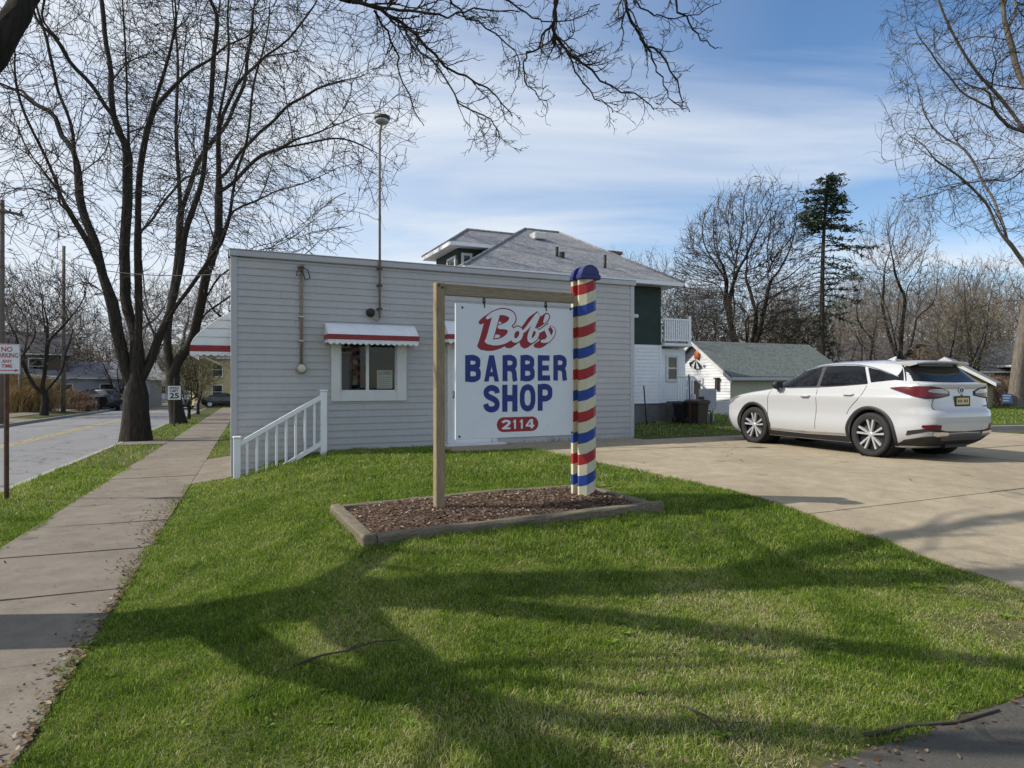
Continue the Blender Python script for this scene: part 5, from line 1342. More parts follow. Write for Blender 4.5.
# script name: brush strokes with a red drop shadow down to the left and a thin red outline
def ribbon(mb, pts, w0, depth, m=0, dx=0, dz=0, n=26, ww=None):
    P = resample([(a, 0, b) for a, b in pts], n); T = np.gradient(P, axis=0); T = norm(T); N_ = np.stack([-T[:, 2], T[:, 1] * 0, T[:, 0]], -1)
    prof = np.interp(np.linspace(0, 1, n), np.linspace(0, 1, len(ww)), ww) if ww else np.ones(n)
    vs = []
    for i in range(n):
        hw_ = w0 * prof[i] / 2; y = -depth - i * 1e-5
        a = P[i] + N_[i] * hw_; b_ = P[i] - N_[i] * hw_
        vs += [Vector((a[0] + dx, y, a[2] + dz)), Vector((b_[0] + dx, y, b_[2] + dz))]
    fs = []
    for i in range(n - 1):
        f_ = [2 * i, 2 * i + 1, 2 * i + 3, 2 * i + 2]; nn = (vs[f_[1]] - vs[f_[0]]).cross(vs[f_[2]] - vs[f_[0]]); fs.append(f_ if nn.y < 0 else f_[::-1])
    mb.add(vs, fs, m)
    for i, e in ((0, 3e-5), (n - 1, 33e-5)):
        r0 = w0 * prof[i] / 2; mb.add([Vector((P[i][0] + dx + math.cos(a) * r0, -depth - e, P[i][2] + dz + math.sin(a) * r0)) for a in np.linspace(0, 2 * math.pi, 14)[:-1]], [list(range(13))], m)
script = [  # strokes in the close-up's pixels, with brush width profile
    ([(268, 122), (258, 160), (246, 205), (234, 244)], 30, (1.05, 1, 1, 1.0)),                         # B spine
    ([(226, 134), (256, 116), (300, 106), (338, 118), (346, 142), (326, 166), (284, 178)], 24, (.5, .8, 1, 1.15, 1.2, 1, .6)),
    ([(284, 178), (322, 178), (340, 198), (330, 226), (296, 246), (256, 252), (222, 246)], 26, (.6, .9, 1.15, 1.2, 1, .9, .6)),
    ([(372, 186), (352, 198), (346, 224), (354, 242), (374, 238), (388, 216), (386, 194), (372, 186), (360, 190)], 17, (.8, 1, 1, 1, 1, 1, 1, .8)),       # o
    ([(386, 205), (404, 196), (430, 166), (458, 130), (470, 118), (462, 140), (440, 190), (428, 226), (432, 244), (452, 236), (466, 214), (464, 194), (452, 190)], 17, (.6, .7, .9, 1, 1.1, 1.1, 1.1, 1.1, 1, 1, .9, .7)),      # b
    ([(466, 205), (482, 196), (504, 182), (522, 172), (508, 186), (516, 206), (522, 226), (508, 244), (488, 246)], 16, (.6, .7, .9, 1, 1, 1.1, 1.2, 1, .7)),      # s
    ([(532, 176), (544, 188), (546, 204), (536, 224), (520, 244), (506, 250)], 12, (.4, .8, .9, .9, .8, .5)),
    ([(512, 128), (506, 142), (498, 154)], 17, (1.2, 1, .5)),                                              # apostrophe
]
m_red = MB(); m_out = MB(); m_wh = MB(); sc_ = brz(300, 200)[0] - brz(299, 200)[0]
for si, (pts, w0, ww) in enumerate(script):
    L_ = [brz(*p_) for p_ in pts]
    for k in range(9): ribbon(m_red, L_, (w0 + 11) * sc_, .0128 + k * .00006 + si * .0006 / 9, 0, -k * 3.8 * sc_, -k * 2.5 * sc_, ww=ww)
    ribbon(m_out, L_, (w0 + 12) * sc_, .0150 + si * .0002, 0, ww=ww)
    ribbon(m_wh, L_, (w0 + 2) * sc_, .0175 + si * .0004, 0, ww=ww)
m_red.v += []; rd = m_red.build('script_shadow', M['red'], board); m_out.build('script_outline', M['red'], board); m_wh.build('script_lettering', M['signface'], board)
for zx in (484, 545.7):
    hx, hz = frm(zx, 300); x = hx - bl; top = bt - .115 - zb2
    m_ = MB(); m_.tube([(x, 0, top + .01), (x, 0, top - .02)], .006, 8)
    for k in range(3):
        z = top - .035 - k * .034; m_.tube([Vector((x + (math.cos(a) * .012 if k % 2 == 0 else 0), math.cos(a) * .012 if k % 2 else 0, z + math.sin(a) * .028)) for a in np.linspace(0, 2 * math.pi, 12)], .0065, 6, cap=False)
    m_.tube([(x, -.016, BH - .03), (x, -.016, BH + .03), (x, 0.0, top - .12), (x, .016, BH + .03), (x, .016, BH - .03)], .008, 6); m_.build('hook', M['darkmetal'], board)
for zx, zy in ((94, 704), (634, 684), (108, 84), (626, 92)):
    m_ = MB(); x, z = brz(zx, zy); m_.lathe([(0, -.017), (.011, -.016), (.013, -.0122)], 10, Matrix.Translation((x, 0, z)), 0, False, 'y'); m_.build('bolt', M['darkmetal'], board)

# garden bed of old landscape timbers
bed = empty('garden_bed', (BED_C[0], BED_C[1], ht(*BED_C)), BED_A, 'raised mulch bed edged with old landscape timbers under the sign', 'garden bed')
def timber(p0, p1, h0, h1):
    """a rounded, worn timber between two points (bed coordinates), following the ground"""
    mb = MB(); n = 14; P = []; cA, sA = math.cos(BED_A), math.sin(BED_A); rs = random.Random(int(p0[0] * 100 + p1[1] * 10))
    d_ = Vector((p1[0] - p0[0], p1[1] - p0[1], 0)).normalized(); nn = Vector((-d_.y, d_.x, 0))
    prof = [(-.056, -.16), (-.060, .018), (-.048, .036), (-.030, .042), (.030, .042), (.048, .036), (.060, .018), (.056, -.16)]
    gl = [ht(BED_C[0] + cA * x - sA * y, BED_C[1] + sA * x + cA * y) - bed.location.z for x, y in (p0, p1)]
    for i in range(n + 1):
        x = p0[0] + (p1[0] - p0[0]) * i / n; y = p0[1] + (p1[1] - p0[1]) * i / n
        P.append([Vector((x, y, gl[0] + (gl[1] - gl[0]) * i / n + .028 + h0 + (h1 - h0) * i / n)) + nn * (a * (1 + rs.uniform(-.04, .04)) + rs.uniform(-.003, .003)) + Vector((0, 0, b_ + rs.uniform(-.006, .004) * (b_ > 0))) for a, b_ in prof])
    mb.grid(P, 0, False); k = len(prof)
    mb.add(P[0], [list(range(k))]); mb.add(P[-1], [list(range(k))[::-1]]); mb.build('timber', M['timber'], bed)
hl, hw2 = BED_L / 2, BED_W / 2
timber((-hl, -hw2), (-hl, hw2 + .05), .035, .03); timber((-hl + .062, -hw2 + .04), (hl + .03, -hw2 + .0), .03, .045)
timber((-hl + .062, hw2 - .02), (.45, hw2), .01, -.01); timber((.47, hw2 + .01), (hl, hw2), -.02, -.035); timber((hl, -hw2 + .06), (hl - .02, hw2 - .07), .01, -.02)
nb_ = 26; mb = MB(); P = []
for i in range(nb_ + 1):
    row = []
    for j in range(15):
        x = -hl + .05 + (BED_L - .1) * i / nb_; y = -hw2 + .04 + (BED_W - .08) * j / 14; X = BED_C[0] + math.cos(BED_A) * x - math.sin(BED_A) * y; Y = BED_C[1] + math.sin(BED_A) * x + math.cos(BED_A) * y
        e = min(1, (hl - abs(x)) * 4) * min(1, (hw2 - abs(y)) * 4); row.append(Vector((X, Y, ht(X, Y) + .018 + .03 * e + .012 * mnoise.noise((X * 3, Y * 3, 0)))))
    P.append(row)
mb.grid([r[::-1] for r in P], 0, True); tag(mb.build('mulch', M['mulch']), 'brown wood chip mulch filling the timber bed', 'mulch', kind='stuff')
n = 9000; x = rng.uniform(-hl + .05, hl - .05, n); y = rng.uniform(-hw2 + .05, hw2 - .05, n); X = BED_C[0] + math.cos(BED_A) * x - math.sin(BED_A) * y; Y = BED_C[1] + math.sin(BED_A) * x + math.cos(BED_A) * y
e = np.minimum(1, (hl - np.abs(x)) * 4) * np.minimum(1, (hw2 - np.abs(y)) * 4)
flakes('wood_chips', np.stack([X, Y, HT(X, Y) + .021 + .03 * e], -1),   .0155, M['chip'], .5, 'loose bark chips lying on the mulch of the timber bed', 'bark chips', 1.9, .004, .2)
# ------------------------------------------------------------------ houses
def wall_box(mb, w, d, h, z0=0): 
    mb.box(-w / 2, w / 2, -d / 2, d / 2, z0, h)
def gable_house(name, label, x, y, rot, w, d, eave, ridge, wallm, roofm, wins=(), along='x', over=.35, door=None, chimney=None, cat='house', z=None, group=None):
    """walls with gables, overhanging roof slabs, trimmed windows; local -y is the front"""
    h = empty(name, (x, y, ht(x, y) if z is None else z), rot, label, cat, group)
    W2, D2 = w / 2, d / 2
    mb = MB()
    if along == 'x':
        prof = [(-D2, -.5), (D2, -.5), (D2, eave), (0, ridge), (-D2, eave)]; mb.prism(prof, -W2, W2, axis='x')
    else:
        prof = [(-W2, -.5), (W2, -.5), (W2, eave), (0, ridge), (-W2, eave)]; mb.prism(prof, -D2, D2, axis='y')
    mb.build('wall', M[wallm], h)
    half, L = (D2, W2) if along == 'x' else (W2, D2); sl = (ridge - eave) / half; t = .12; lo = eave - sl * over
    rp = [(-half - over, lo + .02), (0, ridge + .02), (half + over, lo + .02), (half + over, lo + .02 + t), (0, ridge + .02 + t * 1.1), (-half - over, lo + .02 + t)]
    mb = MB(); mb.prism(rp, -L - .25, L + .25, axis='x' if along == 'x' else 'y'); roof = mb.build('roof', M[roofm], h)
    mb = MB(); e = .02
    if along == 'x': mb.bbox(-L - .26, L + .26, -half - over - .03, -half - over + .01, lo - .02, lo + .10, .005); mb.bbox(-L - .26, L + .26, half + over - .01, half + over + .03, lo - .08, lo + .14, .005)
    else:
        for s in (-1, 1):
            for a in (-1, 1): mb.prism([(a * (half + over), lo - .02), (0, ridge - .04), (0, ridge + .13), (a * (half + over), lo + .145)][::1], s * (L + .25), s * (L + .29))
    mb.build('fascia', M['white' if name != 'garage' else 'greytrim'], roof)
    if chimney: mb = MB(); cx, cy, ch = chimney; mb.bbox(cx - .35, cx + .35, cy - .25, cy + .25, eave, ch, .02); mb.bbox(cx - .4, cx + .4, cy - .3, cy + .3, ch - .15, ch, .01); mb.build('chimney', M['brick'], roof)
    for (face, c, z0, ww, wh) in wins:
        Mx = {'f': Matrix.Translation((c, -D2, z0)), 'r': Matrix.Translation((W2, c, z0)) @ Matrix.Rotation(R(90), 4, 'Z'), 'l': Matrix.Translation((-W2, c, z0)) @ Matrix.Rotation(R(-90), 4, 'Z')}[face]
        window(h, Mx, ww, wh)
    if door:
        face, c, dw, dh = door; Mx = Matrix.Translation((c, -D2, 0)) if face == 'f' else Matrix.Translation((W2, c, 0)) @ Matrix.Rotation(R(90), 4, 'Z')
        mb = MB(); mb.bbox(-dw / 2, dw / 2, -.05, .02, 0, dh, .01, 0, Mx); mb.build('door', M['vinyl'], h)
    return h
def window(h, Mx, ww, wh, trim='white', glass='darkglass', bars=True):
    t = .09; mb = MB()
    mb.bbox(-ww / 2 - t, -ww / 2, -.05, .02, -t, wh + t, .005, 0, Mx); mb.bbox(ww / 2, ww / 2 + t, -.05, .02, -t, wh + t, .005, 0, Mx); mb.bbox(-ww / 2 + .001, ww / 2 - .001, -.049, .02, -t, 0, .005, 0, Mx); mb.bbox(-ww / 2 + .001, ww / 2 - .001, -.049, .02, wh, wh + t, .005, 0, Mx)
    if bars: mb.bbox(-ww / 2, ww / 2, -.04, .02, wh * .5 - .02, wh * .5 + .025, .004, 0, Mx)
    w_ = mb.build('window', M[trim], h); mb = MB(); mb.box(-ww / 2, ww / 2, -.02, .015, 0, wh, 0, Mx); mb.build('pane', M[glass], w_); return w_

# the two storey house behind the shop (built in world axes rotated like the shop)
H0 = Vector((*xy_pq(6.4, 17.4), 0)); g0 = .33
hb = empty('two_storey_house', (H0.x, H0.y, g0), TH, 'two storey house with grey hip roof, dark green upper wall and white siding below', 'house')
WH, DH, EAVE = 7.1, 9.0, 4.50
def hp(p, q, z): return Vector((p, q, z))
mb = MB(); siding(mb, hp(0, 0, 0), X_, -Y_, WH, .62, 2.55, .12, .016); siding(mb, hp(WH, 0, 0), Y_, X_, DH, .62, 2.55, .12, .012); mb.build('lower_wall', M['siding_white'], hb)
mb = MB(); mb.box(.5, WH, .0, DH, 2.56, EAVE - .05); mb.box(.49, WH + .012, -.02, .3, 2.55, 2.60); mb.build('upper_wall', M['greenwall'], hb)
mb = MB(); mb.box(0.03, WH - .03, .03, DH, -.4, .62); mb.build('foundation', M['block'], hb)
mb = MB(); mb.bbox(WH - .06, WH + .02, -.02, .06, .62, 2.545, .005); mb.build('corner_trim', M['vinyl'], hb)
def hip(name, parent, c, zE, r0, r1, zR, over, matl, t=.07):
    """hip roof: c=(p0,p1,q0,q1) walls, ridge from r0 to r1"""
    p0, p1, q0, q1 = c[0] - over, c[1] + over, c[2] - over, c[3] + over
    A, B, C_, D = hp(p0, q0, zE), hp(p1, q0, zE), hp(p1, q1, zE), hp(p0, q1, zE); E, F_ = hp(*r0, zR), hp(*r1, zR)
    mb = MB(); up = Vector((0, 0, t)); top = [v + up for v in (A, B, C_, D)] + [E + up, F_ + up]
    mb.add(top, [(0, 1, 5, 4), (1, 2, 5), (2, 3, 4, 5), (3, 0, 4)]); o = mb.build(name, M[matl], parent)
    mb = MB(); lo = [v - Vector((0, 0, .06)) for v in (A, B, C_, D)]; hi = [v + Vector((0, 0, t - .004)) for v in (A, B, C_, D)]
    mb.add(lo + hi, [(0, 1, 5, 4), (1, 2, 6, 5), (2, 3, 7, 6), (3, 0, 4, 7), (3, 2, 1, 0)]); mb.build('eave', M['siding_white'], o)
    mb = MB()
    for a, b in ((A, E), (B, F_), (C_, F_), (D, E), (E, F_)):
        mb.tube([a + up + Vector((0, 0, .012)), b + up + Vector((0, 0, .012))], .05, 6)
    mb.build('ridge_cap', M[matl], o); return o
rf = hip('roof', hb, (.5, WH, 0, DH), EAVE, (4.3, 4.5), (5.75, 4.5), 6.98, .5, 'shingle')
mb = MB()
for px_, py_, Y_d, hh in ((557, 256, 21.2, .30), (605, 268, 21.0, .42)):
    w_ = pix(px_, py_, Y_d); l_ = Matrix.Rotation(-TH, 3, 'Z') @ (w_ - Vector((H0.x, H0.y, g0))); mb.tube([l_ - Z_ * .3, l_ + Z_ * hh], .05, 8); mb.lathe([(.16, -.28), (.06, -.1), (.05, 0)], 10, Matrix.Translation(l_))
w_ = pix(562, 256, 21.2); l_ = Matrix.Rotation(-TH, 3, 'Z') @ (w_ - Vector((H0.x, H0.y, g0))); mb.tube([l_ - Z_ * .3, l_ + Z_ * .12], .09, 8)
mb.build('vent_pipe', M['black'], rf)
w_ = pix(538, 236, 23.2); l_ = Matrix.Rotation(-TH, 3, 'Z') @ (w_ - Vector((H0.x, H0.y, g0))); mb = MB(); mb.bbox(l_.x - .22, l_.x + .22, l_.y - .25, l_.y + .25, l_.z - .15, l_.z + .1, .03); mb.build('roof_vent', M['white'], rf)
w_ = pix(611, 258, 25.5); l_ = Matrix.Rotation(-TH, 3, 'Z') @ (w_ - Vector((H0.x, H0.y, g0))); mb = MB(); mb.bbox(l_.x - .28, l_.x + .28, l_.y - .28, l_.y + .28, l_.z - 1.4, l_.z + .2, .02); mb.bbox(l_.x - .33, l_.x + .33, l_.y - .33, l_.y + .33, l_.z + .1, l_.z + .22, .01); mb.build('chimney', M['brick'], rf)
# raised wing at the left
wg = (1.30, 4.2, 3.6, 5.95)
mb = MB(); mb.box(wg[0], wg[1], wg[2], wg[3], 3.5, 6.02); mb.build('wing_wall', M['greenwall'], hb)
hip('wing_roof', hb, wg, 5.98, (2.1, 4.78), (4.6, 4.78), 6.80, .42, 'shingle')
window(hb, Matrix.Translation((1.30, 4.2, 5.0)) @ Matrix.Rotation(R(-90), 4, 'Z'), .7, .6); window(hb, Matrix.Translation((1.62, 3.6, 5.05)), .22, .62, bars=False)
# white downspout and small bracket between shop and house
mb = MB(); mb.bbox(5.75, 5.95, -.09, -.02, 3.5, 4.62, .01); mb.bbox(5.65, 6.1, -.16, -.021, 3.38, 3.5, .02); mb.build('window', M['white'], hb)
# enclosed porch with balcony on top
pe0, pe1, pq0 = WH + .02, WH + 1.10, .12
mb = MB(); siding(mb, hp(pe0, pq0, 0), X_, -Y_, pe1 - pe0, .62, 2.42, .12, .012); siding(mb, hp(pe1, pq0, 0), Y_, X_, 3.4, .62, 2.42, .12, .012); mb.build('porch_wall', M['siding_white'], hb)
mb = MB(); mb.box(pe0 + .02, pe1 - .02, pq0 + .02, pq0 + 3.3, -.4, .62); mb.build('porch_foundation', M['block'], hb)
mb = MB(); mb.bbox(pe0 - .01, pe1 + .06, pq0 - .30, pq0 + 3.6, 2.50, 2.60, .02); mb.build('balcony_floor', M['siding_white'], hb)
window(hb, Matrix.Translation((pe0 + .52, pq0, 1.42)), .34, .72)
bal = MB(); x1 = pe1 - .02; y0 = pq0 - .24
bal.bbox(pe0, x1 - .045, y0 - .03, y0 + .03, 3.36, 3.42, .005); bal.bbox(pe0, x1 - .045, y0 - .025, y0 + .025, 2.68, 2.73, .005); bal.bbox(x1 - .03, x1 + .03, y0 + .05, y0 + 3.6, 3.36, 3.42, .005); bal.bbox(x1 - .025, x1 + .025, y0 + .05, y0 + 3.6, 2.68, 2.73, .005)
rail = bal.build('balcony_rail', M['vinyl'], hb)
mb = MB(); mb.bbox(x1 - .05, x1 + .05, y0 - .05, y0 + .05, 2.6, 3.52, .01); mb.build('post', M['vinyl'], rail)
nb_ = 11
for k in range(nb_):
    x = pe0 + .06 + (x1 - pe0 - .16) * k / (nb_ - 1); mb = MB(); mb.bbox(x - .028, x + .028, y0 - .02, y0 + .02, 2.73, 3.36, .004); mb.build('baluster', M['vinyl'], rail)
for k in range(16):
    y = y0 + .25 + k * .21; mb = MB(); mb.bbox(x1 - .02, x1 + .02, y - .028, y + .028, 2.73, 3.36, .004); mb.build('baluster', M['vinyl'], rail)

# garage with the big sloping roof
gc = pix(731, 414, 26.0); gloc = Matrix.Rotation(TH, 3, 'Z')
gw, gd, ge, gr = 6.5, 4.1, 1.60, 2.93              # along the ridge, across, eave, ridge heights
gcen = Vector((gc.x, gc.y, 0)) + AXv * gw / 2 + BXv * gd / 2
gar = gable_house('garage', 'white gabled garage with greenish grey shingle roof behind the parked car', gcen.x, gcen.y, TH, gw, gd, ge, gr, 'beigewall', 'shingle_green', (('f', 2.6, .8, .7, .6),), cat='garage', z=.33, over=.3)
mb = MB(); W2, D2 = gw / 2, gd / 2
# sunlit white board gable end on the left, with its trim and dark doorway
for k in range(28):
    z0 = -.02 + k * .12; z1 = z0 + .12
    hw_ = lambda z: D2 if z <= ge else max(0, D2 * (gr - z) / (gr - ge))
    if hw_(z0) <= .02: break
    mb.add([(-W2 - .03, hw_(z0), z0), (-W2 - .03, -hw_(z0), z0), (-W2 - .015, -hw_(z1), z1), (-W2 - .015, hw_(z1), z1)], [(0, 1, 2, 3)])
mb.build('gable_boards', M['siding_white'], gar)
mb = MB(); mb.bbox(-W2 - .06, -W2 - .032, -.35, 1.0, 0.0, 1.38, .006); dr = mb.build('door', M['black'], gar)
mb = MB(); mb.bbox(-W2 - .07, -W2 - .033, -.47, -.352, 0, 1.5, .006); mb.bbox(-W2 - .07, -W2 - .033, -.351, 1.0, 1.381, 1.5, .006); mb.build('frame', M['white'], dr)
mb = MB()
for s_ in (-1, 1): mb.prism([(s_ * (D2 + .3), ge - .30), (0, gr - .02), (0, gr + .12), (s_ * (D2 + .3), ge - .14)], -W2 - .30, -W2 - .255, axis='x')
mb.build('verge_board', M['white'], gar)
mb = MB(); mb.bbox(-W2 - .14, -W2 - .03, -1.45, -1.25, 1.0, 1.45, .03); mb.bbox(-W2 - .18, -W2 - .03, -1.5, -1.2, 1.45, 1.5, .02); mb.build('wall_lantern', M['darkmetal'], gar)
# ornament on the gable: orange oval over flared dark and white strips
org = empty('gable_ornament', gcen - AXv * (W2 + .05) - BXv * .12 + Z_ * (.33 + 1.98), TH, 'orange and black wall ornament hung on the white garage gable', 'ornament')
mb = MB(); mb.lathe([(0, -.05), (.15, -.045), (.18, 0)], 18, Matrix.Translation((0, 0, .48)) @ Matrix.Diagonal((1, 1, 1.35, 1)), 0, True, 'x'); mb.build('oval', M['orange'], org)
mb = MB()
for k, a in enumerate((-62, -38, -14, 12, 34, 58)):
    d_ = Vector((0, -math.sin(R(a)), -math.cos(R(a)))); l_ = .52 if abs(a) > 50 else .42; s0 = Vector((-.03 - .006 * k, 0, .30)); n_ = Vector((0, -d_.z, d_.y)) * .055
    mb.add([s0 - n_ * .4, s0 + n_ * .4, s0 + d_ * l_ + n_ * 1.5 + Vector((0, 0, .04)), s0 + d_ * l_ - n_ * 1.5], [(0, 1, 2, 3)], k % 2)
mb.build('strips', [M['black'], M['paper']], org)

# porch steps rail, leaning board, bins, rods by the house
wp = lambda px, py, Y: (lambda v: (v.x, v.y, ht(v.x, v.y)))(pix(px, py, Y))
x, y, z = wp(700, 420, 21.3)
st = empty('porch_stairs', (x, y, z), TH, 'white railed porch steps between the house and the garage', 'porch steps')
mb = MB()
for k in range(4): mb.bbox(-.75 + .24 * k * .0, .55 - .26 * k, .1, .9, .17 * k, .17 * (k + 1) - .002, .01)
mb.build('steps', M['block'], st)
for yy in (.05, .95):
    mb = MB(); mb.tube([(-.9, yy, 1.5), (-.25, yy, 1.5), (.60, yy, .85), (.60, yy, 0)], .035, 6); rl2 = mb.build('handrail', M['vinyl'], st)
    for k in range(7): mb = MB(); xx = -.85 + .1 * k; mb.bbox(xx - .025, xx + .025, yy - .02, yy + .02, .68, 1.47, .004); mb.build('baluster', M['vinyl'], rl2)
def bin_(name, px, Y, w, h, matl, label, rot=0, wheels=True):
    x, y, z = wp(px, 420, Y); b = empty(name, (x, y, z), TH + rot, label, 'trash bin')
    mb = MB(); vs = [Vector((sx * w * k, sy * w * k * 1.1, zz)) for k, zz in ((.40, .04), (.5, h)) for sx, sy in ((-1, -1), (1, -1), (1, 1), (-1, 1))]; mb.add(vs, [(0, 1, 5, 4), (1, 2, 6, 5), (2, 3, 7, 6), (3, 0, 4, 7), (3, 2, 1, 0)]); mb.bbox(-w * .55, w * .55, -w * .6, w * .6, h - .05, h, .01); mb.build('body', M[matl], b)
    mb = MB(); mb.prism([(-w * .58, h), (w * .58, h), (w * .56, h + .05), (w * .3, h + .09), (-w * .3, h + .09), (-w * .56, h + .05)], -w * .62, w * .62); mb.build('lid', M[matl], b)
    mb = MB(); mb.tube([(-w * .4, w * .62, h - .04), (-w * .4, w * .72, h - .02), (w * .4, w * .72, h - .02), (w * .4, w * .62, h - .04)], .015, 6); mb.build('handle', M['black'], b)
    for s_ in (-1, 1):
        mb = MB(); mb.lathe([(0, -.025), (.10, -.025), (.11, -.015), (.11, .015), (.10, .025), (0, .025)], 14, Matrix.Translation((s_ * w * .46, w * .45, .11)), 0, True, 'x'); mb.build('wheel', M['rubber'], b)
bin_('trash_bin', 682.5, 20.6, .40, .62, 'bin_black', 'black wheeled trash bin against the white house wall')
bin_('trash_bin', 697, 20.3, .48, .68, 'bin_brown', 'brown wheeled trash bin beside the black one', .15)
x, y, z = wp(708, 418, 20.6); lb = empty('garden_chair', (x, y, z), TH + .5, 'dark folded garden chair beside the porch steps', 'chair')
mb = MB(); mb.bbox(-.25, .25, -.02, .02, .38, .42, .01); mb.build('seat', M['darkwood'], lb); mb = MB(); mb.prism([(-.25, .42), (.25, .42), (.22, .85), (-.22, .85)], .2, .23); mb.build('backrest', M['darkwood'], lb)
for sx in (-.22, .22):
    for sy in (-.02, .2): mb = MB(); mb.bbox(sx - .02, sx + .02, sy - .018, sy + .018, 0, .38, .004); mb.build('leg', M['darkwood'], lb)
x, y, z = wp(709, 414, 21.05); sg_ = empty('leaning_board', (x, y, z + .18), TH, 'pale speckled board standing at the porch rail', 'board'); mb = MB(); mb.bbox(-.42, .30, -.02, .02, .25, .92, .008); mb.build('panel', M['greywall'], sg_)
for px_, py_, lab, top, lean in ((647, 421, 'leaning rusty rod against the house foundation', 1.2, -.09), (690, 424, 'thin dark stake standing by the brown bin', 1.55, -.02)):
    x, y, z = wp(px_, py_, 20.0); mb = MB(); mb.tube([(x, y, z - .1), (x + lean * .6, y, z + top * .5), (x + lean, y + .05, z + top)], .022, 7); tag(mb.build('garden_stake', M['rust']), lab, 'stake')

# houses beyond the car
gable_house('far_house', 'olive gabled house peeking over the white car tailgate', *at_px(950, 34), TH - R(64), 3.4, 4.5, 1.35, 2.42, 'olivewall', 'shingle', (('f', 0, 1.5, .3, .3),), along='y', group='houses beyond the lot')
x, y = at_px(968, 50); hh = gable_house('far_house', 'dark roofed house with a white posted porch right of the olive gable', x, y, TH * .4, 8, 7, 2.2, 4.3, 'brownwall', 'shingle_dark', (('f', -2, .9, 1.0, 1.1), ('f', 2, .9, 1.0, 1.1)), chimney=None, group='houses beyond the lot')
mb = MB(); mb.bbox(-1, 4.2, -5.4, -3.4, 2.35, 2.5, .02); pr = mb.build('porch_roof', M['white'], hh)
for xx in (-.8, 1.6, 4.0): mb = MB(); mb.bbox(xx - .07, xx + .07, -5.3, -5.16, 0, 2.35, .01); mb.build('porch_post', M['white'], hh)
gable_house('far_house', 'orange roofed white house glimpsed left of the pale barked tree', *at_px(1000, 52), TH * .3, 7, 6, 2.4, 4.0, 'cream', 'shingle_rust', (('f', 1.5, .9, .9, 1.1),), group='houses beyond the lot')
gable_house('far_house', 'small grey gable far behind the white car roof', *at_px(855, 58), TH + R(60), 6, 7, 2.6, 4.9, 'greywall', 'shingle', (('f', 0, 3.0, .7, .8),), along='y', group='houses beyond the lot')
gable_house('far_house', 'low brown house between the conifer and the car roof', *at_px(812, 60), TH, 9, 7, 2.6, 4.4, 'brownwall', 'shingle_dark', (), group='houses beyond the lot')
gable_house('far_house', 'dark brown house behind the row of trees above the car', *at_px(893, 66), TH * .5, 9, 7, 3.0, 5.0, 'brownwall', 'shingle_dark', (('f', 0, 1.0, 1, 1),), group='houses beyond the lot')
# wooden fence past the grass and a pipe rail
x, y = at_px(1003, 39.5); fe = empty('board_fence', (x, y, ht(x, y)), TH * .5, 'low weathered brown board fence behind the blue yard sign', 'fence')
mb = MB()
for k in range(34): mb.bbox(-1.8 + k * .14, -1.8 + k * .14 + .125, -.012, .012, 0, .80 + .03 * math.sin(k * 2.7), .004)
mb.build('boards', M['fence'], fe); mb = MB()
for zz in (.2, .6): mb.bbox(-1.8, 2.95, .013, .05, zz, zz + .07, .005)
mb.build('rail', M['fence'], fe)
x, y = at_px(985, 37.5); pr_ = empty('pipe_rail', (x, y, ht(x, y)), TH * .4, 'white pipe goal frame on the grass behind the car tail', 'pipe frame')
mb = MB(); mb.tube([(.55, 0, 0), (.55, 0, 1.38)], .03, 8); mb.build('post', M['white'], pr_); mb = MB(); mb.tube([(.58, 0, 1.38), (-2.6, 0, 1.38)], .026, 8); mb.build('crossbar', M['white'], pr_); mb = MB(); mb.tube([(-2.5, 0, 0), (-2.5, 0, 1.38)], .03, 8); mb.build('post', M['white'], pr_)
x, y = at_px(1007, 33.5); ys = empty('yard_sign', (x, y, ht(x, y)), TH * .3, 'small blue yard sign on wire legs in the grass', 'yard sign')
mb = MB(); mb.bbox(-.31, .31, -.004, .004, .22, .72, .002); mb.build('panel', M['bluesign'], ys); mb = MB()
for k in range(3): mb.box(-.24, .22 - .06 * k, -.0055, -.0046, .59 - .13 * k, .65 - .13 * k)
mb.build('lettering', M['paper'], ys)
for s_ in (-.1, .1): mb = MB(); mb.tube([(s_, 0, -.1), (s_, 0, .3)], .004, 5); mb.build('leg', M['darkmetal'], ys)

# across the street
x, y = at_px(78, 58); hA = gable_house('far_house', 'pale low house with a shallow grey roof across the street', x, y, R(50), 9, 8, 2.6, 3.9, 'greywall', 'shingle', (('f', -2.2, .9, 1.2, 1.1), ('f', 1.0, .9, 1.0, 1.1), ('r', 0, .9, 1.2, 1.1)), door=('f', 2.8, 1, 2), group='houses across the street')
x, y = at_px(110, 66); gable_house('far_house', 'blue grey garage with a white door across the street', x, y, R(40), 8, 7, 2.7, 4.2, 'bluewall', 'shingle', (('f', -2.3, .9, 1.0, 1.1),), door=('f', .6, 2.2, 2.2), group='houses across the street')
x, y = at_px(12, 56); gable_house('far_house', 'brown two storey house with dark roof behind the straw coloured hedge', x, y, R(35), 8, 8, 4.6, 6.4, 'brownwall', 'shingle_dark', (('f', -1.5, 2.9, 1, 1.2), ('f', 1.8, 2.9, 1, 1.2), ('r', 0, 2.9, 1, 1.2)), group='houses across the street')
x, y = at_px(147, 110); gable_house('far_house', 'distant white house left of the speed limit sign', x, y, R(30), 9, 8, 2.8, 4.6, 'siding_white', 'shingle', (('f', -2, 1, 1.2, 1.2), ('f', 2, 1, 1.2, 1.2)), group='houses across the street')
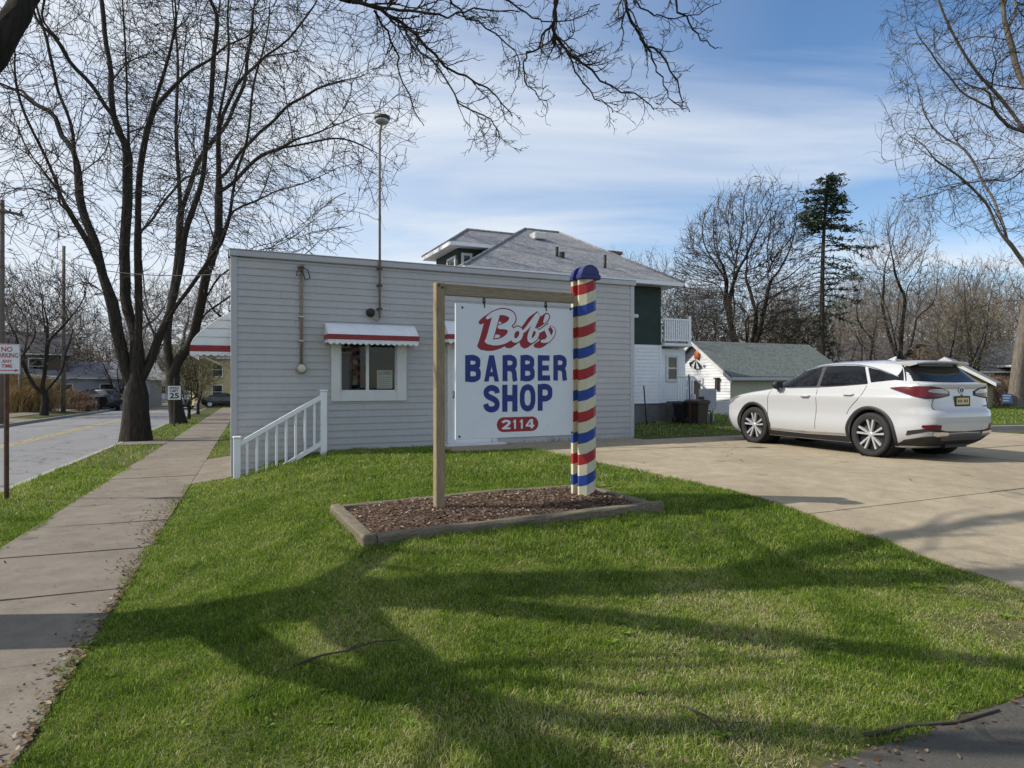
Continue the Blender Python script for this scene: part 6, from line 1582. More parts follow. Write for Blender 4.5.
x, y = at_px(243, 66); gable_house('far_house', 'cream house seen under the street side awning of the shop', x, y, TH, 8, 8, 4.8, 6.6, 'yellowwall', 'shingle_dark', (('f', -2.4, 3.0, .8, 1.2), ('f', .5, 2.6, 1.0, 1.6), ('f', -2.4, .9, .8, 1.2), ('l', 0, 3.0, 1, 1.2)), group='houses down the street')

# ------------------------------------------------------------------ street furniture
def sign_post(name, px, py, Y, label, cat, postm, pw, top_h):
    v = pix(px, py, Y); o = empty(name, (v.x, v.y, ht(v.x, v.y)), R(-4), label, cat)
    mb = MB(); mb.prism([(-pw, .0), (-pw * .45, -.02), (pw * .45, -.02), (pw, 0), (pw, .012), (pw * .4, .0), (-pw * .4, 0), (-pw, .012)], -.2, top_h, axis='z'); mb.build('post', M[postm], o); return o
np_ = sign_post('parking_sign', 6.5, 500, 9.75, 'white and red no parking sign on a rusty post at the left edge', 'street sign', 'rust', .032, 2.0)
np_.rotation_euler.z = R(38)
zc = CAMH - (359 - HOR) / F * 9.75 - np_.location.z
mb = MB(); mb.bbox(-.155, .165, -.03, -.026, zc - .225, zc + .225, .001); mb.build('panel', M['paper'], np_)
mb = MB()
for s, dz, w_, h_ in (('NO', .145, .13, .075), ('PARKING', .055, .27, .072), ('ANY', -.035, .12, .052), ('TIME', -.105, .13, .052)): lettering(mb, s, .005, zc + dz, w_, h_, -.032, 0, .02)
mb.box(-.10, .11, -.032, -.0315, zc - .178, zc - .165); mb.add([(-.14, -.032, zc - .171), (-.09, -.032, zc - .192), (-.09, -.032, zc - .150)], [(0, 1, 2)]); mb.add([(.15, -.032, zc - .171), (.10, -.032, zc - .150), (.10, -.032, zc - .192)], [(0, 1, 2)])
for a, b, c, d_ in ((-.15, .16, .212, .217), (-.15, .16, -.217, -.212)): mb.box(a, b, -.032, -.0315, zc + c, zc + d_)
for a, b in ((-.15, -.145), (.155, .16)): mb.box(a, b, -.032, -.0315, zc - .211, zc + .211)
mb.build('lettering', M['red_pale'], np_)
sp = sign_post('speed_sign', 174.4, 427, 29.3, 'white speed limit 25 sign on a thin dark post by the pavement', 'street sign', 'darkmetal', .035, 2.2)
sp.rotation_euler.z = R(20)
zc = CAMH - (392.8 - HOR) / F * 29.3 - sp.location.z
mb = MB(); mb.bbox(-.26, .26, -.032, -.028, zc - .31, zc + .31, .001); mb.build('panel', M['paper'], sp)
mb = MB(); lettering(mb, 'SPEED', 0, zc + .215, .38, .10, -.036, 0, .02); lettering(mb, 'LIMIT', 0, zc + .085, .34, .10, -.036, 0, .02); lettering(mb, '25', 0, zc - .13, .38, .25, -.036, 0, .03); mb.build('lettering', M['black'], sp)
def utility_pole(px, Y, top_px, r0, label, arms=True, thin=1):
    v = pix(px, 400, Y); g_ = ht(v.x, v.y); H_ = CAMH - (top_px - HOR) / F * Y - g_
    o = empty('utility_pole', (v.x, v.y, g_), R(66), label, 'utility pole', 'utility poles')
    mb = MB(); mb.tube([(0, 0, -.3), (0, 0, H_ * .5), (.02, 0, H_)], [r0, r0 * .85, r0 * .7], 12); mb.build('pole', M['polewood'], o)
    if arms:
        mb = MB(); mb.bbox(-.9, .9, -.17, -.08, H_ - .6, H_ - .48, .01); mb.build('crossarm', M['polewood'], o)
        for xx in (-.8, -.3, .3, .8): mb = MB(); mb.lathe([(.03, 0), (.05, .04), (.035, .08), (.05, .11), (0, .14)], 10, Matrix.Translation((xx, -.125, H_ - .48))); mb.build('insulator', M['darkmetal'], o)
    return Vector((v.x, v.y, g_ + H_))
p1 = utility_pole(1.5, 31, 200, .15, 'tall wooden utility pole cut by the left edge behind the no parking sign')
p2 = utility_pole(63.5, 46, 246, .15, 'tall wooden utility pole left of the big street tree', False)
v = pix(20, 414, 44); mb = MB(); mb.tube([(v.x, v.y, ht(v.x, v.y) - .2), (v.x, v.y, ht(v.x, v.y) + 3.0)], .10, 10); tag(mb.build('short_pole', M['polewood']), 'short thin grey pole in front of the straw coloured hedge', 'pole')
def wire(a, b, sag, label, r=.012):
    mb = MB(); mb.tube([a.lerp(b, t) - Z_ * sag * 4 * t * (1 - t) for t in np.linspace(0, 1, 24)], r, 5); tag(mb.build('overhead_wire', M['black']), label, 'wire', 'overhead wires')
wire(Wl(cxl, -.15, cz1 + .05), p1 - Z_ * 1.4, .9, 'black service wire running from the shop conduit to the left edge pole')
wire(p1 - Z_ * .5, p2 - Z_ * .4, .5, 'wire strung between the two utility poles across the street')
wire(pix(112, 294, 24), pix(172, 329, 30), .1, 'pale cable slanting behind the big street tree trunk')
wire(p2 - Z_ * .4, p2 - Z_ * .4 + Vector((-22, 55, -1)), .8, 'wire running on from the second utility pole down the street')
# hydrant
v = pix(97.5, 408, 52); hy = empty('fire_hydrant', (v.x, v.y, ht(v.x, v.y)), 0, 'dark fire hydrant on the far verge', 'hydrant')
mb = MB(); mb.lathe([(.16, 0), (.16, .05), (.11, .06), (.11, .5), (.14, .52), (.14, .56), (.11, .6), (.06, .7), (.03, .72), (.03, .78), (0, .79)], 14); mb.build('body', M['hydrant'], hy)
for a in (0, 180): mb = MB(); mb.lathe([(0, .2), (.06, .2), (.06, .1), (.05, .09)], 10, Matrix.Translation((0, 0, .42)) @ Matrix.Rotation(R(a), 4, 'Z'), 0, True, 'x'); mb.build('outlet', M['hydrant'], hy)
# ------------------------------------------------------------------ cars
class CarShape:
    def __init__(s, xf, xr, W, n=5.0):
        zz = np.linspace(min(a for a, _ in W), max(a for a, _ in W), 400); s.zz = zz
        def tab(t, k=3):
            a = np.interp(zz, [q[0] for q in t], [q[1] for q in t]); p = np.pad(a, k, mode='edge'); return np.convolve(p, np.ones(2 * k + 1) / (2 * k + 1), 'valid')
        s.xf, s.xr = tab(xf), tab(xr); s.W = np.interp(zz, [q[0] for q in W], [q[1] for q in W]); s.n = n
    def at(s, z): return np.interp(z, s.zz, s.xf), np.interp(z, s.zz, s.xr), np.interp(z, s.zz, s.W)
    def y_side(s, x, z):
        f, r, w = s.at(z); m, h = (f + r) / 2, (f - r) / 2
        return float(w * max(1e-6, 1 - min(1, abs((x - m) / h)) ** s.n) ** (1 / s.n))
    def x_end(s, y, z, front):
        f, r, w = s.at(z); m, h = (f + r) / 2, (f - r) / 2
        k = max(1e-6, 1 - min(1, abs(y / max(w, 1e-4))) ** s.n) ** (1 / s.n); return float(m + h * k * (1 if front else -1))
    def quarter(s, z, front=False, N=400):
        """outline from mid side to the end centre, left side: dense points and arc length"""
        f, r, w = s.at(z); m, h = (f + r) / 2, (f - r) / 2; th = np.linspace(0, np.pi / 2, N) ** 1.0
        c = np.sin(th) ** (2 / s.n); d = np.cos(th) ** (2 / s.n)
        P = np.stack([m + h * c * (1 if front else -1), w * d], -1); L = np.concatenate([[0], np.cumsum(np.linalg.norm(np.diff(P, axis=0), axis=1))]); return P, L
    def ring(s, z, n=36):
        out = []
        for fr in (True, False):
            P, L = s.quarter(z, fr); u = np.linspace(0, 1, n); u = u ** .8; q = np.stack([np.interp(u * L[-1], L, P[:, 0]), np.interp(u * L[-1], L, P[:, 1])], -1); out.append(q)
        fq, rq = out                                   # each: side -> end centre (left, y>0)
        left = np.concatenate([fq[::-1], rq[1:]]); right = left[::-1][1:-1] * np.array((1, -1)); return np.concatenate([left, right])
    def body(s, zs):
        V = []; R_ = [s.ring(z) for z in zs]; k = len(R_[0])
        for r, z in zip(R_, zs): V += [(a, b, z) for a, b in r]
        Fs = [[i * k + j, i * k + (j + 1) % k, (i + 1) * k + (j + 1) % k, (i + 1) * k + j] for i in range(len(zs) - 1) for j in range(k)]
        Fs = [f[::-1] for f in Fs]
        Fs += [list(range(k)), [(len(zs) - 1) * k + j for j in range(k)][::-1]]
        return V, Fs
    # panels floated just off the skin
    def side_panel(s, mb, top, bot, side, off=.005, nu=14, nv=5, m=0, smooth=True):
        T, B = np.array(top, float), np.array(bot, float); P = []
        ip = lambda A, u: np.array([np.interp(u, np.linspace(0, 1, len(A)), A[:, k]) for k in (0, 1)])
        for i in range(nu + 1):
            u = i / nu; a, b = ip(T, u), ip(B, u); row = []
            for j in range(nv + 1):
                x, z = b + (a - b) * (j / nv); row.append(Vector((x, side * (s.y_side(x, z) + off), z)))
            P.append(row)
        mb.grid(P if side > 0 else [r[::-1] for r in P], m, smooth)
    def end_panel(s, mb, top, bot, front=False, off=.006, nu=16, nv=6, m=0):
        T, B = np.array(top, float), np.array(bot, float); P = []
        ip = lambda A, u: np.array([np.interp(u, np.linspace(0, 1, len(A)), A[:, k]) for k in (0, 1)])
        for i in range(nu + 1):
            u = i / nu; a, b = ip(T, u), ip(B, u); row = []
            for j in range(nv + 1):
                y, z = b + (a - b) * (j / nv); row.append(Vector((s.x_end(y, z, front) + off * (1 if front else -1), y, z)))
            P.append(row)
        mb.grid(P, m, True)
    def wrap(s, mb, pts, side, off=.01, nv=5, m=0, front=False):
        """pts: list of (t, z_low, z_high), t = arc length measured back from the end centre line"""
        P = []
        def at(t, z):
            Q, L = s.quarter(z, front); u = L[-1] - t; p = np.array([np.interp(u, L, Q[:, k]) for k in (0, 1)]); p2 = np.array([np.interp(min(u + .01, L[-1]), L, Q[:, k]) for k in (0, 1)]); p1 = np.array([np.interp(u - .01, L, Q[:, k]) for k in (0, 1)])
            d = p2 - p1; n_ = np.array((d[1], -d[0])); n_ = n_ / max(np.linalg.norm(n_), 1e-9)
            if n_ @ (p - np.array((0, 0))) < 0: n_ = -n_
            p = p + n_ * off; return Vector((p[0], side * p[1], z))
        t0 = np.array(pts, float); T = np.linspace(t0[0, 0], t0[-1, 0], 24)
        for t in T:
            lo, hi = np.interp(t, t0[:, 0], t0[:, 1]), np.interp(t, t0[:, 0], t0[:, 2]); P.append([at(t, lo + (hi - lo) * j / nv) for j in range(nv + 1)])
        mb.grid(P, m, True)

def cut_wheels(me, wheels, r, halfw):
    """open the wheel arches in a body shell"""
    o = bpy.data.objects.new('tmp', me); COL.objects.link(o); cs = []
    for x, y, z in wheels:
        mb = MB(); mb.lathe([(0, -halfw), (r, -halfw), (r, halfw), (0, halfw)], 40, Matrix.Translation((x, y, z)), 0, False, 'y'); c = mb.build('cutter', M['black']); 
        import bmesh
        bm = bmesh.new(); bm.from_mesh(c.data); bmesh.ops.remove_doubles(bm, verts=bm.verts, dist=1e-5); bmesh.ops.recalc_face_normals(bm, faces=bm.faces); bm.to_mesh(c.data); bm.free()
        md = o.modifiers.new('cut', 'BOOLEAN'); md.operation = 'DIFFERENCE'; md.object = c; md.solver = 'EXACT'; cs.append(c)
    bpy.context.view_layer.update(); dg = bpy.context.evaluated_depsgraph_get(); out = bpy.data.meshes.new_from_object(o.evaluated_get(dg))
    bpy.data.objects.remove(o)
    for c in cs: bpy.data.objects.remove(c)
    return out
def fix_normals(me):
    import bmesh
    bm = bmesh.new(); bm.from_mesh(me); bmesh.ops.recalc_face_normals(bm, faces=bm.faces); bm.to_mesh(me); bm.free()

def wheel(parent, x, y, r, side, detail=True, w=.115):
    e = MB(); prof = [(r * .72, -w * .85), (r * .88, -w), (r * .96, -w * .92), (r, -w * .6), (r, w * .6), (r * .96, w * .92), (r * .88, w), (r * .72, w * .85)]
    Mx = Matrix.Translation((x, y, r)) @ Matrix.Diagonal((1, side, 1, 1))
    e.lathe(prof, 48, Mx, 0, True, 'y'); e.lathe([(0, -w * .8), (r * .72, -w * .85)], 32, Mx, 1, False, 'y')
    wl = e.build('wheel', [M['rubber'], M['alloy_dark']], parent); fix_normals(wl.data)
    rm = MB(); R0 = r * .73
    rm.lathe([(R0 * .92, w * .45), (R0 * .95, w * .88), (R0, w * .92), (R0 * 1.01, w * .84)], 48, Mx, 1, True, 'y')
    rm.lathe([(0, w * .30), (R0 * .95, w * .22)], 32, Mx, 1, False, 'y')
    rm.lathe([(0, w * .80), (R0 * .15, w * .80), (R0 * .20, w * .66), (R0 * .20, w * .3)], 20, Mx, 0, True, 'y')
    ns = 5 if detail else 5
    for k in range(ns):
        a0 = 2 * math.pi * k / ns + .3
        for da in (-.17, .17):
            a1 = a0 + da * 1.25; a2 = a0 + da * .8; ri, ro2 = R0 * .14, R0 * .95
            pi_ = Vector((math.cos(a2) * ri, 0, math.sin(a2) * ri)); po = Vector((math.cos(a1) * ro2, 0, math.sin(a1) * ro2)); d_ = (po - pi_).normalized(); n_ = Vector((-d_.z, 0, d_.x))
            wi, wo = r * .030, r * .048; vs = [pi_ - n_ * wi, pi_ + n_ * wi, po + n_ * wo, po - n_ * wo]
            top = [v + Vector((0, w * .74 if i < 2 else w * .86, 0)) for i, v in enumerate(vs)]; bot = [v + Vector((0, w * .35, 0)) for v in vs]
            rm.add([Mx @ v for v in bot + top], [(4, 5, 6, 7), (0, 4, 7, 3), (1, 2, 6, 5), (2, 3, 7, 6)], 0)
    rim = rm.build('rim', [M['alloy'] if detail else M['alloy'], M['alloy_dark']], wl); fix_normals(rim.data)
    return wl

SUV = CarShape(xf=[(.20, 2.15), (.26, 2.28), (.36, 2.39), (.52, 2.43), (.75, 2.41), (.91, 2.33), (1.01, 2.08), (1.08, 1.72), (1.125, 1.38), (1.16, 1.10), (1.195, .99), (1.58, .20), (1.65, -.08), (1.70, -.62)],
               xr=[(.20, -2.10), (.30, -2.28), (.42, -2.41), (.60, -2.455), (.80, -2.455), (.835, -2.395), (1.0, -2.375), (1.19, -2.36), (1.25, -2.375), (1.275, -2.33), (1.30, -2.25), (1.60, -1.93), (1.65, -1.75), (1.70, -1.25)],
               W=[(.20, .84), (.30, .90), (.42, .935), (.50, .948), (.56, .945), (.72, .928), (.86, .934), (.98, .946), (1.04, .945), (1.08, .925), (1.18, .89), (1.28, .845), (1.55, .715), (1.62, .665), (1.665, .57), (1.69, .42), (1.705, .20), (1.71, .05)], n=7.6)

def parked_suv():
    S = SUV; ang = math.atan2(.922, -.384)
    cx, cy = 6.55, 12.98; root = empty('parked_car', (cx, cy, ht(cx, cy) + .018), ang, 'white five door sport utility car parked on the concrete lot with its tail towards us', 'car')
    zs_ = sorted(set([.20, .23, .27, .32] + list(np.linspace(.38, 1.0, 14)) + list(np.linspace(1.02, 1.32, 22)) + list(np.linspace(1.34, 1.60, 10)) + [1.62, 1.64, 1.655, 1.67, 1.68, 1.69, 1.698, 1.705, 1.71]))
    v, f = S.body(zs_); me = bpy.data.meshes.new('body'); me.from_pydata(v, [], f); me.materials.append(M['carwhite']); me.polygons.foreach_set('use_smooth', [True] * len(f)); fix_normals(me)
    RW = .384; wx = (1.39, -1.40); ty = .815
    wheels = [(x, s * .80, RW + .012) for x in wx for s in (1, -1)]
    me2 = cut_wheels(me, wheels, .435, .28)
    body = link('body', me2, root)
    md = body.modifiers.new('split', 'EDGE_SPLIT'); md.split_angle = R(38)
    ln = MB()
    for x, y, z in wheels:
        s_ = 1 if y > 0 else -1
        ln.lathe([(0, s_ * .50), (.430, s_ * .50), (.430, s_ * .90)], 32, Matrix.Translation((x, 0, z)), 0, True, 'y')
    ln.box(-1.0, 1.0, -.7, .7, .17, .23); ln.box(-2.1, 2.1, -.45, .45, .19, .24); ln.tube([(-1.4, -.8, RW), (-1.4, .8, RW)], .05, 8); ln.box(-2.2, -1.75, -.4, .15, .2, .33)
    ln.build('underbody', M['black'], root)
    for x in wx:
        for s_ in (1, -1): wheel(root, x, s_ * ty, RW, s_)
    # dark arch lips, sills
    for x in wx:
        for s_ in (1, -1):
            mb = MB(); P = []
            for i in range(29):
                a = R(-22 + 224 * i / 28); row = []
                for rr in (.425, .44, .475, .49):
                    X, Z = x + rr * math.cos(a), max(.22, RW + .012 + rr * math.sin(a)); row.append(Vector((X, s_ * (S.y_side(X, Z) + (.018 if .43 < rr < .485 else .002)), Z)))
                P.append(row)
            mb.grid(P, 0, True); mb.build('arch_trim', M['cladding'], root)
    for s_ in (1, -1):
        mb = MB(); S.side_panel(mb, [(-.93, .325), (0, .30), (.93, .315)], [(-.95, .21), (0, .21), (.95, .21)], s_, .010); mb.build('sill', M['cladding'], root)
        mb = MB(); S.side_panel(mb, [(-.93, .375), (0, .352), (.92, .362)], [(-.93, .352), (0, .328), (.92, .338)], s_, .012, nv=2); mb.build('sill_strip', M['chrome'], root)
        # dark glass band with body posts left between the panes
        F0 = [(.86, 1.195), (.55, 1.39), (.20, 1.525), (-.22, 1.60)]; B0 = [(.87, 1.19), (.5, 1.195), (.15, 1.205), (-.22, 1.215)]
        mb = MB(); S.side_panel(mb, F0, B0, s_, .006); mb.build('front_window', M['carglass'], root)
        mb = MB(); S.side_panel(mb, [(-.30, 1.605), (-.65, 1.612), (-1.0, 1.598), (-1.13, 1.58)], [(-.30, 1.22), (-.65, 1.235), (-1.0, 1.255), (-1.30, 1.285)], s_, .006); mb.build('rear_side_window', M['carglass'], root)
        mb = MB(); S.side_panel(mb, [(-.225, 1.60), (-.295, 1.605)], [(-.225, 1.21), (-.295, 1.21)], s_, .0045, 3); mb.build('door_pillar', M['cladding'], root)
        mb = MB(); S.side_panel(mb, [(-1.20, 1.565), (-1.45, 1.51), (-1.70, 1.43), (-1.88, 1.37)], [(-1.36, 1.295), (-1.5, 1.31), (-1.68, 1.328), (-1.88, 1.345)], s_, .006); mb.build('quarter_window', M['carglass'], root)
        mb = MB(); tp = [Vector((x, s_ * (S.y_side(x, z) + .008), z)) for x, z in [(.88, 1.195), (.56, 1.405), (.2, 1.54), (-.25, 1.615), (-.65, 1.627), (-1.05, 1.607), (-1.45, 1.522), (-1.84, 1.39)]]; mb.tube([Vector(p) for p in resample(tp, 24)], .008, 6); mb.build('window_trim', M['chrome'], root)
        mb = MB(); tp = [Vector((x, s_ * (S.y_side(x, z) + .006), z)) for x, z in [(.86, 1.18), (.4, 1.185), (-.22, 1.202), (-.8, 1.235), (-1.3, 1.275)]]; mb.tube(tp, .007, 6); mb.build('window_trim', M['cladding'], root)
        # shut lines
        for pts in ([(.90, 1.14), (.97, .90), (.96, .60), (.88, .42)], [(-.26, 1.17), (-.27, .9), (-.25, .60), (-.24, .42)], [(-1.30, 1.24), (-1.22, 1.05), (-1.02, .85), (-.93, .72)]):
            q = resample([(a, 0, b) for a, b in pts], 14); mb = MB(); mb.tube([Vector((a, s_ * (S.y_side(a, b) + .0005), b)) for a, _, b in q], .005, 5); mb.build('door_seam', M['cladding'], root)
        for hx, hz in ((-.02, 1.03), (-.98, 1.075)):
            mb = MB(); y0 = S.y_side(hx, hz); mb.tube([(hx + .11, s_ * (y0 + .004), hz), (hx + .08, s_ * (y0 + .03), hz), (hx - .06, s_ * (y0 + .032), hz + .003), (hx - .11, s_ * (y0 + .004), hz + .004)], [.012, .016, .016, .012], 8); mb.build('door_handle', M['carwhite'], root)
        mb = MB(); y0 = S.y_side(.72, 1.17); mb.lathe([(0, -.065), (.05, -.06), (.085, -.02), (.09, .03), (.07, .055), (0, .06)], 16, Matrix.Translation((.66, s_ * (y0 + .11), 1.245)) @ Matrix.Diagonal((1, 1.15, .95, 1)), 0, True, 'x')
        mi = mb.build('mirror', M['cladding'], root); mb = MB(); mb.tube([(.74, s_ * y0, 1.165), (.72, s_ * (y0 + .12), 1.19)], [.03, .025], 8); mb.bbox(.590, .598, s_ * (y0 + .03), s_ * (y0 + .19), 1.18, 1.30, .003); mb.build('stalk', M['cladding'], mi)
        # lamps: slim wedge wrapping the corner, red outside and smoked clear inside
        mb = MB(); S.wrap(mb, [(.34, 1.085, 1.14), (.46, 1.068, 1.185), (.62, 1.05, 1.215), (.80, 1.045, 1.225), (.95, 1.075, 1.225), (1.12, 1.14, 1.215), (1.28, 1.195, 1.205)], s_, .012); tl = mb.build('tail_lamp', M['tail'], root)
        mb = MB(); S.wrap(mb, [(.34, 1.115, 1.14), (.46, 1.115, 1.185), (.66, 1.125, 1.19), (.74, 1.14, 1.165)], s_, .017); mb.build('clear_lens', M['tailclear'], tl)
        mb = MB(); S.wrap(mb, [(.30, 1.075, 1.145), (.46, 1.05, 1.20), (.62, 1.028, 1.226), (.80, 1.028, 1.236), (.95, 1.06, 1.236), (1.14, 1.13, 1.226), (1.32, 1.19, 1.21)], s_, .006); mb.build('lamp_gasket', M['cladding'], tl)
        mb = MB(); S.wrap(mb, [(.60, .52, .60), (.74, .53, .61), (.90, .56, .60)], s_, .010); mb.build('reflector', M['tail'], root)
        mb = MB(); S.wrap(mb, [(.55, .76, .92), (.85, .80, .98), (1.05, .88, 1.0)], s_, .008, front=True); mb.build('headlamp', M['tailclear'], root)
        mb = MB(); S.wrap(mb, [(.42, .40, .475), (.58, .40, .49), (.72, .43, .485)], s_, .024); mb.build('exhaust_trim', M['chrome'], root)
        mb = MB(); S.wrap(mb, [(.0, .475, .485), (.48, .47, .50), (.62, .49, .53), (.80, .50, .555), (1.10, .42, .50)], s_, .007); mb.build('bumper_edge', M['cladding'], root)
    mb = MB()
    for s_ in (1, -1): S.wrap(mb, [(.0, .23, .45), (.45, .23, .44), (.60, .24, .43), (.80, .24, .41), (1.05, .23, .34)], s_, .009)
    mb.build('lower_bumper', M['cladding'], root)
    mb = MB()
    for s_ in (1, -1): S.wrap(mb, [(.0, .33, .445), (.42, .33, .44), (.52, .35, .42)], s_, .022)
    mb.build('rear_valance', M['valance'], root)
    mb = MB(); S.end_panel(mb, [(-.655, 1.59), (-.33, 1.615), (0, 1.62), (.33, 1.615), (.655, 1.59)], [(-.80, 1.318), (-.4, 1.30), (0, 1.295), (.4, 1.30), (.80, 1.318)], False, .007, 36); mb.build('rear_window', M['carglass'], root)
    for s_ in (1, -1):     # black corner linking side glass and rear glass
        mb = MB(); P = []
        for i in range(9):
            u = i / 8; row = []
            for k in range(6):
                lo_, hi_ = 1.338 - .012 * u, 1.40 + .16 * u; zz = lo_ + (hi_ - lo_) * k / 5; ye = float(np.interp(zz, [1.318, 1.59], [.80, .655])) + .004
                Q, L = S.quarter(zz); u0 = np.interp(1.80 + .02 * (zz - 1.34), -Q[:, 0], L); u1 = np.interp(-ye, -Q[:, 1], L); uu = u0 + (u1 - u0) * u
                a, b = np.interp(uu, L, Q[:, 0]), np.interp(uu, L, Q[:, 1]); row.append(Vector((a - .006 * u, s_ * (b + .006 * (1 - .5 * u)), zz)))
            P.append(row)
        mb.grid(P, 0, True); mb.build('corner_trim', M['carglass'], root)
    mb = MB(); S.end_panel(mb, [(-.60, 1.575), (0, 1.60), (.60, 1.575)], [(-.82, 1.19), (0, 1.17), (.82, 1.19)], True, .007); mb.build('windscreen', M['carglass'], root)
    # spoiler over the rear glass
    mb = MB(); P = []
    for i in range(21):
        y = -.66 + 1.32 * i / 20; k = 1 - (y / .66) ** 4 * .5; xe = -2.02 - .10 * k
        P.append([Vector((-1.50, y, 1.672 - .045 * (y / .66) ** 4)), Vector((-1.80, y, 1.680 - .035 * (y / .66) ** 4)), Vector((xe, y, 1.656 - .03 * (y / .66) ** 4)), Vector((xe - .002, y, 1.634 - .03 * (y / .66) ** 4)), Vector((-1.93, y * .98, 1.60 - .03 * (y / .66) ** 4)), Vector((-1.80, y * .95, 1.61 - .03 * (y / .66) ** 4))])
    mb.grid([r[::-1] for r in P], 0, True); b0 = len(mb.v); mb.add(P[0], [list(range(6))]); mb.add(P[-1], [list(range(6))[::-1]]); sp_ = mb.build('spoiler', M['carwhite'], root); fix_normals(sp_.data)
    mb = MB(); mb.add([(-1.02, -.02, 1.70), (-1.02, .02, 1.70), (-1.20, .028, 1.70), (-1.20, -.028, 1.70), (-1.185, -.006, 1.765), (-1.185, .006, 1.765), (-1.215, .006, 1.768), (-1.215, -.006, 1.768)], [(0, 1, 5, 4), (1, 2, 6, 5), (2, 3, 7, 6), (3, 0, 4, 7), (4, 5, 6, 7)]); mb.build('antenna_fin', M['carwhite'], root)
    # tailgate: seam, lip, plate, emblem, badge
    mb = MB()
    for s_ in (1, -1):
        pts = [(.0, .835), (.45, .835), (.66, .85), (.70, .92), (.66, 1.04)]; q = resample([(a, 0, b) for a, b in pts], 24)
        mb.tube([Vector((S.x_end(a, b, False) - .001, s_ * a, b)) for a, _, b in q], .006, 5)
    mb.build('tailgate_seam', M['cladding'], root)
    mb = MB(); P = []
    for i in range(25):
        y = -.80 + 1.6 * i / 24; k = (abs(y) / .80) ** 3; x0_ = S.x_end(y, 1.24, False); P.append([Vector((x0_ + .0, y, 1.205 + .02 * k)), Vector((x0_ - .042 * (1 - k * .8), y, 1.258)), Vector((x0_ - .035 * (1 - k * .8), y, 1.272)), Vector((S.x_end(y * .95, 1.29, False) + .0, y, 1.288))])
    mb.grid(P, 0, True); lp_ = mb.build('tailgate_lip', M['carwhite'], root)
    xp = S.x_end(0, 1.0, False); Mp = Matrix.Translation((xp - .012, 0, .985)) @ Matrix.Rotation(R(-90), 4, 'Z')
    mb = MB(); mb.bbox(-.19, .19, -.006, .006, -.085, .085, .003, 0, Mp); mb.bbox(-.155, .155, -.009, -.0065, -.055, .055, .001, 1, Mp); pl_ = mb.build('number_plate', [M['cladding'], M['plate']], root)
    mb = MB()
    for k in range(7):
        if k != 3: mb.box(-.125 + .037 * k, -.103 + .037 * k, -.0105, -.0095, -.022, .026, 0, Mp)
    mb.build('lettering', M['navy'], pl_)
    Me = Matrix.Translation((S.x_end(0, 1.17, False) - .008, 0, 1.165)) @ Matrix.Rotation(R(-90), 4, 'Z')
    mb = MB(); mb.tube([Me @ Vector((math.cos(a) * .062, -.004, math.sin(a) * .044)) for a in np.linspace(0, 2 * math.pi, 28)], .008, 6, cap=False); mb.tube([Me @ Vector(p) for p in ((.012, -.004, .038), (-.018, -.004, -.012), (.042, -.004, -.016))], .008, 6); em = mb.build('emblem', M['chrome'], root)
    mb = MB(); mb.lathe([(0, -.002), (.052, -.001)], 24, Me @ Matrix.Diagonal((1, 1, .72, 1)), 0, False, 'y'); mb.build('backing', M['navy'], em)
    mb = MB(); Mb = Matrix.Translation((S.x_end(-.62, .90, False) - .006, -.60, .90)) @ Matrix.Rotation(R(-90 + 12), 4, 'Z')
    for k in range(4): mb.box(-.07 + .035 * k, -.046 + .035 * k, -.003, .0, -.014, .014, 0, Mb)
    mb.build('badge', M['chrome'], root)
    mb = MB(); mb.lathe([(0, -.02), (.012, -.018), (.012, 0)], 10, Matrix.Translation((S.x_end(.08, 1.10, False) - .0, .0, 1.085)) @ Matrix.Rotation(R(-90), 4, 'Z'), 0, True, 'y'); mb.build('camera_button', M['black'], root)
    mb = MB(); S.end_panel(mb, [(-.55, .82), (0, .86), (.55, .82)], [(-.70, .36), (0, .32), (.70, .36)], True, .008); mb.build('grille', M['cladding'], root)
parked_suv()

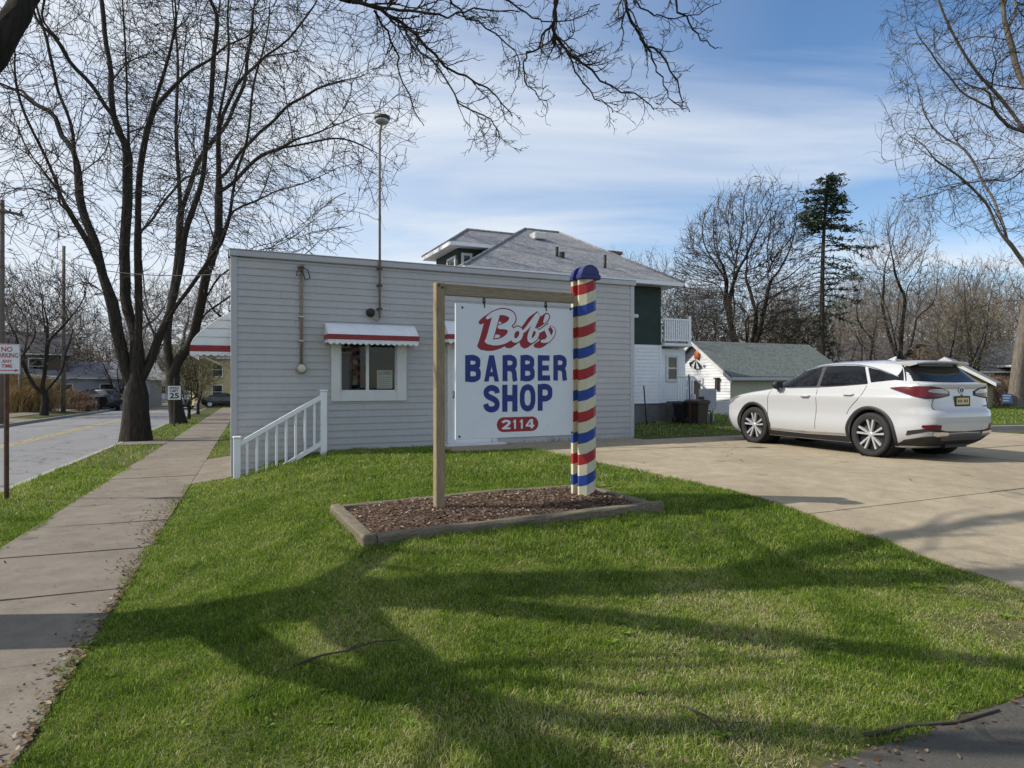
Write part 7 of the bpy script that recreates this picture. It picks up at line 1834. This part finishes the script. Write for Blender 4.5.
SEDAN = CarShape(xf=[(.20, 2.05), (.35, 2.25), (.55, 2.28), (.70, 2.2), (.80, 1.95), (.88, 1.4), (.94, .95), (1.36, .10), (1.42, -.3)], xr=[(.20, -2.05), (.35, -2.25), (.6, -2.30), (.9, -2.22), (.97, -1.95), (1.0, -1.75), (1.36, -1.05), (1.42, -.8)],
                 W=[(.20, .80), (.40, .88), (.70, .89), (.92, .85), (1.0, .80), (1.34, .60), (1.40, .45), (1.43, .05)], n=5)
def small_car(label, px, Y, rot, paint, S=SEDAN, top=1.43, dz=0):
    x, y = at_px(px, Y); root = empty('parked_car', (x, y, (ht(x, y) if dz is None else dz)), rot, label, 'car', 'cars far down the street')
    zs_ = list(np.linspace(.20, top, 26)); v, f = S.body(zs_); mb = MB(); mb.add(v, f, 0, True); b = mb.build('body', M[paint], root); fix_normals(b.data)
    t = top - .09; lo = top - .46
    for s_ in (1, -1):
        mb = MB(); S.side_panel(mb, [(.45, lo + .12), (.1, t), (-.6, t), (-1.0, t - .08), (-1.3, lo + .12)], [(.75, lo), (.2, lo), (-.5, lo), (-1.0, lo), (-1.5, lo + .02)], s_, .01); mb.build('side_window', M['carglass'], root)
        for x_ in (1.35, -1.35):
            mb = MB(); mb.lathe([(0, -.10), (.2, -.10), (.31, -.09), (.325, -.06), (.325, .06), (.31, .09), (.2, .10)], 24, Matrix.Translation((x_, s_ * .80, .325)), 0, True, 'y'); mb.lathe([(0, .101), (.2, .10)], 16, Matrix.Translation((x_, s_ * .80, .325)) @ Matrix.Diagonal((1, s_, 1, 1)), 1, False, 'y'); mb.build('wheel', [M['rubber'], M['alloy']], root)
        mb = MB(); S.wrap(mb, [(.45, top - .70, top - .60), (.75, top - .68, top - .58)], s_, .012); mb.build('tail_lamp', M['tail'], root)
        mb = MB(); S.wrap(mb, [(.40, top - .82, top - .72), (.75, top - .80, top - .70)], s_, .012, front=True); mb.build('headlamp', M['tailclear'], root)
    for fr, nm in ((True, 'windscreen'), (False, 'rear_window')):
        mb = MB(); S.end_panel(mb, [(-.5, t), (.5, t)], [(-.68, lo + .03), (.68, lo + .03)], fr, .008); mb.build(nm, M['carglass'], root)
def rz(px, Y): 
    x, y = at_px(px, Y); u, v = uv_of(x, y); return road_z(x, y, v)
AS = math.atan2(EU[1], EU[0])
small_car('black car nosing across the pavement beyond the shop', 227, 62, AS - R(97), 'carblack', dz=None)
small_car('dark car parked in the drive of the pale house across the street', 91, 55, AS + R(60), 'carblack', SUV, 1.71, dz=None)
small_car('grey sport utility car coming down the street behind the speed limit sign', 182, 60, AS + math.pi, 'cargrey', SUV, 1.71, dz=rz(182, 60))
small_car('white car far down the street beside the big tree trunk', 153, 98, AS + R(15), 'carsilver', dz=rz(153, 98))
small_car('second pale car far down the street', 163, 112, AS, 'carwhite', dz=rz(163, 112))
# ------------------------------------------------------------------ light, sky, camera
EL = 41.0
to_sun = Vector((-1.0, -.03, 0)).normalized() * math.cos(R(EL)) + Vector((0, 0, math.sin(R(EL))))
sun = bpy.data.lights.new('sun', 'SUN'); sun.energy = 4.7; sun.angle = R(.53); sun.color = (1.0, .94, .84)
so = bpy.data.objects.new('sun', sun); COL.objects.link(so); so.rotation_euler = to_sun.to_track_quat('Z', 'Y').to_euler()
world = bpy.data.worlds.new('World'); scene.world = world; world.use_nodes = True
nt = world.node_tree; N = nt.nodes; Lk = nt.links.new
bg = N['Background']; bg.inputs['Strength'].default_value = .12
sky = N.new('ShaderNodeTexSky'); sky.sky_type = 'NISHITA'; sky.sun_disc = False; sky.sun_elevation = R(EL); sky.sun_rotation = math.atan2(to_sun.x, to_sun.y); sky.altitude = 200; sky.air_density = 1.0; sky.dust_density = .3; sky.ozone_density = 2.5
# thin wind-drawn cloud sheets: noise on the plane overhead
tc = N.new('ShaderNodeTexCoord'); sp3 = N.new('ShaderNodeSeparateXYZ'); Lk(tc.outputs['Generated'], sp3.inputs[0])
def wm(op, a, b=None):
    m = N.new('ShaderNodeMath'); m.operation = op
    for i, v in enumerate((a, b)):
        if v is None: continue
        if isinstance(v, bpy.types.NodeSocket): Lk(v, m.inputs[i])
        else: m.inputs[i].default_value = v
    return m.outputs[0]
zc_ = wm('ADD', wm('MAXIMUM', sp3.outputs['Z'], 0.0), .12)
cb = N.new('ShaderNodeCombineXYZ'); Lk(wm('DIVIDE', sp3.outputs['X'], zc_), cb.inputs[0]); Lk(wm('DIVIDE', sp3.outputs['Y'], zc_), cb.inputs[1])
mp = N.new('ShaderNodeMapping'); mp.inputs['Rotation'].default_value = (0, 0, R(-32)); mp.inputs['Scale'].default_value = (.55, 1.15, 1); mp.inputs['Location'].default_value = (1.7, .4, 0); Lk(cb.outputs[0], mp.inputs[0])
n1 = N.new('ShaderNodeTexNoise'); n1.inputs['Scale'].default_value = 1.05; n1.inputs['Detail'].default_value = 7; n1.inputs['Roughness'].default_value = .56; n1.inputs['Distortion'].default_value = .5; Lk(mp.outputs[0], n1.inputs['Vector'])
n2 = N.new('ShaderNodeTexNoise'); n2.inputs['Scale'].default_value = .35; n2.inputs['Detail'].default_value = 3; Lk(cb.outputs[0], n2.inputs['Vector'])
cf = wm('ADD', wm('MULTIPLY', n1.outputs['Fac'], 1.0), wm('MULTIPLY', n2.outputs['Fac'], .45))
rp = N.new('ShaderNodeMapRange'); rp.inputs['From Min'].default_value = .64; rp.inputs['From Max'].default_value = .96; Lk(cf, rp.inputs['Value'])
# more cloud toward the sun side and the horizon
sidef = N.new('ShaderNodeMapRange'); sidef.inputs['From Min'].default_value = .35; sidef.inputs['From Max'].default_value = -.55; sidef.inputs['To Max'].default_value = .75; Lk(sp3.outputs['X'], sidef.inputs['Value'])
lowf = N.new('ShaderNodeMapRange'); lowf.inputs['From Min'].default_value = .40; lowf.inputs['From Max'].default_value = .02; lowf.inputs['To Max'].default_value = .55; Lk(sp3.outputs['Z'], lowf.inputs['Value'])
cl = wm('MINIMUM', wm('ADD', wm('MULTIPLY', rp.outputs[0], .80), wm('ADD', wm('MULTIPLY', sidef.outputs[0], 1.0), wm('MULTIPLY', lowf.outputs[0], .34))), .93)
mxs = N.new('ShaderNodeMix'); mxs.data_type = 'RGBA'; Lk(cl, mxs.inputs[0]); hs = N.new('ShaderNodeHueSaturation'); hs.inputs['Saturation'].default_value = 1.12; hs.inputs['Value'].default_value = 1.28; Lk(sky.outputs[0], hs.inputs['Color']); Lk(hs.outputs[0], mxs.inputs[6]); mxs.inputs[7].default_value = (6.3, 6.75, 7.3, 1)
Lk(mxs.outputs[2], bg.inputs['Color'])
cam = bpy.data.cameras.new('camera'); cam.sensor_width = 36; cam.lens = 36 * F / 1024; cam.shift_y = -2 / 1024; cam.clip_start = .05; cam.clip_end = 3000
co_ = bpy.data.objects.new('camera', cam); COL.objects.link(co_); co_.location = (0, 0, CAMH); co_.rotation_euler = (R(90), 0, 0); scene.camera = co_
vs__ = scene.view_settings; scene.display_settings.display_device = 'sRGB'; vs__.view_transform = 'Standard'; vs__.look = 'None'; vs__.gamma = 1; vs__.exposure = .12; vs__.use_curve_mapping = False
scene.cycles.max_bounces = 6; scene.cycles.transparent_max_bounces = 12; scene.cycles.use_denoising = True; scene.cycles.denoiser = 'OPENIMAGEDENOISE'; scene.cycles.denoising_input_passes = 'RGB_ALBEDO_NORMAL'; scene.cycles.denoising_prefilter = 'FAST'
